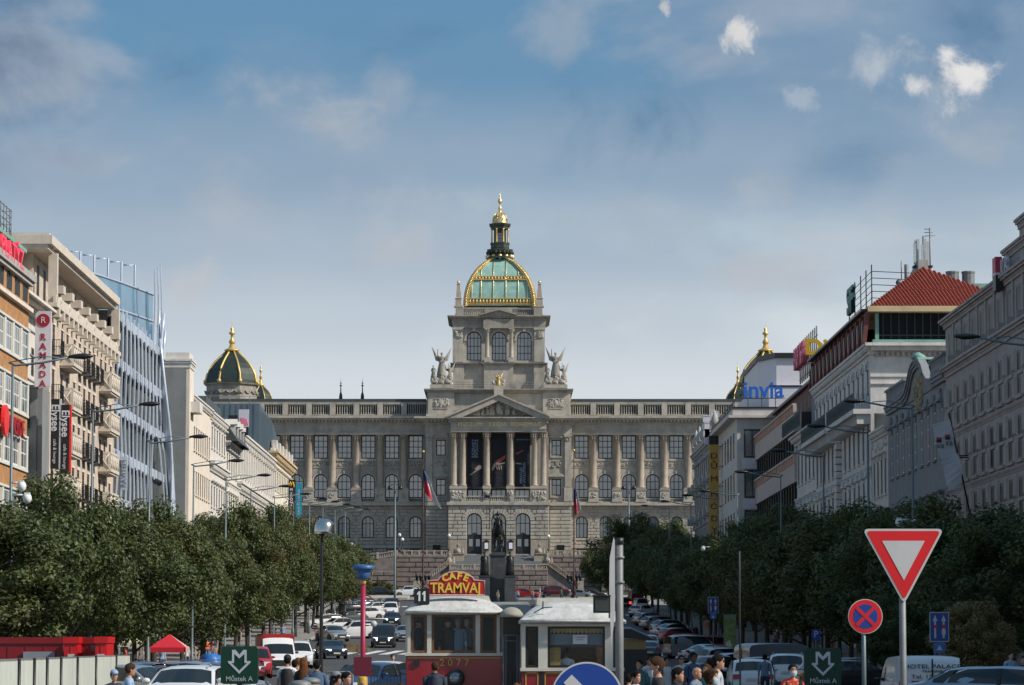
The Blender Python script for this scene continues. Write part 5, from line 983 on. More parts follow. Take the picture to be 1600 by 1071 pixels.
    b.trim('cladding',BM,lambda q: (q.prism([(0,g(24)),(b.L,g(24)),(b.L,g(27.2)),(b.L * .7,g(29.0)),(b.L * .45,g(31.0)),(0,g(31.7))],0,12),)); b.trim('standing_seam',BM,lambda q: ([q.box(x - .04,x + .04,-.06,0,g(25),g(31)) for x in lin(0,b.L * .45,12)],[q.box(-.08,0,y - .04,y + .04,g(25),g(31.6)) for y in lin(.3,11.5,16)])); b.trim('roof_rail',STEEL,lambda q: (q.tube([(0,0,g(32.6)),(0,12,g(32.6))],.04,4),[q.tube([(0,y,g(31.7)),(0,y,g(32.6))],.04,4) for y in lin(0,12,5)]))
    s = thing('rooftop_billboard','small white and pink rooftop billboard before the blue grey roof','sign',(X_(379,345),345,Z_(672,345))); c = MB(); c.box(-.55,.55,-.1,.1,.3,2.2); c.build('panel',MATS['sign white'],s); c = MB(); c.prism([(-.4,.5),(.5,.5),(.3,1.2),(-.3,1.3)],-.13,-.1); c.build('print',mat('pink print',(.8,.2,.3),.5,.1),s); c = MB(); c.box(-1.6,-.6,-1,.5,-.6,1.5); c.box(-.5,.5,-.05,.05,-.6,.3); c.build('frame',BLACKP,s)
    # vertical signs at the far end
    Y = 431; s = thing('vertical_sign','black vertical sign with a yellow arched M and white letters at the row end','sign',(X_(454.5,Y),Y,Z_(816,Y))); h = Z_(750,Y) - Z_(816,Y); c = MB(); c.box(-.56,.56,-.2,.2,0,h); c.build('panel',BLACKP,s)
    ylw = mat('sign yellow',(.85,.5,.02),.5,.03)
    c = MB(); c.tube([(-.38,-.24,h - 1.05),(-.3,-.24,h - .5),(-.17,-.24,h - .28),(-.06,-.24,h - .5),(0,-.24,h - .95),(.06,-.24,h - .5),(.17,-.24,h - .28),(.3,-.24,h - .5),(.38,-.24,h - 1.05)],.075,5); c.build('arches',ylw,s)
    for i,ch in enumerate("McDONALD'S"): text(ch,MATS['sign white'],s,(0,-.22,h - 1.35 - i * .435),.5,.01,bold=.015) if ch != "'" else None
    Y = 446; s = thing('banner_sign','turquoise vertical banner beside the black sign at the end of the left row','sign',(X_(465.5,Y),Y,Z_(832,Y))); h = Z_(755,Y) - Z_(832,Y); c = MB(); c.box(-.5,.5,-.06,.06,0,h); c.build('cloth',mat('turquoise cloth',(.02,.27,.38),.7,.05),s); text('Nová Scéna Panorama',mat('pale blue letter',(.5,.7,.8),.5,.03),s,(0,-.08,h / 2),.56,.01,rot=(0,-pi / 2,0)); c = MB(); c.tube([(-1.8,0,h),(.5,0,h)],.04,4); c.tube([(-1.8,0,0),(.5,0,0)],.04,4); c.build('bracket',STEEL,s)
left_row()
# ---- right row ------------------------------------------------------------------
def right_row():
    b = Bl(1,30,60,148,'shade_building','unseen plain grey building beyond the right picture edge, added to cast shade'); g = b.z; H = b.rows(lin(1,b.L - 1,22),1.8,[(g(z),g(z + 2)) for z in (4,8,12,16,20)],nx=2,nz=(.6,),gm=WGLASSD); b.shell(CONC,g(24),H)  # out of view, added to throw shade across the foreground
    # dark bank with gridded bays
    b = Bl(1,30,150,214,'bank_building','dark grey stone bank with deep gridded windows at the right edge'); g = b.z; n = 18; cols = lin(.6,b.L - .3,n)
    rows = [(g(9.3),g(11.9)),(g(12.9),g(15.5)),(g(16.6),g(19.2)),(g(4.6),g(7.6))]; H = b.rows(cols,2.0,rows,nx=1,nz=(),fm=BLACKP,gm=WGLASSD); Ha = b.rows(cols,1.9,[(g(21.2),g(23.0))],nx=1,nz=(),fm=BLACKP,gm=WGLASSD)
    b.shell(KBST,g(23.9),H + Ha)
    for a,c in rows:
        for x in [cc + (cols[1] - cols[0]) / 2 for cc in cols[:-1]] + [.45,b.L - .3]:
            q = MB(); 
            for p,r in ((a - .2,(a + c) / 2 - .12),((a + c) / 2 + .12,c + .25)):
                hw = .62; q.add([(x - hw,0,p),(x + hw,0,p),(x + hw,0,r),(x - hw,0,r),(x - hw + .14,-.14,p + .14),(x + hw - .14,-.14,p + .14),(x + hw - .14,-.14,r - .14),(x - hw + .14,-.14,r - .14)],[(4,5,6,7),(0,1,5,4),(1,2,6,5),(2,3,7,6),(3,0,4,7)])
            q.build('stone_pier',KBST,b.P)
    for h in H:
        q = MB(); m_ = (h[2] + h[3]) / 2; q.box(h[0] - .02,h[1] + .02,-.05,.6,m_ - .1,m_ + .12); q.build('transom',KBST,b.P); q = MB(); q.box(h[0] - .1,h[1] + .1,-.16,0,h[2] - .2,h[2]); q.build('window_ledge',KBST,b.P)
    b.trim('cornice',KBST,lambda q: (cornice(q,0,b.L,g(20.1),.75,.8,0,0,.3),cornice(q,0,b.L,g(23.4),.6,.9,0,0,.5),cornice(q,0,b.L,g(15.9),.3,.25,0,0,.3),cornice(q,0,b.L,g(12.25),.3,.25,0,0,.3)))
    [b.trim('attic_pier',KBST,lambda q: (q.box(x - .25,x + .25,-.1,0,g(20.9),g(23.4)),q.box(x - .14,x + .14,-.45,-.1,g(20.9),g(21.3)))) for x in [cc + (cols[1] - cols[0]) / 2 for cc in cols[:-1]]]
    xa = b.u(190.5); b.trim('upper_storey',KBST,lambda q: (q.box(xa,b.L,.4,14,g(23.9),g(25.6)),cornice(q,xa,b.L,g(25.2),.6,.6,.4,0,.5))); xb = b.u(188.5); b.trim('top_storey',KBST,lambda q: (q.box(xb,b.L,.9,14,g(25.7),g(27.2)),cornice(q,xb,b.L,g(26.8),.6,.6,.9,0,.5)))
    b.trim('copper_roof',COPG,lambda q: q.prism([(1,g(24)),(xa,g(24)),(xa,g(26)),(9,g(25.2))],2,12))
    s = thing('bank_sign','red and black square emblem with white letters KB high on the bank wall','sign',(29.9,188.6,Z_(452,188.6)),-pi / 2); c = MB(); c.box(-.8,.4,-.5,-.1,.95,1.9); c.build('upper_square',mat('emblem red',(.45,.03,.08),.5,.05),s); c = MB(); c.box(-.8,.4,-.5,-.1,-.1,.8); c.build('lower_square',BLACKP,s); c = MB(); c.box(-.82,.42,-.52,-.08,.8,.95); c.build('bar',MATS['sign white'],s); text('KB',mat('sign grey white',(.4,.42,.45),.5,.03),s,(2.0,-.2,1.0),1.7,.08,xs=1.3)
    s = thing('tilted_banner','white KB banner hanging from a tilted pole on the bank corner','banner',(X_(1480,200),200,Z_(768,200))); f = lambda px,py: (X_(px,200) - X_(1480,200),Z_(py,200) - Z_(768,200)); c = MB(); n = 12; A,B_,C_,D_ = f(1459,663),f(1487,655),f(1510,752),f(1484,768)
    for i in range(n):
        t0,t1 = i / n,(i + 1) / n; L0 = (A[0] + (D_[0] - A[0]) * t0,A[1] + (D_[1] - A[1]) * t0); R0 = (B_[0] + (C_[0] - B_[0]) * t0,B_[1] + (C_[1] - B_[1]) * t0); L1 = (A[0] + (D_[0] - A[0]) * t1,A[1] + (D_[1] - A[1]) * t1); R1 = (B_[0] + (C_[0] - B_[0]) * t1,B_[1] + (C_[1] - B_[1]) * t1); w = lambda t: .06 * sin(t * 11)
        c.add([(L0[0],w(t0),L0[1]),(R0[0],-w(t0),R0[1]),(R1[0],-w(t1),R1[1]),(L1[0],w(t1),L1[1]),(L0[0],w(t0) + .02,L0[1]),(R0[0],-w(t0) + .02,R0[1]),(R1[0],-w(t1) + .02,R1[1]),(L1[0],w(t1) + .02,L1[1])],[(3,2,1,0),(4,5,6,7)])
    c.build('cloth',mat('banner white',(.52,.54,.60),.7,.06),s)
    for px,py in ((1469.5,687.5),(1483,683)):
        x,z_ = f(px,py); c = MB(); c.box(x - .16,x + .16,-.09,-.07,z_,z_ + .15); c.build('emblem_red',MATS['emblem red'],s); c = MB(); c.box(x - .16,x + .16,-.09,-.07,z_ - .17,z_); c.build('emblem_black',BLACKP,s); text('KB',BLACKP,s,(x + .1,-.09,z_ - .42),.36,.01)
    c = MB(); c.tube([f(1486,645)[:1] + (0.05,) + f(1486,645)[1:],f(1520,818)[:1] + (0.05,) + f(1520,818)[1:]],.06,5); [c.tube([(f(1498 + k,712)[0],.05,f(1498,712 + k * 3)[1]),(f(1516,712)[0],.05,f(1498,712 + k * 3)[1])],.04,4) for k in (0,1)]; c.build('pole',BLACKP,s)
    # art nouveau hotel with swept gable
    b = Bl(1,30,214,246.5,'gabled_house','dark grey house with a swept gable and gilded stucco beside the bank'); g = b.z; cols = lin(.8,b.L - .6,9); GB = mat('blue grey stucco',(.22,.23,.245),.85,.15,1,.2,5,stain=.3)
    H = b.rows(cols,1.15,[(g(z),g(z + h)) for z,h in ((15.0,3.3),(9.8,2.4),(5.6,2.4))],nx=2,nz=(.35,.7),gm=WGLASSD,fm=WFRAME,bar=.1,fr=.13); b.shell(GB,g(19.9),H); surrounds(b,H,GB,1)
    zc = g(20.0); xc = b.u(228); P_ = [(0,0),(xc - 8,0),(xc - 6.2,.2),(xc - 4.8,.7),(xc - 3.6,1.4),(xc - 2.2,1.9),(xc,2.1),(xc + 2.2,1.9),(xc + 3.6,1.4),(xc + 4.8,.7),(xc + 6.2,.2),(xc + 8,0),(b.L,0)]
    def gab(q):
        for (xa,za),(xb,zb) in zip(P_,P_[1:]):
            for o0,o1,pr in ((.0,.25,.15),(.25,.5,.25),(.5,.62,.34)): q.add([(xa,-pr,zc + za + o0),(xb,-pr,zc + zb + o0),(xb,-pr,zc + zb + o1),(xa,-pr,zc + za + o1),(xa,.2,zc + za + o0),(xb,.2,zc + zb + o0),(xb,.2,zc + zb + o1),(xa,.2,zc + za + o1)],[(0,1,2,3),(3,2,6,7),(4,5,1,0)])
    b.trim('swept_cornice',GB,gab); b.trim('gable_wall',GB,lambda q: q.prism([(x,zc + z_) for x,z_ in P_[1:-1]],0,.3)); b.trim('gable_cap',COPG,lambda q: (q.lathe([(.5,zc + 2.7),(.6,zc + 2.85),(.35,zc + 3.05),(.1,zc + 3.2)],10,(xc,0,0)),q.prism([(xc - 2.2,zc + 2.5),(xc + 2.2,zc + 2.5),(xc + 1.4,zc + 2.72),(xc - 1.4,zc + 2.72)],-.3,2)))
    b.trim('gable_roof',mat('dull red roof',(.2,.04,.035),.7,.2),lambda q: q.prism([(xc - 2.6,zc + 1.0),(xc + 2.6,zc + 1.0),(xc + 1.5,zc + 2.2),(xc - 1.5,zc + 2.2)],.7,7)); b.trim('gilded_stucco',mat('dull gilt stucco',(.28,.22,.11),.6,.3,2),lambda q: ornament(q,xc - 2.4,xc + 2.4,zc - 1.4,zc + 1.6,.02,60,5,.26))
    for a,c in ((0,xc - 7),(xc + 7,b.L)): balustrade(b.P,a,c,zc + .62,1.3,-.2,.1,GB,.5)
    b.trim('stucco_swag',GB,lambda q: [ornament(q,x - .5,x + .5,g(18.6),g(19.7),-.05,7,int(x * 9),.2) for x in cols])
    # small white house
    b = Bl(1,30,246.5,257,'low_house','low white house with an ornate frieze between the grey gabled house and white palace'); g = b.z; cols = lin(.4,b.L - .4,4); H = b.rows(cols,1.0,[(g(z),g(z + 2.7)) for z in (14.1,9.8)],nx=2,nz=(.65,),gm=WGLASSD); b.shell(WHITEB,g(19.0),H); surrounds(b,H,WHITEB,1); b.trim('cornice',WHITEB,lambda q: (cornice(q,0,b.L,g(18.6),.7,.8,0,.5,.3),ornament(q,0,b.L,g(17.6),g(18.5),-.03,26,3,.25))); b.trim('roof',SLATE,lambda q: q.prism([(0,g(19.3)),(b.L,g(19.3)),(b.L,g(20)),(0,g(21))],.2,10)); b.trim('chimney',BRICKO,lambda q: q.box(3,4.5,1,2.5,g(19),g(22)))
    # white palace with mansard
    b = Bl(1,30,257.7,303,'white_palace','large white house with red mansard, tiled roof and long iron balcony on the right'); g = b.z; zt = 26.4; pitch = b.L / 13; cols = lin(0,b.L,13); PW = mat('pale palace render',(.60,.575,.545),.9,.13,1,.3,3,stain=.4)
    H = b.rows(cols,1.15,[(g(22.6),g(25.2))],arch=True,nx=2,nz=(.6,),gm=WGLASSD); H2 = b.rows(cols,1.2,[(g(z),g(z + h)) for z,h in ((17.4,2.8),(12.6,3.0),(8,2.8))],nx=2,nz=(.65,),gm=WGLASSD)
    b.shell(PW,g(zt),H + H2,depth=16); surrounds(b,H2[:13],PW,0); surrounds(b,H2[13:],PW,2); [b.trim('arch_molding',PW,lambda q: [q.prism([(c + x,g(25.2) - .57 + z_) for x,z_ in (B_[i],B_[i + 1],A_[i + 1],A_[i])],-.14,0) for i in range(10)]) for c in cols for A_,B_ in [(arc(1.6),arc(1.16))]]
    b.trim('cornice',PW,lambda q: (cornice(q,0,b.L,g(zt - .6),.9,1.0,0,.5,.5),cornice(q,0,b.L,g(16.3),.5,.5,0,.5,.3),q.box(0,b.L,-.2,0,g(11.6),g(11.9)),q.box(b.L,b.L + 1.0,-.5,16,g(zt + .05),g(zt + .3)),q.box(b.L,b.L + .5,0,16,g(zt - .3),g(zt + .05)),q.box(b.L,b.L + .1,0,16,g(24.0),g(24.15)),q.box(b.L,b.L + .12,0,16,g(23.4),g(23.5))))
    b.trim('side_frieze',mat('frieze relief',(.4,.34,.29),.8,.2,3),lambda q: [q.box(b.L,b.L + .25,y - .12,y + .12,g(zt - .75),g(zt - .4)) for y in lin(.3,15.7,36)])
    xq = b.u(280.5); b.trim('quoin_pier',PW,lambda q: [q.box(xq - .8 - (.12 if j % 2 else 0),xq + .8 + (.12 if j % 2 else 0),-.5,0,g(4 + j * .62),g(4.5 + j * .62)) for j in range(26)])
    for a,c,dz in ((0,xq - 1,0),(xq + 1,b.L,0)):
        b.trim('balcony_slab',PW,lambda q: (q.box(a,c,-1.4,0,g(21.0),g(21.4)),[q.prism([(x,g(20.2)),(x + .25,g(20.2)),(x + .25,g(21)),(x,g(21))],-1.1,0) for x in lin(a,c,int((c - a) / .9))])); b.trim('balcony_railing',mat('verdigris iron',(.04,.075,.075),.6,.2),lambda q: ([q.box(a,c,-1.38,-1.33,g(21.4) + k,g(21.4) + k + .06) for k in (.1,.3,1.1,1.25)],[q.box(x - .03,x + .03,-1.38,-1.33,g(21.4),g(22.65)) for x in lin(a,c,int((c - a) / .28))],[q.box(c - .05,c,-1.33 + k * .2,-1.3 + k * .2,g(21.4),g(22.65)) for k in range(7)],[q.tube([(x,-1.36,g(21.7)),(x + .35,-1.36,g(22.5))],.03,4) for x in lin(a,c,int((c - a) / .7))]))
    b.trim('mansard',MANS,lambda q: (q.add([(0,-.4,g(zt + .3)),(b.L,-.4,g(zt + .3)),(b.L,-.1,g(29.3)),(0,-.1,g(29.3)),(0,12,g(29.3)),(0,12,g(zt + .3)),(b.L,12,g(29.3))],[(0,1,2,3),(0,3,4,5),(3,2,6,4)]),[q.add([(x - .25,-.6,g(zt + .35)),(x + .25,-.6,g(zt + .35)),(x + .25,-.35,g(29.2)),(x - .25,-.35,g(29.2)),(x - .25,-.3,g(zt + .35)),(x + .25,-.3,g(zt + .35)),(x + .25,0,g(29.2)),(x - .25,0,g(29.2))],[(0,1,2,3),(0,3,7,4),(1,5,6,2)]) for x in lin(-1.7,b.L + 1.7,14)],[q.box(x - .7,x + .7,-.42,-.2,g(26.9),g(28.7)) for x in cols]))
    for x in cols: q = MB(); q.box(x - .5,x + .5,-.46,-.4,g(27.1),g(28.5)); q.build('mansard_pane',WGLASSD,b.P)
    b.trim('mansard_eaves',BLACKP,lambda q: q.box(-.2,b.L + .2,-.7,12,g(29.3),g(29.5)))
    # glazed loggia of the near end, with roof
    b.trim('loggia',WGLASSD,lambda q: q.box(b.L - .6,b.L - .4,.8,6.6,g(zt + .6),g(29.2))); b.trim('loggia_frame',mat('loggia dark frame',(.03,.04,.038),.6,.1),lambda q: ([q.box(b.L - .4,b.L - .32,y - .04,y + .04,g(zt + .6),g(29.2)) for y in lin(.8,6.6,9)],q.box(b.L - .42,b.L - .3,.7,6.6,g(zt + .95),g(zt + 1.05)))); b.trim('loggia_curb',COPG,lambda q: (q.box(b.L - .7,b.L + .3,.2,16,g(zt + .3),g(zt + .6)),q.box(b.L - .5,b.L - .1,.45,.75,g(zt + .6),g(29.2)))); b.trim('loggia_pier',PW,lambda q: (q.box(b.L - .7,b.L - .1,6.6,7.4,g(zt - .6),g(29.2)),q.box(b.L - .7,b.L - .4,7.4,12,g(zt + .6),g(29.2))))
    RX = lambda py: 0
    b.trim('eaves',WARM,lambda q: (q.box(b.L - 14,b.L + .7,-.2,13,g(29.25),g(29.7)),)); zr = g(29.7)
    tl = MB(); x0,x1,y0,y1 = b.L - 14,b.L + .6,.1,12.8; rx0,rx1,ry = x0 + 5,x1 - 3.8,5.2; rh = 3.7; ap = (x1 - 5.0,5.0,zr + rh); ap2 = (x0,5.0,zr + rh)
    tl.add([(x0,y0,zr),(x1,y0,zr),(x1,y1,zr),(x0,y1,zr),ap2,ap],[(0,1,5,4),(1,2,5),(2,3,4,5),(3,0,4)]); tl.build('tiled_roof',TILE,b.P)
    rows_ = MB()       # courses of pantiles lying on the near slope
    for j in range(22):
        t = j / 22; A = V((x1,y0,zr)).lerp(V(ap),t); B_ = V((x1,y1,zr)).lerp(V(ap),t); nn_ = max(1,int((B_ - A).length / .3)); up = (V(ap) - (V((x1,y0,zr)) + V((x1,y1,zr))) / 2).normalized()
        for i in range(nn_):
            p = A.lerp(B_,(i + .5) / nn_); d = (B_ - A).normalized(); nrm = d.cross(up).normalized(); nrm = nrm if nrm.z > 0 else -nrm; c0 = p + nrm * .03; l = up * (.32)
            rows_.add([c0 - d * .12,c0 + d * .12,c0 + d * .12 + l,c0 - d * .12 + l,c0 + nrm * .09 - up * .02,c0 + nrm * .06 + l],[(0,4,5,3),(4,1,2,5),(0,1,4)])
    for j in range(14):
        t = j / 14; A = V((x0,y0,zr)).lerp(V(ap2),t); B_ = V((x1,y0,zr)).lerp(V(ap),t); nn_ = int((B_ - A).length / .45); up = (V(ap) - V((ap[0],y0,zr))).normalized(); d = V((1,0,0)); nrm = V((0,-up.z,up.y))
        for i in range(nn_): p = A.lerp(B_,(i + .5) / nn_) + nrm * .02; l = up * .5; rows_.add([p - d * .18,p + d * .18,p + d * .18 + l,p - d * .18 + l,p + nrm * .1,p + nrm * .07 + l],[(0,4,5,3),(4,1,2,5),(0,1,4)])
    rows_.build('roof_tiles',TILE,b.P,kind='stuff'); b.trim('ridge_wall',CONC,lambda q: q.prism([(x0 - 9,zr - .3),(ap[0],zr - .3),(ap[0] - .1,zr + rh + .7),(ap[0] - 1.6,zr + rh + .7),(x0 - 6,zr + 2.2),(x0 - 9,zr + 1)],4.6,5.4))
    s = thing('mobile_mast','cluster of white mobile phone antennas on the red tiled roof peak','antenna',(30 + 5.2,263.5,Z_(425,263.5)))
    c = MB(); c.tube([(0,0,0),(0,0,3.0)],.09,6); c.tube([(.55,0,-.5),(.55,0,3.7)],.06,6); [c.tube([(.1,0,3.0 + k * .3),(1.0 - k * .2,0,3.05 + k * .25)],.03,4) for k in range(3)]; c.build('mast',STEEL,s)
    for x,y in ((-.75,-.3),(-.45,-.1),(-.15,-.4),(.15,.1),(.35,-.3),(-.6,.3)): c = MB(); c.box(x - .1,x + .1,y - .08,y + .08,.6,2.5 + .3 * sin(x * 9)); c.build('panel',mat('antenna grey',(.42,.46,.48),.5,.1),s)
    c = MB(); c.box(-.9,.7,-.5,.5,.35,.5); c.build('platform',BLACKP,s)
    for px,yb,yt,r_,lb in ((1414,447,408,.05,'thin aerial with a small dish on the ridge wall of the white palace'),(1422,440,413,.2,'thick grey pipe mast on the ridge wall of the white palace'),(1448,424,413,.15,'short pipe stub below the mobile phone antennas')):
        s = thing('roof_aerial',lb,'antenna',(X_(px,272),272,Z_(yb,272) - 1)); c = MB(); c.tube([(0,0,0),(0,0,(yb - yt) * 272 / FPX + 1)],r_,6); c.build('pipe',STEEL,s)
        if r_ < .1: c = MB(); c.T = M4.Translation((-.2,-.2,1.2)) @ M4.Rotation(1.3,4,'X'); c.lathe([(.05,0),(.25,.05),(.35,.15)],12); c.T = None; c.build('dish',STEEL,s)
    s = thing('roof_vent_unit','dark rooftop ventilation drums behind the red tiled roof','ventilation unit',(X_(1508,275),275,Z_(445,275))); c = MB(); [c.lathe([(.55,0),(.55,1.0),(.6,1.0),(.6,1.15)],12,(k * 1.25,0,0),False) for k in (-.6,.5)]; c.build('drum',STEEL,s,kind='stuff'); c = MB(); c.box(-1.6,6,-1,3,-3,0); c.build('housing',COPG,s)
    s = thing('rooftop_sign','dark green rooftop letters SIF on scaffolding above the red mansard','sign',(30.3,271,Z_(505,277)),-pi / 2); lt = mat('dark green letter',(.02,.09,.09),.5,.1)
    text('SIF',lt,s,(-2.9,0,1.5),3.2,.15,name='letters',bold=.05,xs=1.3); c = MB(); [c.tube([(-8,y,k * .55),(9,y,k * .55)],.035,4) for k in range(6) for y in (.4,)]; [c.tube([(x,.4,-1.2),(x,.4,3.3)],.05,4) for x in (-8,-3.5,1,5,9)]; [c.tube([(9,.4,k * .55),(9,5,k * .55 - .2)],.03,4) for k in range(6)]; c.build('scaffold',BLACKP,s)
    # rounded lower wing
    b = Bl(1,30,303,322,'palace_wing','lower bay of the white palace with a curved iron balcony before the banded offices'); g = b.z; cols = lin(0,b.L,5); H = b.rows(cols,1.5,[(g(z),g(z + 3)) for z in (18.4,12.8,7.5)],nx=2,nz=(.65,),gm=WGLASSD,fm=mat('brown window frame',(.10,.05,.035),.6,.1)); b.shell(PW,g(22.6),H); surrounds(b,H,PW,2); b.trim('cornice',PW,lambda q: (cornice(q,0,b.L,g(22.4),.9,1.6,0,.6,.5),cornice(q,0,b.L,g(16.6),.5,.6,0,0,.5)))
    b.trim('balcony_railing',MATS['verdigris iron'],lambda q: ([q.box(0,b.L,-1.5,-1.45,g(23.3) + k,g(23.3) + k + .06) for k in (.1,1.1,1.3)],[q.box(x - .03,x + .03,-1.5,-1.45,g(23.3),g(24.6)) for x in lin(0,b.L,60)]))
    b.trim('recessed_wall',GREYB,lambda q: q.box(0,b.L,1.5,14,g(22.6),g(27.3)))
    # banded modern offices
    b = Bl(1,30,322,372,'banded_office','dark office block with horizontal window bands and orange railings on the right'); g = b.z; CB = mat('warm grey concrete',(.46,.39,.35),.85,.15,1,.2,5,stain=.3); OR = mat('orange brown panel',(.38,.16,.08),.7,.2,2)
    for z0 in (24.0,18.9,13.8,8.7):
        for x in lin(0,b.L,16): win(b.P,x,g(z0 - 2.3),b.L / 16 - .5,2.3,.45,False,1,(),gm=WGLASSD,fm=BLACKP)
        b.trim('spandrel',CB,lambda q: (q.box(0,b.L,-.25,.5,g(z0),g(z0 + 1.9)),)); [b.trim('window_pier',BLACKP,lambda q: q.box(x - .2,x + .2,.0,.55,g(z0 - 2.9),g(z0))) for x in lin(-1.5,b.L + 1.5,17)]
    for z0 in (25.9,20.8): b.trim('balcony_panel',OR,lambda q: [q.box(x - 1.1,x + 1.1,-.3,-.05,g(z0),g(z0 + .75)) for x in lin(0,b.L,17)]); b.trim('balcony_rail',CB,lambda q: (q.box(0,b.L,-.4,0,g(z0 + .75),g(z0 + .95)),[q.box(x - .15,x + .15,-.35,0,g(z0),g(z0 + .75)) for x in lin(-1.5,b.L + 1.5,18)]))
    b.trim('core',BLACKP,lambda q: q.box(0,b.L,.55,14,0,g(26))); Hp = b.rows(lin(0,b.L,12),2.4,[(g(27),g(28.6))],y=2.2,nx=1,nz=(),gm=WGLASSD); b.shell(MANS,g(29.3),Hp,z0=g(26.0),y=2.2,name='setback_wall'); b.trim('setback_roof',BLACKP,lambda q: q.box(0,b.L + .2,1.7,14,g(29.3),g(29.6)))
    s = thing('rooftop_sign','dull pink rooftop letters on a frame above the banded offices','sign',(32,345,Z_(590,347)),-pi / 2); pk = mat('dull pink letter',(.38,.07,.13),.5,.1); text('BRITISH',pk,s,(7,0,1.4),3.2,.3,name='letters',xs=1.0,bold=.04)
    c = MB(); [c.tube([(x,.5,-1),(x,.5,3.5)],.08,4) for x in lin(0,20,10)]; [c.tube([(0,.5,z_),(20,.5,z_)],.06,4) for z_ in (-.5,.5,2.5)]; c.build('frame',STEEL,s)
    s = thing('rooftop_sign','large yellow rooftop letters Di beside the red mansard','sign',(X_(1270,318),318,Z_(556,318)),-.25); text('Di',ylw_(),s,(.6,0,.8),2.1,.3,name='letters',bold=.08,xs=1.15)
    # light corner building with rooftop box
    b = Bl(1,27.7,372,408,'light_office','light grey office building with large windows below the invia rooftop box'); g = b.z; LG = mat('light grey stone panel',(.52,.49,.46),.8,.1,1,.1,5,stain=.25); rows = [(g(z),g(z + 3.0)) for z in (24.6,19.9,15.2,10.5,6)]
    H = b.rows(lin(0,b.L - 3,7),2.5,rows,nx=2,nz=(.8,),gm=WGLASS); b.shell(LG,g(29.0),H,dep=.2); x = b.L
    for a,c in rows[:4]:
        for y,w_ in ((1.75,1.9),): o = win(b.P,0,0,w_,3.3,0,False,2,(),gm=WGLASS); o.matrix_local = M4.Translation((x + .12,y,a - .2)) @ M4.Rotation(pi / 2,4,'Z')
    b.trim('panel_wall',MATS['sign white'],lambda q: [q.box(x,x + .08,.6,11,a - 1.5,a - .25) for a,c in rows[:4]]); b.trim('cornice',LG,lambda q: (q.box(-.2,x + .8,-1.0,14,g(29.0),g(29.3)),q.box(0,x + .3,-.5,14,g(29.3),g(30.1)))); b.trim('parapet_cap',BLACKP,lambda q: q.box(-.1,x + .4,-.6,14,g(30.1),g(30.3)))
    b.trim('rooftop_box',MATS['sign white'],lambda q: (q.slab([(5,2.4),(28,2.4),(33,4),(33,12),(5,12)],g(30.3),g(32.9)),q.slab([(6,3.2),(27,3.2),(32,5),(32,12),(6,12)],g(32.9),g(36.4)))); b.trim('rooftop_cap',BLACKP,lambda q: (q.slab([(6,3),(27,3),(32.4,4.8),(32.4,12),(6,12)],g(36.4),g(37.0)),q.box(32.9,33.1,4,12,g(32.9),g(33.1)))); b.trim('roof_railing',STEEL,lambda q: ([q.tube([(1,.2,g(30.3) + k),(30,.2,g(30.3) + k)],.05,4) for k in (.6,1.2)],[q.tube([(t,.2,g(30.3)),(t,.2,g(31.5))],.05,4) for t in lin(1,30,14)]))
    Y = 372.5; s = thing('rooftop_sign','blue lettered invia sign on the white rooftop box','sign',(X_(1195,Y),Y,Z_(625,Y)),-.05); text('invia',mat('bright blue letter',(.01,.12,.55),.5,.04),s,(0,0,1.1),2.7,.18,name='letters',bold=.05,xs=.98); c = MB(); [c.tube([(t,.3,-1.5),(t,.3,1.2)],.05,4) for t in (-1.8,-.2,1.4)]; c.tube([(-2.6,.3,.2),(2.6,.3,.2)],.05,4); c.build('frame',STEEL,s)
    # ornate house and its yellow sign
    b = Bl(1,27.7,408,454,'ornate_house','ornate pale stone house with parapet figures at the far end of the right row'); g = b.z; cols = lin(0,b.L,11); H = b.rows(cols,1.7,[(g(z),g(z + 2.7)) for z in (24.6,20.2,15.8,11.4)],nx=2,nz=(.6,),gm=WGLASSD); b.shell(CONC,g(29.0),H); surrounds(b,H,CONC,2); b.trim('cornice',CONC,lambda q: (cornice(q,0,b.L,g(28.7),.9,1.2,0,.7,.5),[ornament(q,x - 1,x + 1,g(z),g(z + 1.4),-.1,9,int(x + z),.3) for x in cols for z in (27.3,23.0,18.7)],[q.box(x - 1.2,x + 1.2,-1.1,0,g(z),g(z + .9)) for x in cols[::2] for z in (24.0,19.6,15.2)]))
    b.trim('parapet',CONC,lambda q: (q.box(0,b.L,-.3,.3,g(29.6),g(30.4)),[q.box(x - .9,x + .9,-.5,.3,g(30.4),g(31.6)) for x in lin(0,b.L,6)],[q.lathe([(.4,g(30.4)),(.6,g(31.2)),(.3,g(32)),(.05,g(32.8))],8,(x,-.1,0)) for x in lin(3,b.L + 3,6)]))
    for i,(px,py,w_) in enumerate(((1105,655,9),(1118,648,9),(1107,666,8))): q = thing('roof_box',('white ventilation box lowest on the parapet of the ornate house','white ventilation box highest on the parapet of the ornate house','white ventilation box beside the red post on the ornate house')[i],'ventilation unit',(X_(px,415),415,Z_(py + 5,415)),0,'ventilation boxes on the ornate house'); c = MB(); c.box(-.45,.45,-.5,.5,0,.75); c.box(-.5,.5,-.55,.55,.75,.85); c.box(-.4,.4,-.4,.4,-2,0); c.build('casing',MATS['sign white'],q)
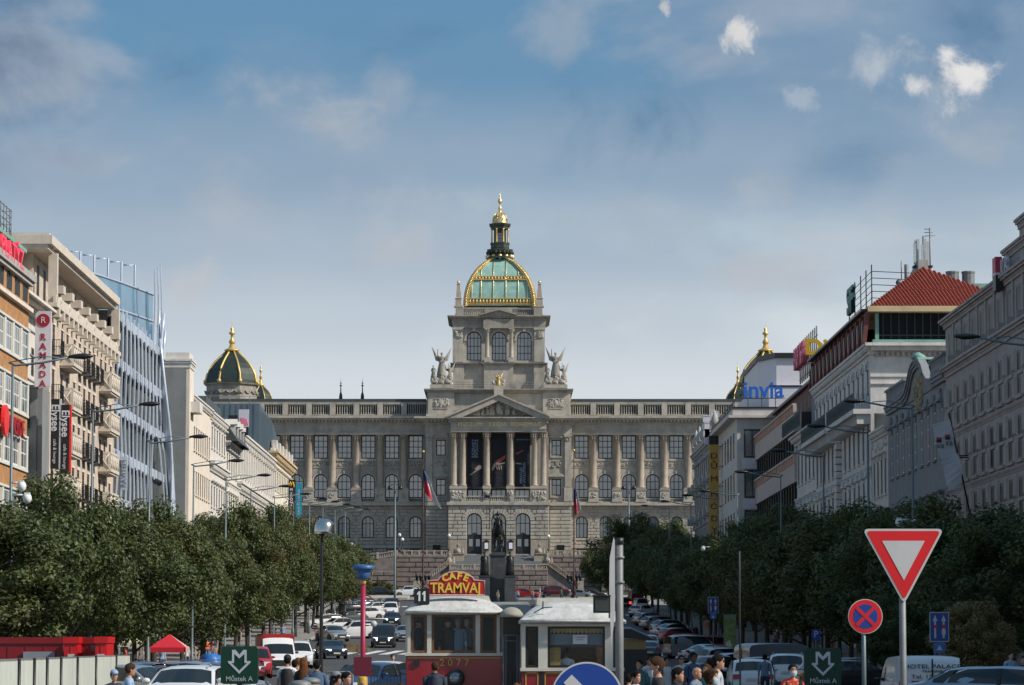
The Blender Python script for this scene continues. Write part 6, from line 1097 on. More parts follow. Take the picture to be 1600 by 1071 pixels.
    Y = 398; s = thing('vertical_sign','tall mustard yellow vertical sign lettered DŮM MÓDY with a black top','sign',(X_(1116.5,Y),Y,Z_(842,Y))); h = Z_(681,Y) - Z_(842,Y); hb = Z_(695,Y) - Z_(842,Y); w = 7.6 * Y / FPX; c = MB(); c.box(-w,w,-.25,.25,0,hb); c.build('panel',mat('mustard panel',(.50,.30,.06),.6,.06),s); c = MB(); c.box(-w,w,-.27,.27,hb,h); c.build('top_panel',BLACKP,s)
    for ch,py in zip('DŮMMÓDY',(713,729,749,773,792,811,829)): text(ch,BLACKP,s,(0,-.29,Z_(py,Y) - Z_(842,Y)),1.0,.02,xs=1.25,bold=-.015 if 0 else 0)
    c = MB(); [c.tube([(w,0,z_),(w + .8,0,z_)],.05,4) for z_ in (1.5,4,6.5,9,11.5)]; c.build('bracket',BLACKP,s)
def ylw_(): return mat('sign yellow',(.85,.5,.02),.5,.03)
right_row()
# ------------------------------------------------------------------ trees
def leafmat(name,dark,light,warm,wf):
    m = D.materials.new(name); m.use_nodes = True; t = m.node_tree; l = t.links.new; t.nodes.clear(); o = nn(t,'ShaderNodeOutputMaterial')
    ge = nn(t,'ShaderNodeNewGeometry'); oi = nn(t,'ShaderNodeObjectInfo'); n = nn(t,'ShaderNodeTexNoise',inp={'Scale': .55,'Detail': 3}); l(ge.outputs['Position'],n.inputs['Vector'])
    a = nn(t,'ShaderNodeMath',operation='MULTIPLY_ADD',inp={1: .55}); l(ge.outputs['Random Per Island'],a.inputs[0]); l(n.outputs[0],a.inputs[2])
    r = nn(t,'ShaderNodeMapRange',inp={1: .35,2: 1.05}); l(a.outputs[0],r.inputs[0])
    x = nn(t,'ShaderNodeMix',data_type='RGBA',inp={6: (*dark,1),7: (*light,1)}); l(r.outputs[0],x.inputs[0])
    n2 = nn(t,'ShaderNodeTexNoise',inp={'Scale': .22,'Detail': 2}); l(ge.outputs['Position'],n2.inputs['Vector']); r2 = nn(t,'ShaderNodeMapRange',inp={1: .5,2: .68,3: 0,4: wf}); l(n2.outputs[0],r2.inputs[0])
    y = nn(t,'ShaderNodeMix',data_type='RGBA',inp={7: (*warm,1)}); l(r2.outputs[0],y.inputs[0]); l(x.outputs[2],y.inputs[6])
    d = nn(t,'ShaderNodeBsdfPrincipled',inp={'Roughness': .5,'Specular IOR Level': .35}); l(y.outputs[2],d.inputs[0]); tr = nn(t,'ShaderNodeBsdfTranslucent'); l(y.outputs[2],tr.inputs[0]); mx = nn(t,'ShaderNodeMixShader',inp={0: .3}); l(d.outputs[0],mx.inputs[1]); l(tr.outputs[0],mx.inputs[2]); l(mx.outputs[0],o.inputs[0]); return m
LF = leafmat('linden leaves',(.030,.050,.017),(.10,.128,.040),(.13,.095,.03),.5); LF2 = leafmat('dry linden leaves',(.12,.10,.03),(.28,.22,.09),(.3,.2,.09),.5)
BARK = mat('bark',(.05,.042,.035),.95,.3,3,.4,9)
def tree_meshes(seed,h=10.,r=4.,base=2.7,leaves=9500,lf=.17):
    rr = random.Random(seed); T = MB(); tip = []; lean = rr.uniform(-.3,.3)
    T.tube([(0,0,-.2),(.03,0,.4),(lean * .3,.05,base),(lean,.1,h * .55),(lean * 1.2,0,h * .82)],[.24,.19,.16,.09,.03],7)
    for i in range(11):
        a = i * 2.4 + rr.uniform(-.4,.4); z0 = base * .85 + (h * .62 - base * .85) * i / 10; L_ = r * rr.uniform(.55,.85) * (1 - .35 * i / 10); up = rr.uniform(.35,.9)
        p0 = V((lean * z0 / h,0,z0)); p1 = p0 + V((cos(a) * L_ * .5,sin(a) * L_ * .5,L_ * up * .5)); p2 = p0 + V((cos(a + .2) * L_,sin(a + .2) * L_,L_ * up * 1.1)); T.tube([p0,p1,p2],[.08,.05,.02],5)
        for k in range(3): b = a + rr.uniform(-.9,.9); T.tube([p1.lerp(p2,.3 + .3 * k),p1.lerp(p2,.3 + .3 * k) + V((cos(b),sin(b),.5)) * L_ * .3],[.03,.01],4)
    C = []; cz = (h + base) / 2; rz_ = (h - base) / 2
    lob = [(rr.uniform(0,6.28),rr.uniform(-.7,.8),rr.uniform(.7,1.12)) for _ in range(9)]
    while len(C) < 84:
        x,y,z_ = rr.uniform(-1,1),rr.uniform(-1,1),rr.uniform(-1,1); q = sqrt(x * x + y * y + z_ * z_)
        if q < .5 or q > 1: 
            if rr.random() > .12 or q > 1: continue
        az = atan2(y,x); k = .86
        for la,lz,ls in lob:
            dd = cos(az - la) * .7 + (1 - abs(z_ / q - lz)) * .3
            if dd > .75: k = max(k,ls)
        taper = 1 - .28 * max(0,z_) ** 1.5 - .18 * max(0,-z_)
        C.append((V((x * r * k * taper + lean,y * r * k * taper,cz + z_ * rz_ * (k * .5 + .5))),rr.uniform(.6,1.15)))
    vs,fs = [],[]; per = leaves // len(C)
    for c,s in C:
        for _ in range(per):
            d = V((rr.gauss(0,1),rr.gauss(0,1),rr.gauss(0,.8))); d = d.normalized() * s * rr.random() ** .3; p = c + d
            nx = (d.normalized() + V((rr.uniform(-1,1),rr.uniform(-1,1),rr.uniform(-.3,1.3))) * .8).normalized(); t = nx.cross(V((rr.uniform(-1,1),rr.uniform(-1,1),rr.uniform(-1,1)))).normalized(); b = nx.cross(t); l = lf * rr.uniform(.65,1.35); k = len(vs)
            vs += [p - t * l,p - b * l * .62 + nx * l * .12,p + t * l,p + b * l * .62 + nx * l * .12]; fs.append((k,k + 1,k + 2,k + 3))
    me = D.meshes.new('crown'); me.from_pydata(vs,[],fs); me.materials.append(LF); return T.mesh('trunk',BARK),me
TV = [tree_meshes(11 + i,10,4.1,2.1,27000,.105) for i in range(5)]
def tree(X,Y,h,r,lab,group,v=None,name='linden_tree',lf=None,dz=.1):
    t = thing(name,lab,'tree',(X,Y,gz(Y) + dz),random.uniform(0,6.28),group); v = random.randrange(5) if v is None else v; kx,kz = r / 4.1,h / 10
    a = ob('trunk',TV[v][0],t); a.scale = (kx,kx,kz); b = ob('crown',TV[v][1],t); b.scale = (kx,kx,kz)
    if lf: b.material_slots[0].link = 'OBJECT'; b.material_slots[0].material = lf
    return t
random.seed(21)
def hts(tab,y):
    for (a,ha),(b,hb) in zip(tab,tab[1:]):
        if y <= b: return ha + (hb - ha) * (y - a) / (b - a)
    return tab[-1][1]
LT = [(100,8.0),(150,8.2),(190,9.0),(228,9.6),(262,11.2),(275,11.8),(300,10.8),(340,9.8),(400,8.2)]
RTT = [(100,8.0),(125,7.6),(138,7.6),(150,8.9),(170,8.6),(193,9.2),(244,10.8),(300,9.6),(342,9.2),(380,9.4),(430,10.5)]
def ordw(i): return ('nearest','second','third','fourth','fifth','sixth','seventh','eighth','ninth','tenth','eleventh','twelfth','thirteenth','fourteenth','fifteenth','sixteenth','seventeenth','eighteenth','nineteenth','twentieth','twenty-first','twenty-second','twenty-third','twenty-fourth','twenty-fifth','twenty-sixth','twenty-seventh','twenty-eighth','twenty-ninth','thirtieth')[i]
def row(X,y0,y1,st,tab,side,dh=0,r0=4.0,inner=True):
    y = y0; i = 0; G = 'linden trees along the %s pavement' % side
    while y < y1:
        h = hts(tab,y) + dh + random.uniform(-1.1,1.0) + (.8 if i % 4 == 1 else 0); lab = 'green linden, %s from the camera in the %s row on the %s' % (ordw(i),'kerb side' if inner else 'house side',side)
        tree(X + random.uniform(-.4,.4),y,h,r0 + random.uniform(-.9,.5),lab,G + (', kerb side' if inner else ', house side')); y += st + random.uniform(-1,1); i += 1
row(-19.3,118,405,13.2,LT,'left'); row(-25.8,128,420,13,LT,'left',-1.0,3.8,False)
row(19.5,124,430,13.2,RTT,'right'); row(25.9,140,440,13,RTT,'right',-1.6,3.8,False)
tree(19.2,452,13.2,5.7,'tall broad linden, last on the right before the museum',None,1); tree(24.5,462,12.2,5.2,'broad dark linden behind the last tall one on the right',None,3); tree(16.0,468,9.8,4.0,'small linden reaching left in front of the museum wing',None,2)
tree(X_(1518,118),118,3.6,1.7,'small tree with dry pale yellow leaves by the blue poster',None,4,lf=LF2); tree(X_(1405,135),135,4.2,1.8,'small olive tree just left of the yield sign pole',None,0)
for i,(px,Y,h) in enumerate(((575,536,2.6),(585,536.5,2.2),(598,536,2.5),(609,536,1.8),(563,536,2.0))):
    t = thing('shrub','dark evergreen shrub below the left museum ramp, %s from the left' % ('second','third','fourth','fifth','first')[i],'shrub',(X_(px,Y),Y,gz(Y)),i,'shrubs below the left museum ramp'); b = ob('foliage',TV[i % 5][1],t,(0,0,-h * .3)); b.scale = (.35,.35,h / 8)
# ------------------------------------------------------------------ street lamps
def make_lamp(H=12.6,arm=2.2):
    t = thing('street_lamp','x','street lamp'); c = MB(); c.lathe([(.16,-.1),(.14,1.2),(.085,1.3),(.072,4),(.045,H)],8); c.build('pole',POLE,t)
    c = MB(); c.tube([(-.15,0,H + .12),(.1,0,H),(arm * .5,0,H + .1),(arm,0,H + .32)],.045,5); c.tube([(-.15,0,H + .12),(arm * .5,0,H + .35),(arm * .8,0,H + .3)],.02,4); c.build('arm',POLE,t)
    c = MB(); c.loft([[(arm - .1 + q * .95,cos(a) * w,H + .34 + sin(a) * hh + q * .02) for a in [k * pi / 5 for k in range(10)]] for q,w,hh in ((0,.05,.04),(.25,.15,.09),(.6,.19,.12),(.9,.13,.07),(1,.03,.02))]); c.build('lamp_head',BLACKP,t); return t
proto = make_lamp(); first = True
for side,ys in ((-1,[(-765,121),(-638,145),(-548,169),(-479,193),(-428,216),(-389,238),(-352,263),(-322,288),(-297,312),(-276,336),(-257,361),(-241,386)]),(1,[(850,113),(648,143),(578,160),(508,182),(441,210),(373,249),(342,271),(300,309),(266,348)])):
    for i,(dx,Y) in enumerate(ys):
        X = X_(780 + dx,Y); lab = 'single arm street lamp, %s from the camera in the %s row' % (ordw(i),'left' if side < 0 else 'right'); G = 'single arm street lamps along the square'; rz = 0 if side < 0 else pi
        if first: o = proto; o.location = (X,Y,gz(Y)); o.rotation_euler.z = rz; o['label'] = lab; o['group'] = G; first = False
        else: dup(proto,(X,Y,gz(Y)),rz,lab,G)
# slim poles with cameras
def cam_on(px,py,Y,lab,s):
    q = thing('surveillance_camera',lab,'camera',(X_(px,Y),Y,Z_(py,Y)),0,'cameras on the lamp poles'); c = MB(); c.tube([(0,0,.05),(s * .5,0,.05)],.04,5); c.build('bracket',WHITEP,q); c = MB(); c.ell((s * .55,0,-.08),(.17,.17,.2),10,8); c.box(s * .45,s * .65,-.1,.1,.02,.14); c.build('housing',WHITEP,q)
for a in ((16,757,120.6,'upper white dome camera on the nearest left lamp pole',.7),(18,776,120.6,'lower white dome camera on the nearest left lamp pole',1),(1425,814,142.7,'white camera high on the pole above the yield sign',-1),(1425,842 - 27,142.7,'white dome camera just above the yield sign',1),(1110,856,249,'white camera on the sixth right lamp pole',-1)): cam_on(*a)
q = thing('junction_box','grey junction box on the nearest left lamp pole','junction box',(X_(20,120.7),120.7,Z_(868,120.7))); c = MB(); c.box(-.15,.15,-.12,.12,0,.45); c.box(-.17,.17,-.14,.14,.45,.48); c.box(-.1,.1,-.1,.1,-.25,0); c.build('box',WHITEP,q)
# ------------------------------------------------------------------ vehicles
PAINT = {k: mat('car paint ' + k,c,.28,.04,2,metal=mt,spec=.6,coat=.6) for k,c,mt in (('white',(.68,.69,.70),0),('silver',(.36,.38,.40),.6),('grey',(.13,.14,.15),.5),('black',(.010,.011,.013),0),('red',(.36,.012,.016),0),('dark red',(.12,.008,.012),.2),('blue',(.02,.045,.11),.3),('navy',(.012,.018,.035),.3),('pale blue',(.25,.33,.40),.5),('beige',(.35,.30,.22),.4))}
CGL = glassy('car glass',(.012,.016,.018),.06,.7,1.5); TYRE = mat('tyre rubber',(.015,.015,.015),.85,.1); RIM = mat('alloy rim',(.35,.36,.37),.35,.1,metal=.8); TRIMB = mat('black plastic trim',(.02,.02,.022),.6,.1); HLM = mat('headlamp glass',(.62,.66,.70),.12,.05,metal=.3,spec=1); TLM = mat('tail lamp red',(.40,.008,.012),.25,.05,spec=.8)
HLON = mat('lit headlamp',(1,.95,.85),.3,0,emis=2.2); TLON = mat('lit tail lamp',(1,.05,.03),.3,0,emis=1.6); PLATE = mat('number plate',(.6,.6,.58),.5,.05); CHR = mat('chrome',(.5,.5,.5),.15,.05,metal=1); PLT = mat('plate letter',(.03,.03,.05),.5,.0)
def car_body(kind):
    K = dict(
        hatch=dict(L=4.1,W=.88,H=1.46,P=[(-2.0,.26),(-2.05,.50),(-1.98,.70),(-1.75,.84),(-1.05,.97),(-.40,1.40),(.1,1.46),(.9,1.45),(1.55,1.38),(1.93,1.02),(2.0,.86),(2.05,.55),(2.0,.28)],ws=(4,5),rw=(8,9),sw=[(-.86,1.0),(-.32,1.36),(.3,1.40),(1.2,1.38),(1.62,1.24),(1.72,1.05)],wh=(-1.25,1.28),r=.31),
        suv=dict(L=4.5,W=.92,H=1.68,P=[(-2.18,.32),(-2.25,.62),(-2.18,.88),(-1.95,1.02),(-1.1,1.12),(-.5,1.60),(0,1.68),(1.0,1.68),(1.85,1.60),(2.15,1.18),(2.2,1.0),(2.25,.62),(2.2,.34)],ws=(4,5),rw=(8,9),sw=[(-.92,1.14),(-.42,1.56),(.3,1.61),(1.4,1.60),(1.86,1.46),(1.9,1.2)],wh=(-1.38,1.4),r=.36),
        sedan=dict(L=4.7,W=.91,H=1.44,P=[(-2.3,.25),(-2.36,.5),(-2.28,.68),(-2.05,.80),(-1.0,.95),(-.25,1.38),(.3,1.44),(.8,1.42),(1.15,1.35),(1.72,1.05),(2.25,1.0),(2.36,.6),(2.3,.28)],ws=(4,5),rw=(8,9),sw=[(-.82,.98),(-.18,1.34),(.4,1.38),(1.0,1.33),(1.42,1.1),(1.45,1.02)],wh=(-1.42,1.42),r=.32),
        wagon=dict(L=4.7,W=.91,H=1.47,P=[(-2.3,.25),(-2.36,.5),(-2.28,.70),(-2.0,.82),(-1.05,.96),(-.35,1.38),(.2,1.46),(1.2,1.46),(1.95,1.40),(2.25,1.05),(2.31,.9),(2.36,.55),(2.3,.28)],ws=(4,5),rw=(8,9),sw=[(-.86,1.0),(-.28,1.36),(.3,1.40),(1.5,1.38),(1.98,1.28),(2.05,1.08)],wh=(-1.42,1.42),r=.32),
        mpv=dict(L=4.4,W=.91,H=1.82,P=[(-2.15,.28),(-2.2,.55),(-2.12,.82),(-1.85,.98),(-1.45,1.10),(-.75,1.72),(-.2,1.82),(1.0,1.82),(2.05,1.76),(2.15,1.12),(2.18,.95),(2.2,.55),(2.15,.3)],ws=(4,5),rw=(8,9),sw=[(-1.2,1.14),(-.68,1.66),(.2,1.72),(1.5,1.72),(1.85,1.66),(1.95,1.16)],wh=(-1.35,1.38),r=.32),
        van=dict(L=5.4,W=.98,H=2.45,P=[(-2.65,.3),(-2.7,.62),(-2.62,.95),(-2.4,1.12),(-1.95,1.28),(-1.35,1.98),(-1.0,2.35),(0,2.45),(2.4,2.42),(2.68,2.2),(2.7,1.3),(2.7,.6),(2.68,.35)],ws=(4,5),rw=(9,10),sw=[(-1.72,1.36),(-1.22,1.94),(-.75,1.96),(-.75,1.34)],wh=(-1.75,1.65),r=.36))[kind]
    W_,P = K['W'],K['P']; L2 = K['L'] / 2; hb = P[4][1]; H = K['H']
    def hw(y,z,):
        k = 1 - .13 * max(0,(abs(y) / L2 - .55) / .45) ** 2.2
        if z > hb: k *= 1 - (.21 if kind != 'van' else .09) * (z - hb) / max(.01,H - hb)
        if z < .5: k *= .97
        return W_ * k
    ts = [-1,-.93,-.75,-.35,0,.35,.75,.93,1]; mb = MB(); vs = []
    def sh(t): return .075 * max(0,(abs(t) - .35) / .65) ** 2.6
    # refine the outline so that it reads as curved
    Q = []
    for i,(a,b) in enumerate(zip(P,P[1:])):
        for j in range(3): t = j / 3; Q.append((a[0] + (b[0] - a[0]) * t,a[1] + (b[1] - a[1]) * t))
    Q.append(P[-1]); R2 = [Q[0]] + [((Q[i - 1][0] + 2 * Q[i][0] + Q[i + 1][0]) / 4,(Q[i - 1][1] + 2 * Q[i][1] + Q[i + 1][1]) / 4) for i in range(1,len(Q) - 1)] + [Q[-1]]
    n = len(R2); m = len(ts)
    for y,z in R2: vs += [(hw(y,z) * t,y,z - sh(t) * (1 if z > .6 else 0)) for t in ts]
    mb.add(vs,[(i * m + j,(i + 1) * m + j,(i + 1) * m + j + 1,i * m + j + 1) for i in range(n - 1) for j in range(m - 1)],True)
    # sides: rows of z levels between outline and sill, cut round the wheel arches by dark liners
    for s in (-1,1):
        cols = [i for i in range(n)]; lv = []
        for i in cols:
            y,z = R2[i]; lv.append([(s * hw(y,z),y,z - sh(1) * (1 if z > .6 else 0))])
        top = [l[0] for l in lv]; N_ = 26; ys = [R2[0][0] + (R2[-1][0] - R2[0][0]) * k / N_ for k in range(N_ + 1)]
        def zt(y):
            best = .3
            for (a,za),(b,zb) in zip(R2,R2[1:]):
                if min(a,b) <= y <= max(a,b) and abs(b - a) > 1e-6: best = max(best,za + (zb - za) * (y - a) / (b - a))
            return best
        g = []
        for y in ys:
            T_ = zt(y) - sh(1); 
            for f in (0,.25,.55,.8,1): z = .24 + (T_ - .24) * f; bul = .015 * sin(pi * min(1,max(0,(z - .3) / .7))); g.append((s * (hw(y,z) + bul * (1 if f < 1 else 0)),y,z))
        mb.add(g,[((k * 5 + j,k * 5 + j + 1,(k + 1) * 5 + j + 1,(k + 1) * 5 + j) if s > 0 else (k * 5 + j,(k + 1) * 5 + j,(k + 1) * 5 + j + 1,k * 5 + j + 1)) for k in range(N_) for j in range(4)],True)
    return mb,K,hw,P
_CAR = {}
def make_car(kind,col='white',lit=False):
    t = thing(kind + '_car' if kind != 'van' else 'van','x','van' if kind == 'van' else 'car'); mb,K,hw,P = car_body(kind); mb.build('body',PAINT[col],t)
    def side_poly(pts,off,s): return [(s * (hw(y,z) + off),y,z) for y,z in pts]
    sw = K['sw']
    for s in (-1,1):
        c = MB(); p = side_poly(sw,.022,s); c.add(p,[tuple(range(len(p)))[::s]]); c.build('side_window',CGL,t)
        if kind != 'van':
            c = MB(); zt = max(z for y,z in sw); ym = .35; c.add([(s * (hw(ym,z) + .03),y,z) for y,z in ((ym - .05,sw[0][1]),(ym + .05,sw[0][1]),(ym + .05,zt),(ym - .05,zt))],[(0,1,2,3)]); c.build('door_pillar',TRIMB,t)
        for y,z in ((K['wh'][0],K['r']),(K['wh'][1],K['r'])):
            c = MB(); w = K['W'] * .985; c.T = M4.Translation((s * w,y,z)) @ M4.Rotation(pi / 2,4,'Y'); c.lathe([(K['r'] + .07,-.06),(K['r'] + .07,.018 * s)],16,cap=True,smooth=False); c.T = None; c.build('wheel_arch',TRIMB,t)
            if 'w%.2f' % K['r'] not in _CAR:
                r = K['r']; a = MB(); a.T = M4.Rotation(pi / 2,4,'Y'); a.lathe([(r * .62,-.1),(r * .92,-.11),(r,-.07),(r,.07),(r * .92,.11),(r * .62,.1)],18,cap=False); a.T = None; b = MB(); b.T = M4.Rotation(pi / 2,4,'Y'); b.lathe([(r * .63,-.085),(r * .63,.085)],16)
                for k in range(5): pass
                b.T = None; d = MB(); d.T = M4.Rotation(pi / 2,4,'Y'); [d.add([(r * .15 * cos(q - .5),r * .15 * sin(q - .5),z_),(r * .56 * cos(q - .3),r * .56 * sin(q - .3),z_),(r * .56 * cos(q + .3),r * .56 * sin(q + .3),z_),(r * .15 * cos(q + .5),r * .15 * sin(q + .5),z_)],[(0,1,2,3)]) for q in [k * 2 * pi / 5 for k in range(5)] for z_ in (-.089,.089)]; d.T = None
                _CAR['w%.2f' % K['r']] = (a.mesh('tyre',TYRE),b.mesh('hub',TRIMB),d.mesh('rim',RIM))
            A,B,Dm = _CAR['w%.2f' % K['r']]; wo = ob('wheel',A,t,(s * (w - .07),y,z)); 
            hb_ = ob('hub',B,wo); rm = ob('rim',Dm,wo)
        c = MB(); zc = sw[0][1] + .06; yc = sw[0][0] + .08; c.ell((s * (hw(yc,zc) + .12),yc,zc),(.11,.06,.075),8,6); c.build('wing_mirror',PAINT[col] if kind != 'van' else TRIMB,t)
        # lamps
        y0,z0 = P[2]; y1,z1 = P[3]; c = MB(); zh0,zh1 = P[1][1] + .12,P[3][1] - .04; yy = P[1][0]
        c.loft([[(s * x,y,z) for x,y,z in ((hw(yy,zh0) * .98,yy + .35,zh0 + .06),(hw(yy,zh0) * .55,yy + .015,zh0),(hw(yy,zh0) * .52,yy + .10,zh1),(hw(yy,zh0) * .99,yy + .42,zh1))],[(s * x,y,z) for x,y,z in ((hw(yy,zh0) * 1.0,yy + .28,zh0 + .06),(hw(yy,zh0) * .57,yy - .035,zh0),(hw(yy,zh0) * .54,yy + .03,zh1),(hw(yy,zh0) * 1.02,yy + .35,zh1))]],False); c.build('headlight',HLON if lit else HLM,t)
        c = MB(); yr = P[-2][0]; zr0,zr1 = (P[-3][1] - .14,P[-3][1] + .04) if kind not in ('mpv','suv','van') else (P[-3][1] - .22,P[-3][1] + .1) if kind != 'van' else (.8,1.2); wr = hw(yr,.8); c.box(s * wr * (.62 if kind not in ('van','mpv') else .82),s * (wr + .008),yr - .13,yr + .004,zr0,zr1); c.build('tail_light',TLM,t)
    def strip_q(i,j,inset,m,name,off=.02,t0=.08,t1=.92):
        (ya,za),(yb,zb) = P[i],P[j]; c = MB(); d = V((0,-(zb - za),yb - ya)).normalized() * -1; d = d if d.z > 0 or abs(d.z) < .2 else -d
        nrm = V((0,-(zb - za),(yb - ya))).normalized(); nrm = nrm if nrm.z > 0 else -nrm; g = []
        for q in range(4):
            tt = t0 + (t1 - t0) * q / 3; y,z = ya + (yb - ya) * tt,za + (zb - za) * tt
            for x in (-1,-.6,0,.6,1): X = x * (hw(y,z) - inset); g.append((X,y + nrm.y * off,z + nrm.z * off - .06 * abs(x) ** 3))
        c.add(g,[(q * 5 + k,q * 5 + k + 1,q * 5 + k + 6,q * 5 + k + 5) for q in range(3) for k in range(4)],True); c.build(name,m,t)
    strip_q(*K['ws'],.09,CGL,'windscreen',.03); 
    if kind != 'van': strip_q(*K['rw'],.10,CGL,'rear_window',.03)
    yf = P[1][0]; c = MB(); w = K['W']; zg = P[1][1]; c.box(-w * .45,w * .45,yf - .03,yf + .1,zg + .0,zg + .17); c.build('grille',TRIMB,t); c = MB(); c.box(-w * .7,w * .7,yf - .015,yf + .15,zg - .22,zg - .08); c.build('bumper_intake',TRIMB,t)
    c = MB(); c.box(-.26,.26,yf - .05,yf - .02,zg - .1,zg + .01); p = c.build('number_plate',PLATE,t); yr = P[-2][0]; c = MB(); zz = P[-3][1] - .12 if kind in ('hatch','suv','wagon','mpv') else .7; c.box(-.26,.26,yr + .0,yr + .03,zz - .08,zz + .03); c.build('number_plate',PLATE,t); c = MB(); c.box(-w * .8,w * .8,yr - .12,yr + .025,.3,.46); c.build('rear_bumper_trim',TRIMB,t)
    if kind == 'van':
        c = MB(); c.box(-.02,.02,yr,yr + .02,.5,2.3); c.box(-.3,-.15,yr,yr + .03,1.2,1.3); c.build('door_seam',TRIMB,t)
    if kind in ('suv','wagon','mpv'):
        for s in (-1,1): c = MB(); zt = K['H']; c.tube([(s * w * .68,-.3,zt - .05),(s * w * .68,-.2,zt + .04),(s * w * .68,1.3,zt + .03),(s * w * .68,1.45,zt - .07)],.018,5); c.build('roof_rail',CHR,t)
    return t
CARS = {}
for k,c in (('hatch','white'),('suv','white'),('sedan','white'),('wagon','white'),('mpv','white'),('van','white')): CARS[k] = make_car(k,c); 
USED = set()
CWORD = {'hatch': 'hatchback','suv': 'SUV','sedan': 'saloon car','wagon': 'estate car','mpv': 'people carrier','van': 'van'}
def car(kind,col,px,Y,ang,where,lit=0,dz=.0,group='cars parked along the square',X=None):
    """ang 0 = front towards the camera, 180 = rear towards the camera; where completes the label"""
    x = X_(px,Y) if X is None else X; lab = '%s %s %s' % (col,CWORD[kind],where); rc = {'car paint white': PAINT[col]}
    if lit in (1,3): rc['headlamp glass'] = HLON
    if lit in (2,3): rc['tail lamp red'] = TLON
    pitch = math.atan((gz(Y + 2) - gz(Y - 2)) / 4); a = R(ang); rot = (M4.Rotation(pitch,4,'X') @ M4.Rotation(a,4,'Z')).to_euler()
    src = CARS[kind]
    o = dup(src,(x,Y,gz(Y) + .01 + dz),tuple(rot),lab,group,rc); o['category'] = 'van' if kind == 'van' else 'car'; return o
# left carriageway, oncoming
M_ = 'cars driving towards the camera'
car('van','black',600,275,0,'with lit headlamps driving towards us by the zebra crossing',1,group=M_).scale = (1,.85,.82)
car('hatch','silver',634,292,0,'half hidden behind the tram next to the black van',0,group=M_); car('hatch','navy',613,345,0,'driving just behind the black van',1,group=M_); car('mpv','white',611,385,0,'driving in the middle of the far queue',0,group=M_); car('suv','navy',612,425,0,'with lit headlamps at the back of the queue',1,group=M_)
car('sedan','navy',518,246,14,'turning left of the tall black lamp post',1,group=M_)
v = car('van','white',432,194,10,'with a red roof and hood driving behind the metro sign',0,group=M_)
c = MB(); c.box(-.9,.9,-1.0,2.5,2.2,2.52); [c.box(s * .84,s * 1.0,-1.0,2.6,1.6,2.4) for s in (-1,1)]; c.build('red_roof',PAINT['red'],v); c = MB(); c.box(-.6,.6,-2.78,-2.6,.66,.98); c.build('grille',TRIMB,v)
v = car('mpv','white',466,215,8,'pickup behind the red and white van',group=M_)
car('hatch','dark red',378,175,20,'with a pale roof behind the metro sign'); car('hatch','red',396,215,12,'parked far behind the white and red van'); car('mpv','red',400,186,6,'just left of the white and red van')
# left side parked fan
for k,c_,px,Y,a,w in (('suv','white',556,300,-72,'side on beside the magenta pole'),('sedan','silver',520,292,25,'nose out at the front of the left parking fan'),('sedan','white',527,322,-65,'second in the left parking fan'),('wagon','white',505,335,-60,'long and low roofed in the left parking fan'),('hatch','grey',545,350,-60,'grey roof behind the white estate on the left'),
                        ('sedan','white',570,372,-65,'parked nose in right of the magenta pole'),('wagon','black',540,392,-60,'parked under the trees on the left'),('hatch','white',585,402,-62,'bright in the middle of the left parking row'),('wagon','pale blue',556,415,-62,'in the left parking row under the last trees'),('hatch','black',565,436,-60,'near the last left tree'),
                        ('sedan','beige',598,440,-60,'behind the sandy heap on the left'),('hatch','dark red',560,470,-60,'farthest in the left parking row'),('hatch','grey',545,486,-60,'at the far end of the left parking row')): car(k,c_,px,Y,a,w)
# near left cars
car('wagon','white',298,85,-7,'with dark windscreen at the bottom left beside the metro sign'); car('hatch','silver',214,90,62,'cut by the frame bottom left of the white estate'); car('sedan','grey',240,118,75,'with a pale roofline behind the silver hatchback'); car('hatch','grey',206,108,70,'dark roofed beside the fence end'); car('wagon','silver',322,112,62,'with dark roof rails behind the white estate at bottom left')
car('hatch','white',596,116,-14,'just left of the red tram behind the barrier'); car('hatch','blue',578,108,-24,'behind the maroon board left of the tram'); 
# top road
for k,c_,px,Y,a,w in (('wagon','black',597,527,90,'parked below the terrace left of the white SUV'),('suv','white',636,526,-78,'below the terrace at the top of the left road'),('wagon','silver',802,523,88,'pale car right of the rider monument'),('suv','dark red',870,528,90,'below the right museum stairs'),('hatch','silver',910,514,60,'pale roofed at the top of the right road'),('sedan','black',926,518,75,'at the top end of the right road'),('wagon','red',822,519,80,'just right of the rider monument'),('sedan','navy',670,526,90,'partly hidden behind the number eleven sign')): car(k,c_,px,Y,a,w,group='cars on the top road')
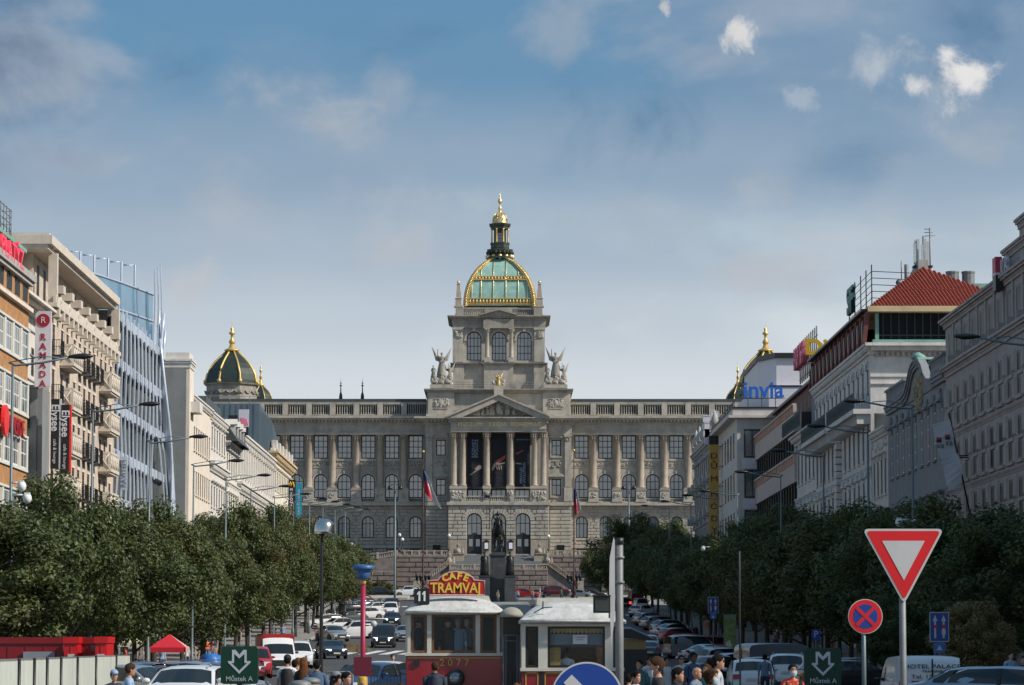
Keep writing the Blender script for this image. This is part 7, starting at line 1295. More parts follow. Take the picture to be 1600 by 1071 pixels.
# right carriageway
car('sedan','black',1013,236,180,'leaving before the right zebra crossing',group='cars driving away').scale = (.9,1,1.05); car('hatch','silver',1012,262,180,'with pale roof ahead of the black saloon',group='cars driving away'); car('hatch','black',982,208,180,'half hidden behind the steel pole',group='cars driving away'); car('suv','black',976,432,180,'with lit tail lamps beside the steel pole',2,group='cars driving away'); car('mpv','white',1000,415,185,'right behind the red van'); v = car('van','dark red',994,450,182,'tall, under the big tree on the right')
for k,c_,px,Y,a,w in (('hatch','white',1003,385,150,'farthest in the right parking row'),('hatch','silver',1018,345,118,'by the lane sign on the right'),('wagon','silver',1035,328,118,'second in the right parking fan'),('hatch','pale blue',1048,314,118,'third in the right parking fan'),('sedan','silver',1055,300,118,'behind the dark red hatchback'),('hatch','red',1062,284,118,'side on at the right zebra crossing'),('mpv','silver',1082,246,112,'just in front of the right zebra crossing'),('suv','red',1118,250,112,'mostly hidden behind the silver people carrier'),
                        ('sedan','pale blue',1112,226,115,'blue tinted in the right parking fan'),('wagon','silver',1135,216,116,'in the middle of the right parking fan'),('suv','silver',1140,197,117,'with red tail lamps in the right fan'),('wagon','grey',1160,205,116,'under the trees in the right fan'),('hatch','pale blue',1158,185,118,'just behind the near white hatchback'),('sedan','black',1128,168,120,'low and dark left of the near white hatchback'),('van','silver',1222,178,118,'long van behind the near white hatchback'),('suv','white',1232,142,172,'rear on left of the right metro sign'),('hatch','grey',1206,156,110,'beside the silver van')):
    o = car(k,c_,px,Y,a,w)
    if k == 'van': o.scale = (1,1,.84)
car('hatch','white',1172,124,178,'rear on with blue number plate near the thin black pole').scale = (1.0,1,1.03)
car('wagon','black',1335,128,100,'side on behind the right metro sign'); v = car('van','white',1436,96,180,'rear on, lettered, behind the yield sign pole'); v.scale = (1.0,1,.70)
text('HOTEL PALACE',PLT,v,(0,2.72,1.98),.24,.01,rz=pi,name='lettering'); text('TRANSFER',PLT,v,(0,2.72,1.78),.13,.01,rz=pi,name='lettering'); text('Tel. 1227 106',PLT,v,(0,2.72,1.56),.22,.01,rz=pi,name='lettering')
car('sedan','pale blue',1552,84,68,'with glossy windscreen at the bottom right corner'); car('hatch','pale blue',1598,80,60,'cut by the right frame edge')
for o in CARS.values():
    for q in [o] + list(o.children_recursive): D.objects.remove(q)
def scooter(px,Y,lab,rz=0):
    t = thing('motor_scooter',lab,'scooter',(X_(px,Y),Y,gz(Y)),rz); c = MB(); c.ell((0,.35,.62),(.17,.45,.2),10,8); c.ell((0,-.5,.75),(.17,.08,.3),8,6); c.box(-.15,.15,-.4,.3,.28,.36); c.build('body',PAINT['black'],t)
    for y in (-.6,.55): c = MB(); c.T = M4.Translation((0,y,.24)) @ M4.Rotation(pi / 2,4,'Y'); c.lathe([(.12,-.05),(.24,-.05),(.24,.05),(.12,.05)],14); c.T = None; c.build('wheel',TYRE,t)
    c = MB(); c.tube([(-.32,-.42,1.05),(0,-.5,1.0),(.32,-.42,1.05)],.02,5); c.tube([(0,-.5,1.0),(0,-.6,.3)],.03,5); c.build('handlebar',TRIMB,t); c = MB(); c.ell((0,.3,.84),(.15,.42,.06),10,6); c.build('seat',TRIMB,t)
scooter(548,460,'dark scooter parked beyond the left parking row',.5); scooter(552,128,'row end scooter between the barrier and the blue car',1.2); scooter(541,132,'dark scooter with mirrors left of the blue car',1.0)
# ------------------------------------------------------------------ the two tram cafes
WOOD = mat('varnished wood',(.16,.07,.03),.5,.25,6); TCR = mat('cream tram paint',(.55,.53,.46),.5,.12,3,stain=.25); TRED = mat('tram red paint',(.25,.006,.012),.35,.12,1.5,coat=.3,stain=.2); TROOF = mat('weathered white roof',(.50,.505,.49),.8,.25,3.5,.35,8,stain=.6,coord='O'); ROOM = mat('dark interior',(.07,.065,.06),.9,.2)
TG = D.materials.new('clear tram glass'); TG.use_nodes = True; _t = TG.node_tree; _t.nodes.clear(); _o = nn(_t,'ShaderNodeOutputMaterial'); _a = nn(_t,'ShaderNodeBsdfTransparent',inp={0: (.96,1,1,1)}); _b = nn(_t,'ShaderNodeBsdfGlossy',inp={0: (.8,.85,.9,1),1: .05}); _m = nn(_t,'ShaderNodeMixShader',inp={0: .010}); _t.links.new(_a.outputs[0],_m.inputs[1]); _t.links.new(_b.outputs[0],_m.inputs[2]); _t.links.new(_m.outputs[0],_o.inputs[0])
def tram(name,lab,Y,pxs,pyr,pyt,pyw0,pyw1,posts,panes,red_y,second=False):
    x0,x1 = X_(pxs[0],Y),X_(pxs[1],Y); xc = (x0 + x1) / 2; w = (x1 - x0) / 2; t = thing(name,lab,'tram',(xc,Y,gz(Y))); Z = lambda py: Z_(py,Y) - gz(Y); X = lambda px: X_(px,Y) - xc; Ln = 10.5
    zr,zt,zw0,zw1,zrd = Z(pyr),Z(pyt),Z(pyw0),Z(pyw1),Z(red_y)
    c = MB(); [c.box(-w + .04,w - .04,.02,.1,.55,zrd),c.box(-w + .02,-w + .1,.1,Ln,.55,zrd),c.box(w - .1,w - .02,.1,Ln,.55,zrd),c.box(-w + .04,w - .04,Ln - .08,Ln,.55,zrd)]; c.build('lower_panel',TRED,t)
    c = MB(); c.box(-w,w,-.04,.12,zrd,zw1 - .01); c.box(-w,-w + .12,.12,Ln,zrd,zw1 - .01); c.box(w - .12,w,.12,Ln,zrd,zw1 - .01); c.build('waist_rail',TCR,t)
    c = MB(); c.box(-w + .02,w - .02,.0,.12,zw0,zr); c.box(-w + .02,-w + .12,.12,Ln,zw0,zr); c.box(w - .12,w - .02,.12,Ln,zw0,zr); c.build('roof_rail',TCR,t)
    for a,b in posts: c = MB(); c.box(X(a),X(b),-.02,.12,zw1 - .01,zw0); c.build('window_post',TCR,t)
    for s in (-1,1):
        for k in range(7): c = MB(); c.box(s * (w - .12),s * (w - .01),.1 + k * (Ln - .3) / 6,.3 + k * (Ln - .3) / 6,zw1,zw0); c.build('window_post',TCR,t)
    for a,b in panes:
        q = MB(); A,B,f = X(a),X(b),.05; q.box(A,A + f,.0,.1,zw1,zw0); q.box(B - f,B,.0,.1,zw1,zw0); q.box(A + f,B - f,.0,.1,zw1,zw1 + f); q.box(A + f,B - f,.0,.1,zw0 - f,zw0); o = q.build('window_frame',WOOD if not second else BLACKP,t); q = MB(); q.box(A + f,B - f,.05,.06,zw1 + f,zw0 - f); q.build('pane',TG,o)
    q = MB(); q.box(-w + .13,w - .13,2.2,2.25,.9,zr); q.box(-w + .13,w - .13,.15,2.2,zrd - .15,zrd - .1); q.build('interior',ROOM if not second else mat('brown curtain',(.10,.055,.03),.9,.3,9),t)
    q = MB(); N = 14; rings = []
    for j,(yy,k,kz) in enumerate(((-.16,.93,-.02),(-.2,.985,.0),(-.16,1.0,.05),(.05,.97,.45),(.35,.93,.78),(.9,.88,1.0),(Ln - .9,.88,1.0),(Ln - .3,.93,.78),(Ln,.97,.4),(Ln + .15,1.0,0))):
        h = (zt - zr) * max(kz,0.0); rings.append([(-(w + .04) * k * cos(pi * i / N),yy,zr + .0 + (.0 if kz < .06 else 0) + (h + .05 * (kz > .01)) * sin(pi * i / N) ** .75) for i in range(N + 1)] + [((w + .04) * k,yy,zr - .06),(-(w + .04) * k,yy,zr - .06)])
    q.loft(rings); q.build('roof',TROOF,t)
    q = MB(); q.tube([(-w - .03,-.21,zr),(0,-.27,zr),(w + .03,-.21,zr)],.035,6); q.build('gutter',TROOF,t)
    for yy in (2.0,8.4):
        for s in (-1,1): q = MB(); q.T = M4.Translation((s * .75,yy,.38)) @ M4.Rotation(pi / 2,4,'Y'); q.lathe([(.37,-.06),(.37,.06)],18); q.T = None; q.build('wheel',BLACKP,t)
    return t,xc,w,Z,X
YT1 = 75.
t1,xc1,w1,Z1,X1 = tram('tram_cafe','red and cream vintage tram with the arched cafe sign on its roof',YT1,(633,787),957,934,961,1020,((637,642),(667.5,674.5),(743,750.5),(776,781)),((643,667),(675,742.5),(751,775.5)),1025)
gold = mat('faded gold paint',(.50,.34,.08),.5,.1,4); q = MB()
for i,ch in enumerate('2077'): text(ch,gold,t1,(X1(691) + i * .19,.005,Z1(1036)),.24,.006,name='numeral')
q = MB(); [q.box(X1(637),X1(783),.005,.018,z,z + .02) for z in (Z1(1029),.75)]; q.build('gold_line',gold,t1)
q = MB(); q.T = M4.Translation((X1(712),-.03,Z1(1060))) @ M4.Rotation(pi / 2,4,'X'); q.lathe([(.21,-.05),(.215,.12),(.17,.14)],22); q.T = None; o = q.build('headlamp',BLACKP,t1); q = MB(); q.T = M4.Translation((X1(712),-.175,Z1(1060))) @ M4.Rotation(pi / 2,4,'X'); q.lathe([(.15,0),(.13,.03),(.02,.05)],20); q.T = None; q.build('lens',WGLASS,o)
q = MB(); q.box(X1(647),X1(656),-.03,.02,Z1(1041),Z1(1032)); q.build('tail_lamp',BLACKP,t1); q = MB(); q.box(-.75,.75,1.6,5.0,Z1(940),Z1(930)); q.loft([[(x * k,y,z) for x,y in ((-.8,1.5),(.8,1.5),(.8,5.2),(-.8,5.2))] for k,z in ((1.1,Z1(944)),(1.0,Z1(930)),(.8,Z1(928)))],False); q.build('roof_box',TCR,t1)
s = thing('cafe_sign','red arched sign lettered CAFE TRAMVAJ in yellow on the left tram roof','sign',(X_(712.5,YT1),YT1 + .25,Z_(930,YT1))); sr = mat('sign red',(.42,.012,.014),.4,.08,2); f = lambda px,py: (X_(px,YT1) - X_(712.5,YT1),Z_(py,YT1) - Z_(930,YT1))
out = [f(*p) for p in ((668.5,930),(757,930),(757,907.5),(741,906.5),(738,902),(731,897.5),(722,894),(712,893),(702,894),(694,897.5),(687,902),(684,906.5),(668.5,907.5))]
q = MB(); q.prism(out,-.06,.06); q.build('board',sr,s); q = MB(); q.tube([(x,-.06,z) for x,z in out + out[:1]],.018,5,False); q.build('edge',mat('pale sign edge',(.5,.35,.35),.5,.05),s)
sy = mat('sign yellow paint',(.72,.48,.06),.5,.08,3); text('TRAMVAJ',sy,s,(-.015,-.075,.16),.33,.01,xs=.86,bold=.006)
for i,ch in enumerate('CAFE'): a = (-.66,-.23,.2,.62)[i] * .75; text(ch,sy,s,(sin(a) * .52,-.075,.06 + cos(a) * .385),.225,.01,rot=(0,a * .85,0),bold=.01)
s = thing('line_number_box','black box with a white number 11 on the left tram roof corner','sign',(X_(659,YT1),YT1 + .1,Z_(943.5,YT1))); q = MB(); q.box(-.18,.18,-.08,.1,0,.35); q.build('box',BLACKP,s); [(lambda q: (q.prism([(x - .02,.06),(x + .022,.06),(x + .022,.29),(x - .01,.29),(x - .055,.235),(x - .055,.2),(x - .02,.225)],-.09,-.081),q.build('numeral',WHITEP,s)))(MB()) for x in (-.055,.065)]
# second tram
YT2 = 73.
t2,xc2,w2,Z2,X2 = tram('tram_cafe','red and cream vintage tram with a domed white roof and paper notice in its window',YT2,(813,975),971,941,979,1043,((815,821),(841,855.5),(945,957.5),(968,973)),((822,841),(856,945),(958,968)),1049,True)
yl = mat('yellow line',(.62,.40,.05),.5,.08)
for a,b in ((821,841),(851,960)): q = MB(); zt,zb = Z2(1051),.62; A,B = X2(a),X2(b); [q.box(*v) for v in ((A,B,.005,.018,zt - .02,zt),(A,B,.005,.018,zb,zb + .02),(A,A + .02,.005,.018,zb,zt),(B - .02,B,.005,.018,zb,zt))]; q.build('panel_line',yl,t2)
q = MB(); q.box(X2(843),X2(849),.0,.02,.6,Z2(1047)); q.build('dark_stripe',BLACKP,t2)
q = MB(); n = 14; A,B = X2(857),X2(944)
for i in range(n): x0_,x1_ = A + (B - A) * i / n,A + (B - A) * (i + 1) / n; q.prism([(x0_,Z2(984)),(x0_ + .01,Z2(988)),((x0_ + x1_) / 2,Z2(990.5)),(x1_ - .01,Z2(988)),(x1_,Z2(984)),(x1_,Z2(981)),(x0_,Z2(981))],.12,.14)
q.build('scalloped_curtain',mat('ochre valance',(.36,.24,.09),.8,.2,9),t2)
q = MB(); q.box(A,B,.13,.15,Z2(1008),Z2(991)); q.build('grey_blind',mat('grey blind',(.14,.15,.18),.7,.1,3),t2); q = MB(); q.box(A,X2(876),.16,.18,Z2(1040),Z2(1012)); q.build('ochre_curtain',mat('ochre curtain',(.34,.2,.06),.85,.25,12),t2); q = MB(); q.box(A,B,.1,.16,Z2(1011.5),Z2(1009)); q.build('glazing_bar',BLACKP,t2)
q = MB(); q.box(X2(895),X2(917.5),.02,.03,Z2(1006.5),Z2(992.5)); o = q.build('paper_notice',mat('white paper',(.62,.63,.68),.7,.02),t2); text('OZNÁMENÍ',mat('faded red ink',(.4,.12,.15),.6,0),o,(X2(906),.015,Z2(996)),.055,.003,xs=.9); text('zavřeno',mat('blue black ink',(.1,.1,.2),.6,0),o,(X2(906),.015,Z2(999.5)),.055,.003)
q = MB(); q.tube([(X2(848),-.0,Z2(952)),(X2(848.5),-.05,Z2(940))],.015,4); q.tube([(X2(834),-.1,Z2(958)),(X2(848),-.1,Z2(950)),(X2(863),-.1,Z2(949))],.012,4); q.build('roof_bracket',BLACKP,t2); q = MB(); q.box(-.75,.65,4,7,Z2(942),Z2(930)); q.build('roof_hatch',TCR,t2)
# gate between the cars, with a dark sheet for the shaded gap
s = thing('lattice_gate','grey metal lattice gate before a dark sheet for the shaded gap between the two trams','gate',(X_(799.5,74.5),74.6,0)); q = MB(); w_ = 12 * 74.6 / FPX; q.box(-w_ - .02,w_ + .02,.25,.3,0,2.6); q.build('shade_sheet',ROOM,s)
q = MB(); [q.tube([(x,0,.2),(x,0,2.2)],.018,5) for x in (-w_,-w_ + .05,w_ - .05,w_)]; [q.tube([(-w_,0,z),(w_,0,z)],.016,5) for z in (.3,2.2,2.07)]; q.tube([(-w_ + .05,0,2.05),(0,0,.9),(w_ - .05,0,2.05)],.012,4); q.tube([(-w_ + .05,0,.3),(0,0,1.4),(w_ - .05,0,.3)],.012,4); q.build('lattice',STEEL,s)
q = MB(); q.loft([[(cos(pi * i / 8) * r,y,2.62 + sin(pi * i / 8) * h) for i in range(9)] for y,r,h in ((-.15,.28,.22),(.3,.28,.24),(2.5,.28,.24))]); q.build('roof_hood',mat('grey canvas',(.30,.29,.25),.8,.15),s)
# ------------------------------------------------------------------ signs and poles near the camera
def pole(name,lab,px,Y,ytop,r,m=STEEL,cat='pole',ztop=None):
    t = thing(name,lab,cat,(X_(px,Y),Y,gz(Y))); zt = (Z_(ytop,Y) if ztop is None else ztop) - gz(Y); c = MB(); c.lathe([(r,0),(r,zt),(r * .6,zt + .01)],14); c.build('post',m,t); return t,zt
def disc(mb,r,y0,y1,n=40,z=0,x=0): mb.prism([(x + r * sin(2 * pi * i / n),z - r * cos(2 * pi * i / n)) for i in range(n)],y0,y1)
SW = mat('reflective white',(.50,.495,.49),.55,.06,2.5,stain=.12); SR = mat('reflective red',(.62,.008,.012),.45,.05,2.5); SB = mat('reflective blue',(.006,.045,.26),.4,.05,2.5); SREAR = mat('aluminium sign back',(.42,.43,.42),.5,.1,3,metal=.6)
Y = 36.; t,zt = pole('yield_sign','large red and white triangular yield sign on a grey pole',1409.5,Y,935,.038,STEEL,'road sign')
def rtri(k): # rounded triangle pointing down, k = inset in px
    P = []; A = [(1347.5,827),(1474.5,827),(1411,944.5)]; cx,cy = 1411,866.2; r = 7
    for i,(ax,ay) in enumerate(A):
        ax,ay = cx + (ax - cx) * (1 - k / 39.),cy + (ay - cy) * (1 - k / 39.); rr_ = max(.5,r - k * .7)
        d = [A[(i + 2) % 3],A[(i + 1) % 3]]; u0 = V((d[0][0] - A[i][0],d[0][1] - A[i][1])).normalized(); u1 = V((d[1][0] - A[i][0],d[1][1] - A[i][1])).normalized()
        p0 = V((ax,ay)) + u0 * rr_ * 1.5; p1 = V((ax,ay)) + u1 * rr_ * 1.5
        for q_ in range(6): t_ = q_ / 5; P.append(p0 * (1 - t_) ** 2 + V((ax,ay)) * 2 * t_ * (1 - t_) + p1 * t_ ** 2)
    return [(X_(p.x,Y) - X_(1409.5,Y),Z_(p.y,Y)) for p in P][::-1]
for nm,k,m,y in (('back_plate',-.3,SREAR,-.055),('white_rim',0,SW,-.062),('red_border',3.2,SR,-.066),('white_field',18.5,SW,-.07)): c = MB(); c.prism(rtri(k),y,-.045 if nm == 'back_plate' else -.05); c.build(nm,m,t)
for z in (2.62,2.95): c = MB(); c.lathe([(.045,z),(.045,z + .03)],12); c.build('clamp',STEEL,t)
Y = 65.; t,zt = pole('no_stopping_sign','round blue no stopping sign with a red rim and red cross',1348.5,Y,970,.045,POLE,'road sign'); cx,cz = X_(1351,Y) - X_(1348.5,Y),Z_(963.5,Y); r = 27 * Y / FPX
for nm,rr_,m,y in (('back_plate',r,SREAR,-.05),('pale_rim',r,SW,-.056),('red_ring',r * .955,SR,-.06),('blue_field',r * .70,SB,-.064)): c = MB(); disc(c,rr_,y,-.045,48,cz,cx); c.build(nm,m,t)
for s_ in (-1,1): c = MB(); d = r * .72 * .7071; w_ = r * .1; c.prism([(cx - s_ * d - w_ * .7,cz + d - w_ * .7 * s_)[:2],(cx - s_ * d + w_ * .7,cz + d + w_ * .7 * s_),(cx + s_ * d + w_ * .7,cz - d + w_ * .7 * s_),(cx + s_ * d - w_ * .7,cz - d - w_ * .7 * s_)],-.07 - .002 * s_,-.06); c.build('red_bar',SR,t)
Y = 31.; cx0 = X_(916.5,Y); t,zt = pole('keep_right_sign','blue round sign with a white diagonal arrow at the bottom edge',916.5,Y,1110,.035,STEEL,'road sign'); cz = Z_(1091,Y); r = 56 * Y / FPX
for nm,rr_,m,y in (('back_plate',r,SREAR,-.05),('pale_rim',r,SW,-.056),('blue_field',r * .95,SB,-.06)): c = MB(); disc(c,rr_,y,-.045,64,cz); c.build(nm,m,t)
c = MB(); k = r * .72; w_ = r * .16; q = lambda a,b: (a * .7071 + b * .7071,cz - a * .7071 + b * .7071); c.prism([q(-k * 1.05,-w_),q(k * .3,-w_),q(k * .3,-w_ * 2.6),q(k * 1.1,0),q(k * .3,w_ * 2.6),q(k * .3,w_),q(-k * 1.05,w_)],-.066,-.055); c.build('white_arrow',SW,t)
# traffic light pole seen from behind
Y = 43.; t,zt = pole('signal_pole','thick galvanised pole with the edge of a triangular sign and a dark signal head',967.5,Y,851,.055,STEEL,'traffic light'); c = MB(); c.lathe([(.066,zt),(.066,zt + .09)],14); c.build('pole_cap',BLACKP,t); x = lambda px: X_(px,Y) - X_(967.5,Y)
c = MB(); c.prism([(x(954.5),Z_(1010,Y)),(x(960.5),Z_(960,Y)),(x(960.5),Z_(845,Y)),(x(958.5),Z_(840,Y)),(x(952.5),Z_(872,Y)),(x(951.5),Z_(930,Y))],-.08,-.05); c.build('sign_edge',SW,t)
for z in (Z_(873,Y),Z_(912,Y)): c = MB(); c.lathe([(.072,z),(.072,z + .03)],14); c.box(-.12,0,-.03,.03,z,z + .03); c.build('clamp',STEEL,t)

c = MB(); c.box(x(927),x(953),-.12,.12,Z_(958,Y),Z_(932,Y)); c.box(x(925.5),x(954),-.16,.12,Z_(932,Y),Z_(930.5,Y)); c.box(x(928),x(952),-.13,-.12,Z_(957,Y),Z_(933.5,Y)); c.tube([(x(953),0,Z_(945,Y)),(0,0,Z_(945,Y))],.02,5); c.tube([(x(952),0,Z_(958,Y)),(x(952),0,Z_(966,Y))],.012,5); c.build('signal_head',BLACKP,t); c = MB(); c.box(x(929.5),x(950.5),-.135,-.13,Z_(955.5,Y),Z_(934.5,Y)); c.build('screen',mat('dim led screen',(.035,.045,.042),.5,.2,9),t)
# metro totems
G_ = mat('metro green',(.004,.038,.022),.5,.08,2,spec=.3)
def metro(px,py,Y,lab):
    t = thing('metro_sign',lab,'sign',(X_(px,Y),Y,gz(Y)),0,'metro entrance signs'); r = 28.5 * Y / FPX; zc = Z_(py,Y); c = MB(); k = r * .16; pts = []
    for cx,cz,a0 in ((r - k,r - k,0),(-r + k,r - k,90),(-r + k,-r + k,180),(r - k,-r + k,270)): pts += [(cx + k * cos(R(a0 + j * 18)),zc + cz + k * sin(R(a0 + j * 18))) for j in range(6)]
    c.prism(pts,-.09,.09); c.build('panel',G_,t); c = MB(); c.tube([(x,-.0,z) for x,z in pts + pts[:1]],.012,4,False); c.build('frame',BLACKP,t); c = MB(); c.box(-.05,.05,-.05,.05,0,zc - r); c.build('post',BLACKP,t)
    s_ = r / 28.5; M = [(0,17.5),(-17,.5),(-17,-1),(-11,-1),(-11,-20),(-5.5,-20),(0,-13),(5.5,-20),(11,-20),(11,-1),(17,-1),(17,.5)]
    O = [(0,17.5),(17.5,0),(17.5,-2.2),(11.3,-2.2),(11.3,-19.5),(6,-19.5),(0,-12),(-6,-19.5),(-11.3,-19.5),(-11.3,-2.2),(-17.5,-2.2),(-17.5,0)]; I = [(0,12.6),(12.2,.6),(7.6,.6),(7.6,-14),(0,-5.6),(-7.6,-14),(-7.6,.6),(-12.2,.6),(-12.2,.6)]
    Iq = [(0,12.6),(12,.8),(8,.8),(8,.8),(8,-13.5),(8,-13.5),(0,-6.2),(-8,-13.5),(-8,-13.5),(-8,.8),(-8,.8),(-12,.8)]; c = MB(); oz = -4.0; pr = lambda p,y: (p[0] * s_,y,zc - (p[1] + oz) * s_); n = len(O)
    c.add([pr(p,-.1) for p in O] + [pr(p,-.1) for p in Iq] + [pr(p,-.088) for p in O] + [pr(p,-.088) for p in Iq],[(i,i + n,(i + 1) % n + n,(i + 1) % n) for i in range(n)] + [(i,(i + 1) % n,(i + 1) % n + 2 * n,i + 2 * n) for i in range(n)]); c.build('emblem',mat('pale grey emblem',(.42,.45,.50),.5,.05),t)
    text('Můstek A',MATS['pale grey emblem'],t,(0,-.098,zc - 21.5 * s_),10.5 * s_,.004)
metro(375.5,1039.5,70,'left dark green metro sign lettered Můstek A before the white cars'); metro(1284,1042.5,70,'right dark green metro sign lettered Můstek A beside the masked man')
def lane_sign(px,py,w,h,Y,lab,small=True):
    t = thing('lane_sign',lab,'road sign',(X_(px,Y),Y,gz(Y)),0,'blue lane signs with white arrows'); k = Y / FPX; zc = Z_(py,Y); c = MB(); c.box(-w * k / 2,w * k / 2,-.03,.0,zc - h * k / 2,zc + h * k / 2); c.build('white_edge',SW,t); c = MB(); c.box(-w * k / 2 * .93,w * k / 2 * .93,-.036,-.02,zc - h * k / 2 * .95,zc + h * k / 2 * .95); c.build('blue_field',SB,t)
    for s_ in (-1,1): c = MB(); x = s_ * w * k * .22; ww = w * k * .05; H = h * k; c.prism([(x - ww,zc - H * .38),(x + ww,zc - H * .38),(x + ww,zc + H * .2),(x + ww * 2.6,zc + H * .2),(x,zc + H * .4),(x - ww * 2.6,zc + H * .2),(x - ww,zc + H * .2)],-.042,-.03); c.build('arrow',SW,t)
    for s_ in (-1,1): c = MB(); disc(c,w * k * .09,-.048,-.04,16,zc + h * k * .02,s_ * w * k * .22); c.build('red_dot',SR,t)
    c = MB(); x = w * k * .22; c.box(x - w * k * .1,x + w * k * .1,-.047,-.04,zc - h * k * .25,zc - h * k * .08); c.build('white_patch',SW,t)
    if small: c = MB(); z = zc - h * k / 2 - .03; a = w * k * .3; c.box(-a,a,-.03,0,z - a * 1.7,z); c.build('lower_plate',mat('light sign blue',(.02,.13,.38),.4,.05),t); c = MB(); c.prism([(-a * .5,z - a * 1.3),(a * .5,z - a * 1.3),(0,z - a * .4)],-.036,-.028); c.build('triangle',SW,t)
    c = MB(); c.lathe([(.03,0),(.03,zc)],8); c.build('post',STEEL,t)
lane_sign(1466.5,981,30,46,112,'large blue lane sign with two white arrows right of the yield sign'); lane_sign(1114,960,16.5,25,205,'blue lane sign with two arrows under the right trees'); lane_sign(1053,944,7.5,9,330,'small blue square sign on a far right lamp pole',False)
for px,py,w,h,Y,lab,tx in ((1274,995,13,16,150,'blue parking sign with white P under the right trees','P'),(1433,988,15,8,150,'blue parking sign above a white plate by the white van','P')):
    t = thing('parking_sign',lab,'road sign',(X_(px,Y),Y,gz(Y))); k = Y / FPX; zc = Z_(py,Y); c = MB(); c.box(-w * k / 2,w * k / 2,-.03,0,zc - h * k / 2,zc + h * k / 2); c.build('plate',SB,t); text(tx,SW,t,(0,-.035,zc),h * k * .9,.004); c = MB(); c.lathe([(.03,0),(.03,zc)],8); c.build('post',STEEL,t)
    if h == 8: c = MB(); c.box(-w * k / 2,w * k / 2,-.03,0,zc - .72,zc - .16); c.build('white_plate',SW,t)
# lamp posts of the square
t = thing('dome_lamp','black lamp post with a silver mushroom dome left of the trams','street lamp',(X_(502.5,85),85,0)); Z = lambda py: Z_(py,85); c = MB(); c.lathe([(.06,0),(.055,1),(.042,Z(850)),(.035,Z(838)),(.1,Z(836)),(.07,Z(829))],12); c.build('post',BLACKP,t)
c = MB(); xo = X_(506.5,85) - X_(502.5,85); c.lathe([(.2,Z(835)),(.275,Z(834.5)),(.27,Z(830)),(.262,Z(823)),(.23,Z(817)),(.15,Z(812.5)),(.03,Z(810.8))],24,(xo,0,0)); c.build('dome',mat('brushed dome metal',(.62,.60,.56),.22,.1,4,metal=1),t)
t = thing('magenta_lamp','magenta lamp post with a blue cap lantern left of the red tram','street lamp',(X_(567.5,75),75,0)); Z = lambda py: Z_(py,75); MG = mat('magenta paint',(.30,.012,.05),.45,.1,2); BC = mat('lantern blue',(.03,.10,.26),.45,.12,3); c = MB(); c.lathe([(.062,0),(.062,Z(914))],12); c.build('post',MG,t); c = MB(); c.lathe([(.07,Z(914)),(.07,Z(908)),(.05,Z(906))],12); c.tube([(-.03,0,Z(911)),(-.2,0,Z(907)),(-.22,0,Z(895))],.012,5); c.tube([(.03,0,Z(911)),(.2,0,Z(907)),(.22,0,Z(895))],.012,5); c.build('collar',mat('ochre collar',(.45,.26,.10),.5,.1),t)
c = MB(); c.lathe([(.12,Z(905)),(.15,Z(904)),(.165,Z(893)),(.15,Z(891.5)),(.25,Z(890.5)),(.265,Z(889)),(.26,Z(885)),(.2,Z(883)),(.02,Z(882))],22); c.build('lantern',BC,t); c = MB(); c.box(-.21,.21,-.13,-.09,Z(1056),Z(1027)); c.build('maroon_board',mat('maroon board',(.13,.008,.025),.5,.1),t); c = MB(); c.tube([(.06,0,Z(967)),(.5,0,Z(967))],.012,5); c.T = M4.Translation((.25,-.03,Z(975))) @ M4.Rotation(pi / 2,4,'X'); c.lathe([(.075,-.01),(.075,.01)],20); c.T = None; c.build('side_disc',SW,t)
t = thing('yellow_pillar','mustard yellow round topped pillar under the magenta lamp post','bollard',(X_(567.5,74.5),74.4,0)); c = MB(); z = Z_(1057,74.4); c.lathe([(.12,0),(.12,z - .05),(.1,z - .01),(.03,z)],16); c.build('post',mat('mustard paint',(.42,.25,.03),.5,.12,3),t); c = MB(); c.T = M4.Translation((0,-.118,z - .17)) @ M4.Rotation(pi / 2,4,'X'); c.lathe([(.04,0),(.035,.02)],12); c.T = None; c.build('badge',STEEL,t)
pole('thin_pole','thin black pole in front of the white hatchback seen from behind',1155.5,60,862,.018,BLACKP)
def barrier(px0,px1,pyt,Y,lab,m=STEEL):
    xa,xb = X_(px0,Y),X_(px1,Y); t = thing('crowd_barrier',lab,'barrier',((xa + xb) / 2,Y,gz(Y)),0,'steel crowd barriers by the trams'); w = (xb - xa) / 2; z = Z_(pyt,Y) - gz(Y); c = MB(); c.tube([(-w,0,0),(-w,0,z - .08),(-w + .08,0,z),(w - .08,0,z),(w,0,z - .08),(w,0,0)],.018,6); c.tube([(-w,0,z - .16),(w,0,z - .16)],.012,5); c.tube([(-w,0,.25),(w,0,.25)],.014,5); c.build('frame',m,t)
    c = MB(); n = int(2 * w / .085); [c.tube([(-w + 2 * w * (i + 1) / (n + 1),0,.25),(-w + 2 * w * (i + 1) / (n + 1),0,z - .16)],.008,4) for i in range(n)]; c.build('bar_row',m,t,kind='stuff'); c = MB(); c.box(-w,w,-.01,.01,z - .42,z - .36); c.build('yellow_strip',MATS['mustard paint'],t)
barrier(580,626,1046,78,'steel crowd barrier with a yellow strip beside the red tram'); barrier(508,552,1050,72,'steel crowd barrier left of the mustard pillar')
for px,py,Y,lab in ((470,1063,58,'nearer grey domed litter bin behind the backpack man'),(486,1058.5,66,'farther grey domed litter bin by the black lamp post')):
    t = thing('litter_bin',lab,'litter bin',(X_(px,Y),Y,0),0,'grey domed litter bins'); z = Z_(py,Y); c = MB(); c.lathe([(.2,0),(.21,.7 if z > .9 else .5),(.2,z - .12)],18); c.build('body',mat('bin grey',(.10,.105,.11),.6,.1),t); c = MB(); c.lathe([(.215,z - .12),(.2,z - .05),(.12,z - .01),(.02,z)],18); c.build('lid',STEEL,t)
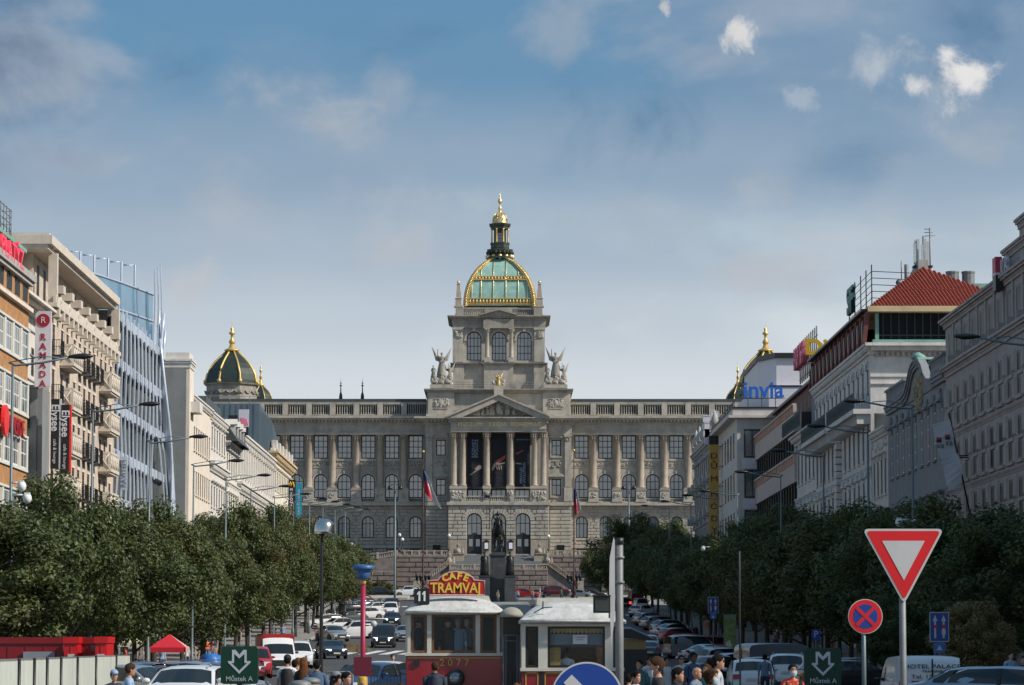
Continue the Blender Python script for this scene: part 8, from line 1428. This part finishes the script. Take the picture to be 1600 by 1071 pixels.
# ------------------------------------------------------------------ left corner: hoarding, red kiosks, canopies
HM = mat('pale green grey sheeting',(.42,.45,.41),.6,.1,1.2,stain=.2); A_,B_ = V((X_(-6,50),50,0)),V((X_(205,100),100,0)); t = thing('hoarding','pale corrugated site hoarding with dark posts across the bottom left corner','fence',tuple(A_),atan2(50,B_.x - A_.x)); LH = (B_ - A_).length
def hx(px):
    k = (px - 780) / FPX; return LH * (k * A_.y - A_.x) / ((B_.x - A_.x) - k * (B_.y - A_.y))
xs = [hx(p) for p in (-6,29,53,73,95,121,150,182,205)]
for A,B in zip(xs,xs[1:]):
    za,zb = 1.665 + .045 * A / LH,1.665 + .045 * B / LH; c = MB(); n = max(6,int((B - A) / .35))
    for k in range(n):
        x0_,x1_ = A + (B - A) * k / n,A + (B - A) * (k + 1) / n; xm = (x0_ + x1_) / 2; z = za + (zb - za) * k / n
        c.add([(x0_,0,.1),(xm,-.03,.1),(x1_,0,.1),(x0_,0,z),(xm,-.03,z),(x1_,0,z),(x0_,.02,.1),(x1_,.02,.1),(x0_,.02,z),(x1_,.02,z)],[(0,1,4,3),(1,2,5,4),(3,4,5,9,8),(6,8,9,7)])
    c.build('sheet_panel',HM,t); c = MB(); c.lathe([(.03,0),(.03,zb + .03)],8,(B,-.06,0)); c.build('post',BLACKP,t)
    c = MB(); c.box(A,B,-.03,.03,(za + zb) / 2,(za + zb) / 2 + .03); c.build('top_rail',STEEL,t)
def kiosk(px0,px1,py,Y,dep,lab,m):
    xa,xb = X_(px0,Y),X_(px1,Y); t = thing('kiosk',lab,'kiosk',((xa + xb) / 2,Y,0),0,'red kiosks behind the hoarding'); w = (xb - xa) / 2; z = Z_(py,Y); c = MB(); c.box(-w,w,0,dep,0,z - .22); c.build('body',m,t); c = MB(); c.box(-w - .04,w + .04,-.05,dep,z - .22,z); c.build('roof_band',m,t); n = max(2,int(2 * w / .6)); c = MB(); [c.box(-w + 2 * w * i / n - .015,-w + 2 * w * i / n + .015,-.02,0,.1,z - .22) for i in range(1,n)]; c.build('panel_rib',m,t); return t,w,z
KR = mat('kiosk red',(.50,.008,.010),.4,.08,1.5); KD = mat('kiosk dark red',(.21,.006,.010),.45,.12,1.5)
t,w,z = kiosk(-14,99,996,112,3,'long dark red kiosk behind the hoarding at the left edge',KD); c = MB(); c.box(w - 1.35,w - .25,-.08,-.03,.9,z - .5); c.build('grey_flap',mat('grey flap',(.24,.25,.29),.6,.08),t)
t,w,z = kiosk(102,123,995.5,110,2,'bright red narrow kiosk front beside the long dark red kiosk',KR); c = MB(); c.box(-.1,.12,-.06,-.02,1.2,1.75); c.build('white_notice',SW,t)
t,w,z = kiosk(123.5,150,996,111,2,'dark red kiosk between the two bright red fronts',KD); c = MB(); c.box(.15,.3,-.05,-.02,1.85,2.05); c.build('lamp',STEEL,t)
t,w,z = kiosk(150.5,168,995,109,2,'rightmost bright red kiosk front by the tree trunks',KR); c = MB(); c.box(-.12,.12,-.06,-.02,1.3,1.75); c.build('white_notice',SW,t)
def canopy(px,pyt,pyb,wpx,Y,lab,cols):
    t = thing('market_canopy',lab,'canopy',(X_(px,Y),Y,gz(Y) + .13)); z0,z1 = Z_(pyb,Y) - gz(Y) - .13,Z_(pyt,Y) - gz(Y) - .13; w = wpx * Y / FPX / 2; cor = [(-w,-w),(w,-w),(w,w),(-w,w)]
    for i in range(4):
        a,b = cor[i],cor[(i + 1) % 4]; c = MB(); n = 4
        for k in range(n):
            p,r_ = (a[0] + (b[0] - a[0]) * k / n,a[1] + (b[1] - a[1]) * k / n),(a[0] + (b[0] - a[0]) * (k + 1) / n,a[1] + (b[1] - a[1]) * (k + 1) / n); c.m = 0 if i in (0,3) else k % 2; c.add([(*p,z0),(*r_,z0),(0,0,z1)],[(0,1,2)]); c.add([(*p,z0 - .25),(*r_,z0 - .25),(*r_,z0),(*p,z0)],[(0,1,2,3)])
        c.build('canvas',cols,t)
    for x,y in cor: c = MB(); c.tube([(x,y,0),(x,y,z0)],.03,5); c.build('leg',STEEL,t)
CR = mat('canvas red',(.50,.012,.03),.8,.08,2); CC = mat('canvas cream',(.60,.55,.44),.8,.08,2); canopy(266,991,1012,56,165,'red and cream striped market canopy under the left trees',[CR,CC]); canopy(206,992,1004,34,180,'beige market canopy behind the red kiosks',[CC,CC]); canopy(184,990,1000,30,196,'farther beige market canopy behind the red kiosks',[CC,CC])
t = thing('tarpaulin','blue tarpaulin over goods left of the metro sign','tarpaulin',(X_(330,160),160,.13)); c = MB(); rr = random.Random(5); c.loft([[(cos(a) * k * (1 + .1 * sin(a * 5)),sin(a) * k * .6,z + .12 * sin(a * 3) * (z < 1.5)) for a in [i * pi / 8 for i in range(16)]] for k,z in ((.62,0),(.6,.9),(.52,1.4),(.25,1.62))]); c.build('sheet',mat('tarp blue',(.02,.13,.42),.5,.15,3),t)
t = thing('market_stall','wooden stall with a dark sloping roof right of the steel pole','stall',(X_(990,120),120,0)); k = 120 / FPX; c = MB(); c.box(-.6,.45,0,1.5,Z_(1015,120),Z_(999,120)); c.build('wood_panel',mat('tan board',(.28,.18,.07),.7,.15,4),t); c = MB(); c.box(-.65,.5,-.05,1.6,Z_(999,120),Z_(996.5,120)); c.build('white_ledge',SW,t); c = MB(); c.add([(-.7,-.1,Z_(983,120)),(-.1,-.1,Z_(983,120)),(.75,-.1,Z_(999,120)),(-.7,1.6,Z_(983,120) + .1),(-.1,1.6,Z_(983,120) + .1),(.75,1.6,Z_(999,120) + .1),(.75,-.1,Z_(1001,120)),(-.7,-.1,Z_(996,120))],[(0,1,4,3),(1,2,5,4),(0,7,6,2,1)]); c.build('roof',BLACKP,t); c = MB(); c.box(-.6,.5,0,1.4,0,Z_(1015,120)); c.build('base',BLACKP,t)
# ------------------------------------------------------------------ right corner
Y = 118.; t = thing('slat_fence','dark brown upright slat screen behind the blue lane sign','fence',(X_(1478,Y),Y,0)); z = Z_(1003,Y)
for i in range(7): a = X_(1479 + i * 7,Y) - X_(1478,Y); c = MB(); c.box(a,a + .13,-.03,.03,.05,z - .05 * (i % 3)); c.build('slat',mat('brown timber slat',(.09,.06,.045),.8,.25,6),t)
Y = 120.; t = thing('poster_light_box','blue poster in a pale frame under the trees at the right edge','poster',(X_(1545,Y),Y,0)); k = Y / FPX; w = 18 * k; z0,z1 = Z_(1058,Y),Z_(1002.5,Y); c = MB(); c.box(-w,w,-.08,.08,z0,z1); c.build('frame',mat('grey frame',(.26,.28,.32),.5,.08),t); c = MB(); c.box(-w * .88,w * .88,-.09,-.07,z0 + .08,z1 - .07); c.build('poster',mat('poster blue',(.035,.12,.29),.4,.12,2),t); c = MB(); c.box(-w * .2,w * .88,-.094,-.085,z0 + .5,z1 - .3); c.build('pale_area',mat('poster pale blue',(.10,.18,.32),.4,.15,2),t); [text(s_,SW,t,(x,-.1,z),h,.003) for s_,x,z,h in (('AKČNÍ',.2,z1 - .35,.1),('nabídka pro',-.05,z1 - .62,.08),('každého',0,z1 - .74,.08))]; c = MB(); c.box(-.1,.1,-.05,.05,0,z0); c.build('foot',STEEL,t)
Y = 215.; t = thing('poster_board','green and cream poster board on the right pavement near the lane sign','poster',(X_(1140,Y),Y,gz(Y))); c = MB(); c.box(-.42,.42,-.06,.06,.5,Z_(960,Y) - gz(Y)); c.build('frame',STEEL,t); c = MB(); c.box(-.38,.38,-.07,-.05,.55,Z_(962,Y) - gz(Y)); c.build('poster',mat('poster green',(.16,.22,.07),.5,.5,5),t); c = MB(); c.add([(-.3,-.08,.6),(.34,-.08,.6),(.0,-.08,1.9),(-.3,-.08,1.7)],[(0,1,2,3)]); c.build('print',CC,t)
def litter(px,Y,lab): t = thing('litter_bin',lab,'litter bin',(X_(px,Y),Y,gz(Y) + .13)); c = MB(); c.lathe([(.25,0),(.27,1.0),(.3,1.05),(.1,1.15)],14); c.build('body',BLACKP,t)
litter(1086,292,'dark litter bin beside the red hatchback on the right pavement'); t = thing('pay_machine','pale stone coloured machine with a rounded top at the bottom right','machine',(X_(1513,92),92,0)); c = MB(); z = Z_(1049,92); c.lathe([(.16,0),(.16,z - .08),(.18,z - .06),(.17,z)],14); c.build('body',mat('pale stone',(.3,.27,.22),.8,.15,3),t)
# road works fence posts and bollards on the right pavement
for i in range(9): Y = 300 + i * 9.; t = thing('bollard','short faded red post on the right kerb, %s from the camera' % ordw(i),'bollard',(fr_(Y) + .6,Y,gz(Y) + .13),0,'red and white posts on the right kerb'); c = MB(); c.lathe([(.05,0),(.05,1.0),(.02,1.05)],8); c.build('post',mat('faded red post',(.3,.06,.06),.6,.1),t)
# dry ornamental grass
for px,Y,s_,lab in ((548,268,1.5,'dry sandy ornamental grass left of the zebra crossing'),(560,262,1.0,'smaller dry grass tuft at the left zebra crossing'),(592,455,2.0,'sandy dry grass mound behind the magenta pole')):
    rr = random.Random(int(px)); c = MB()
    for i in range(420): a,r_ = rr.uniform(0,6.28),abs(rr.gauss(0,.5)) * s_; x,y = cos(a) * r_,sin(a) * r_ * .7; h = s_ * .55 * rr.uniform(.4,1); dx,dy = rr.gauss(0,.2),rr.gauss(0,.2); c.add([(x - .02,y,0),(x + .02,y,0),(x + dx,y + dy,h)],[(0,1,2)])
    o = c.build('dry_grass',mat('dry grass',(.26,.20,.12),.9,.3,3),None,(X_(px,Y),Y,gz(Y) + .02),kind='stuff',label=lab,cat='grass')
# ------------------------------------------------------------------ people
SKINS = [mat('skin ' + n,c,.55,.06,9) for n,c in (('tan',(.36,.19,.125)),('pale',(.50,.31,.23)),('brown',(.16,.08,.05)))]; HAIRM = {n: mat('hair ' + n,c,.85,.3,40,.5,60,spec=.12,coord='O') for n,c in (('black',(.012,.010,.009)),('brown',(.05,.028,.016)),('auburn',(.13,.05,.02)),('fair',(.3,.2,.1)),('grey',(.25,.25,.25)))}
CL = {n: mat('cloth ' + n,c,.85,.14,5,.25,14,coord='O') for n,c in (('white',(.58,.58,.60)),('black',(.015,.015,.017)),('navy',(.02,.028,.05)),('blue',(.05,.10,.19)),('denim',(.06,.10,.17)),('grey',(.18,.19,.21)),('light grey',(.35,.37,.41)),('olive',(.12,.12,.045)),('teal',(.03,.10,.11)),('red',(.45,.05,.03)),('maroon',(.18,.02,.04)),('beige',(.42,.34,.26)),('light blue',(.25,.36,.52)),('orange',(.75,.18,.05)),('purple',(.16,.05,.2)),('dusty blue',(.12,.17,.23)))}
SHOE = mat('dark shoe',(.03,.028,.028),.6,.1); EYE = mat('eye dark',(.02,.015,.012),.2,0); LIP = mat('lip',(.32,.10,.09),.5,.05); MASKM = mat('surgical mask',(.30,.42,.48),.8,.05)
FLORAL = D.materials.new('red floral print'); FLORAL.use_nodes = True; _t = FLORAL.node_tree; _v = nn(_t,'ShaderNodeTexVoronoi',inp={'Scale': 16.}); _c = nn(_t,'ShaderNodeTexCoord'); _t.links.new(_c.outputs['Object'],_v.inputs['Vector']); _r = nn(_t,'ShaderNodeValToRGB'); _t.links.new(_v.outputs['Distance'],_r.inputs[0]); _e = _r.color_ramp.elements; _e[0].color = (.52,.30,.14,1); _e[0].position = .22; _e[1].color = (.42,.022,.015,1); _e[1].position = .34; _t.links.new(_r.outputs[0],_t.nodes['Principled BSDF'].inputs['Base Color']); _t.nodes['Principled BSDF'].inputs['Roughness'].default_value = .8
CL['floral'] = FLORAL
_PB = {}
def person_mesh(arms,stride,fem,yaw,long_sl,pitch=0):
    key = (arms,stride,fem,yaw,long_sl)
    if key in _PB: return _PB[key]
    p,e = body_pts(arms,stride,1.75,fem,1.0); ml = [SKINS[0],CL['white'],CL['denim'],SHOE,EYE,LIP]
    def fm(c):
        if c.z > 1.50: return 0
        if c.z < .09: return 3
        if c.z < .98 and abs(c.x) < .2 and c.y > -.25: return 2
        far = abs(c.x) > .2 and (c.z < (1.02 if long_sl else 1.24)) or (abs(c.x) > .15 and c.y < (-.17 if long_sl else -.07))
        if far: return 0
        return 1 if c.z >= .9 else 2
    m = skin('b',p,e,ml,2,0,fm); mb = MB(); hy = -.015; head_mb(mb,(0,hy,1.65),1.0,yaw); T = M4.Translation((0,hy,1.65)) @ M4.Rotation(yaw,4,'Z')
    mb.T = T; mb.m = 4; [mb.ell((s * .030,-.079,.013),(.010,.006,.005),8,6) for s in (-1,1)]; [mb.tube([(s * .016,-.096,.033),(s * .032,-.093,.037),(s * .046,-.08,.033)],.003,4) for s in (-1,1)]; mb.m = 5; mb.ell((0,-.095,-.0565),(.019,.006,.005),8,5); mb.m = 0; mb.T = None
    for nm,sd in (('l',-1),('r',1)): w = V(p[nm + 'a2'][:3]); d = w - V(p[nm + 'a1'][:3]); hand_mb(mb,w - d.normalized() * .07,d,sd)
    me = join_mesh('body',[(m,M4()),(mb.mesh('h',ml),M4())],ml); _PB[key] = me; return me
def hair_mb(style,yaw):
    mb = MB(); mb.T = M4.Translation((0,-.015,1.65)) @ M4.Rotation(yaw,4,'Z'); rr = random.Random(len(style) * 7)
    def cap(o,back,side=.0,front=.072):
        vs = []; N,K = 32,12
        for j in range(K):
            for i in range(N):
                a = 2 * pi * (i + .5) / N; sa = sin(a); lo = front + (side - front) * min(1,(1 + sa) / .62) if sa < -.38 else side + (back - side) * max(0,min(1,(sa + .1) / .5))
                z = lo + (.121 - lo) * (j / (K - 1)) ** .8; k = o * (.35 + .65 * min(1,j / 2)) + .0035 * noise.noise(V((cos(a) * 9,sa * 9,z * 60))); p = head_pt(a,z,k); vs.append((p.x,p.y,p.z + o * .9 * (j / (K - 1)) ** 3))
        mb.add(vs + [(0,0,.122 + o)],[(j * N + i,j * N + (i + 1) % N,(j + 1) * N + (i + 1) % N,(j + 1) * N + i) for j in range(K - 1) for i in range(N)] + [((K - 1) * N + i,(K - 1) * N + (i + 1) % N,K * N) for i in range(N)],True)
    if style == 'short': cap(.012,-.075)
    if style == 'bun': cap(.012,-.06,-.02); mb.ell((0,.12,.05),(.05,.05,.05),8,6)
    if style == 'curly':
        cap(.02,-.09,-.04)
        for i in range(260):
            a,z = rr.uniform(0,6.28),rr.uniform(-.1,.125)
            if sin(a) < -.3 and z < .075: continue
            p = head_pt(a,z,.022); mb.ell(tuple(p),(.014,.014,.012),6,4)
    if style == 'long':
        cap(.014,-.1,-.07)
        mb.loft([[(cos(a) * w,.05 + sin(a) * d + o,z) for a in [k * pi / 7 for k in range(14)]] for z,w,d,o in ((.04,.085,.07,0),(-.06,.095,.06,.01),(-.18,.105,.05,.03),(-.32,.10,.04,.06),(-.42,.06,.03,.07))])
    mb.T = None; return mb
_HM = {}
def person(px,Y,h,face,lab,top='white',legs='denim',hair='short',hc='brown',arms=('down','down'),stride=.12,fem=False,yaw=0.,sk=0,long_sl=False,extra=(),group=None,X=None,dz=0,fits=True):
    """face = heading in degrees: 0 looks towards the camera, 180 away, 90 to the right, -90 to the left"""
    me = person_mesh(arms,stride,fem,yaw,long_sl); t = thing('person',lab,'person',(X_(px,Y) if X is None else X,Y,gz(Y) + dz),R(face),group); k = h / 1.79
    def pt(nm,m,mats=None):
        o = ob(nm,m,t); o.scale = (k,) * 3; return o
    b = pt('body',me)
    for i,m in enumerate((SKINS[sk],CL[top],CL[legs])): b.material_slots[i].link = 'OBJECT'; b.material_slots[i].material = m
    if hair != 'bald':
        if (hair,yaw) not in _HM: _HM[(hair,yaw)] = hair_mb(hair if hair != 'cap' else 'short',yaw).mesh('hair',HAIRM['black'])
        o = pt('hair',_HM[(hair,yaw)]); o.material_slots[0].link = 'OBJECT'; o.material_slots[0].material = HAIRM[hc]
    T = M4.Translation((0,-.015,1.65)) @ M4.Rotation(yaw,4,'Z')
    for ex in extra:
        c = MB()
        if ex[0] == 'pack': c.loft([[(x * s_,.10 + dy,z) for x,dy in ((-.15,.0),(-.13,.15),(0,.19),(.13,.15),(.15,.0))] for z,s_ in ((.98,.85),(1.05,1),(1.3,1.0),(1.42,.8),(1.46,.5))]); [c.tube([(s * .12,.1,1.42),(s * .13,-.02,1.48),(s * .14,-.13,1.36),(s * .15,-.08,1.1),(s * .14,.1,1.02)],.017,5) for s in (-1,1)]; pt('backpack',c.mesh('backpack',CL[ex[1]]))
        if ex[0] == 'cap': c.T = T; c.ell((0,.005,.06),(.09,.112,.085),14,8); c.loft([[(cos(a) * .075,-.09 + sin(a) * d,.06 - d * .1) for a in [pi + q * pi / 6 for q in range(7)]] for d in (.01,.09)],True); pt('cap',c.mesh('cap',CL[ex[1]]))
        if ex[0] == 'mask':
            c.T = T @ M4.Translation((0,0,-.045 if 'chin' in lab and 'left profile' in lab else 0)); N = 9; c.loft([[(sin((i / (N - 1) - .5) * 2.4) * w,-cos((i / (N - 1) - .5) * 2.4) * d - o_,z) for i in range(N)] for z,w,d,o_ in ((-.012,.075,.088,.012),(-.035,.079,.094,.02),(-.07,.072,.088,.022),(-.105,.055,.07,.02))],True,False); c.tube([(-.07,-.03,-.03),(-.083,.01,0)],.003,4); c.tube([(.07,-.03,-.03),(.083,.01,0)],.003,4); pt('face_mask',c.mesh('face_mask',MASKM))
        if ex[0] == 'strap': c.tube([(-.13,-.06,1.45),(0,-.135,1.25),(.14,-.1,1.05)],.015,5); c.tube([(-.13,.06,1.45),(0,.13,1.25),(.14,.1,1.05)],.015,5); pt('bag_strap',c.mesh('bag_strap',CL[ex[1]]))
        if ex[0] == 'glasses': c.T = T; [c.ell((s * .031,-.097,.012),(.022,.006,.016),10,6) for s in (-1,1)]; c.tube([(-.08,.0,.015),(-.05,-.09,.015),(.05,-.09,.015),(.08,0,.015)],.003,4); pt('sunglasses',c.mesh('sunglasses',BLACKP))
        if ex[0] == 'jacket': c.loft([[(cos(a) * w,sin(a) * d + .005,z) for a in [q * pi / 9 for q in range(18)]] for z,w,d in ((.86,.185,.135),(1.0,.18,.13),(1.2,.19,.135),(1.38,.215,.13),(1.46,.15,.1),(1.5,.085,.085),(1.53,.08,.08))],True,False); [c.tube([(s * .2,.01,1.43),(s * .225,.01,1.15)],[.075,.06],8) for s in (-1,1)]; pt('jacket',c.mesh('jacket',CL[ex[1]]))
        if ex[0] == 'hat': c.T = T; c.lathe([(.105,.03),(.11,.06),(.1,.12),(.06,.155),(.01,.16)],16); c.lathe([(.125,.028),(.125,.036)],16); pt('hat',c.mesh('hat',CL[ex[1]]))
        if ex[0] == 'bag': c.ell((.25,-.02,.85),(.07,.16,.15),10,8); c.tube([(.25,-.1,.98),(.24,0,1.1),(.25,.1,.98)],.012,5); pt('bag',c.mesh('bag',CL[ex[1]]))
        if ex[0] == 'phone': w_ = V(body_pts(arms,stride,1.75,fem)[0]['ra2'][:3]); c.box(w_.x - .04,w_.x + .035,w_.y - .02,w_.y - .01,w_.z,w_.z + .15); pt('phone',c.mesh('phone',BLACKP))
        if ex[0] == 'umbrella': c.tube([(.2,-.2,1.1),(.2,-.2,2.1)],.012,5); c.lathe([(.6,1.9),(.45,2.02),(.2,2.12),(.01,2.15)],10,(.2,-.2,0)); pt('umbrella',c.mesh('umbrella',CL[ex[1]]))
    return t
P = person
P(1027,42,1.765,-90,'person with a surgical mask on his chin, seen in left profile in a black top','black','denim','short','brown',extra=(('strap','white'),('mask',)))
P(1057,47,1.60,75,'person with black hair and black jacket turned right behind the man with the chin mask','black','black','short','black',long_sl=True,extra=(('jacket','black'),))
P(993,55,1.50,40,'person with dark hair and white patterned top right of the steel pole','white','denim','bun','black',fem=True); P(982,60,1.42,160,'person in white and maroon at the foot of the steel pole','maroon','black','short','black',fem=True,extra=(('pack','white'),)); P(999,72,1.66,-30,'person in a dark teal jacket behind the woman in the patterned top','teal','black','short','black',long_sl=True,extra=(('jacket','teal'),))
P(1013,88,1.72,30,'person in a white shirt half hidden by the man with the chin mask','white','light blue','short','brown',fem=True); P(1041,86,1.70,10,'person in a white top with dark straps behind the black jacket','white','black','short','black',extra=(('pack','black'),))
P(1064,86,1.75,5,'person in a white shirt and blue jeans with sunglasses and a bag strap','white','denim','short','brown',('bent','down'),.2,sk=1,long_sl=True,extra=(('glasses',),('strap','navy')))
P(1083,76,1.82,10,'person in a dark blue T shirt, broad and bearded, hand at the belt','blue','navy','short','black',('down','hip'),sk=2,extra=(('strap','black'),)); P(1087,58,1.55,60,'person, bald, in a grey blue shirt with his head turned right','dusty blue','grey','bald','black',yaw=.3); P(1103,61,1.6,-20,'person in teal between the bald man and the curly haired woman','teal','navy','short','brown',fem=True)
P(1120,52,1.79,85,'person with dark hair and sunglasses in right profile wearing a grey shirt','light grey','grey','short','black',extra=(('glasses',),)); P(1109,45,1.58,65,'person with curly brown hair and face mask in an olive top','olive','denim','curly','brown',fem=True,extra=(('mask',),)); P(1108,84,1.68,170,'person in maroon with a white bag behind the curly haired woman','maroon','black','short','brown',fem=True,extra=(('pack','white'),))
P(1237,55,1.62,10,'person in a red floral shirt and face mask looking at a phone','floral','beige','short','black',('phone','phone'),0,extra=(('mask',),('phone',))); P(1194,112,1.75,170,'person in dusty blue behind the white hatchback on the right','dusty blue','navy','short','black',long_sl=True)
P(450,74,1.76,178,'person in a white T shirt and dark cap with a black backpack','white','denim','short','black',extra=(('cap','black'),('pack','black'))); P(461,78,1.65,170,'person with short black hair beside the black backpack','white','black','short','black',fem=True); P(475.5,70,1.71,180,'person with long auburn hair in a black top','black','black','long','auburn',fem=True,long_sl=True); P(496,68,1.66,172,'person in a denim jacket beside the black lamp post','denim','black','short','black',long_sl=True,extra=(('jacket','denim'),)); P(466,84,1.68,150,'person in a beige top left of the long auburn hair','beige','denim','short','auburn',fem=True)
P(525,52,1.50,75,'person with a long dark ponytail and grey cap in a white top by the barrier','white','denim','long','black',fem=True,extra=(('cap','grey'),)); P(541,51,1.51,60,'person in a light grey T shirt next to the woman with the grey cap','light grey','denim','short','black'); P(680,66,1.63,180,'person in a navy jacket with a backpack before the red tram','navy','denim','short','brown',long_sl=True,extra=(('jacket','navy'),('pack','navy'))); P(627,60,1.25,180,'person, a small child, pale top at the left corner of the red tram','light grey','denim','short','brown')
P(180,58,1.50,20,'person with a bright blue cap bent forward before the hoarding','navy','navy','short','black',('bent','bent'),extra=(('cap','light blue'),('pack','black'))); P(204,56,1.63,100,'person with short brown hair in a light blue shirt before the hoarding','light blue','denim','short','brown',yaw=.3); P(807,50,1.34,180,'person whose brown hair shows at the bottom edge between the trams','beige','denim','short','auburn')
P(614,119,1.72,20,'person in a pale top beside the white hatchback by the tram','beige','beige','short','brown',sk=1,fem=True); P(1577,104,1.84,20,'person in a light blue shirt right of the blue poster','light blue','grey','short','brown',sk=1); P(1597,100,1.7,-20,'person in black at the right edge of the picture','black','black','short','black',sk=1)
# figures behind the tram windows
for px,Y_,h,face,top,hair,hc,ex,lab in ((700,75.4,1.55,5,'black','short','black',(('hat','black'),('jacket','black')),'mannequin in a black suit and hat in the middle tram window'),(716,75.45,1.5,-8,'light grey','short','brown',(('hat','dusty blue'),('jacket','dusty blue')),'mannequin with a pale blue cloche hat in the middle tram window'),(731,75.6,1.46,-30,'dusty blue','curly','grey',(),'mannequin in pale blue at the right of the middle tram window'),(653,75.4,1.6,60,'navy','short','brown',(('cap','navy'),('jacket','navy')),'mannequin in a driver cap in the left tram window'),(885,73.45,1.5,160,'white','short','brown',(),'person in white seen through the right tram window')):
    t = person(px,Y_,h,face,lab,top,'black',hair,hc,extra=ex,long_sl=True,dz=Z_(966 if px < 800 else 1012,Y_) - h,stride=0,group=None); t['category'] = 'mannequin' if 'mannequin' in lab else 'person'
    if 'mannequin' in lab: t.name = 'mannequin'
# pedestrians further away; one label each from clothing and place
random.seed(77); used = set()
def crowd(n,fn,where,group):
    for i in range(n):
        px,Y_ = fn(i); tops = ['white','black','navy','blue','grey','light grey','olive','teal','red','maroon','beige','light blue','orange','purple','dusty blue']; lg = ['denim','black','grey','beige','navy']
        for _ in range(60):
            a,b = random.choice(tops),random.choice(lg)
            if (a,b,where) not in used: break
        used.add((a,b,where)); fem = random.random() < .45; person(px,Y_,random.uniform(1.58,1.85),random.choice((0,180,90,-90,20,200)),'person in a %s top and %s trousers %s' % (a,b,where),a,b,'long' if fem and random.random() < .5 else 'short',random.choice(('black','brown','auburn','fair')),random.choice((('down','down'),('swing','swing'),('bent','down'))),random.choice((.0,.12,.2)),fem,0.,random.choice((0,1,1)),random.random() < .4,group=group,dz=.13)
def lf_(i): Y_ = random.uniform(165,300); x = random.uniform(-28.5,-18.6); return 780 + x * FPX / Y_,Y_
def rf_(i): Y_ = random.uniform(165,330); x = random.uniform(18.6,28.5); return 780 + x * FPX / Y_,Y_
crowd(44,lf_,'walking under the left trees','pedestrians under the left trees'); crowd(30,rf_,'walking under the right trees','pedestrians under the right trees')
crowd(12,lambda i: (random.uniform(520,556),random.uniform(400,470)),'far up the left pavement','pedestrians far up the left pavement'); crowd(12,lambda i: (random.uniform(745,905),random.uniform(490,510)),'near the rider monument','pedestrians near the rider monument')
P(849,470,1.75,0,'person holding a purple umbrella near the rider monument','purple','black','short','black',extra=(('umbrella','purple'),))
D.scenes.remove(TS)
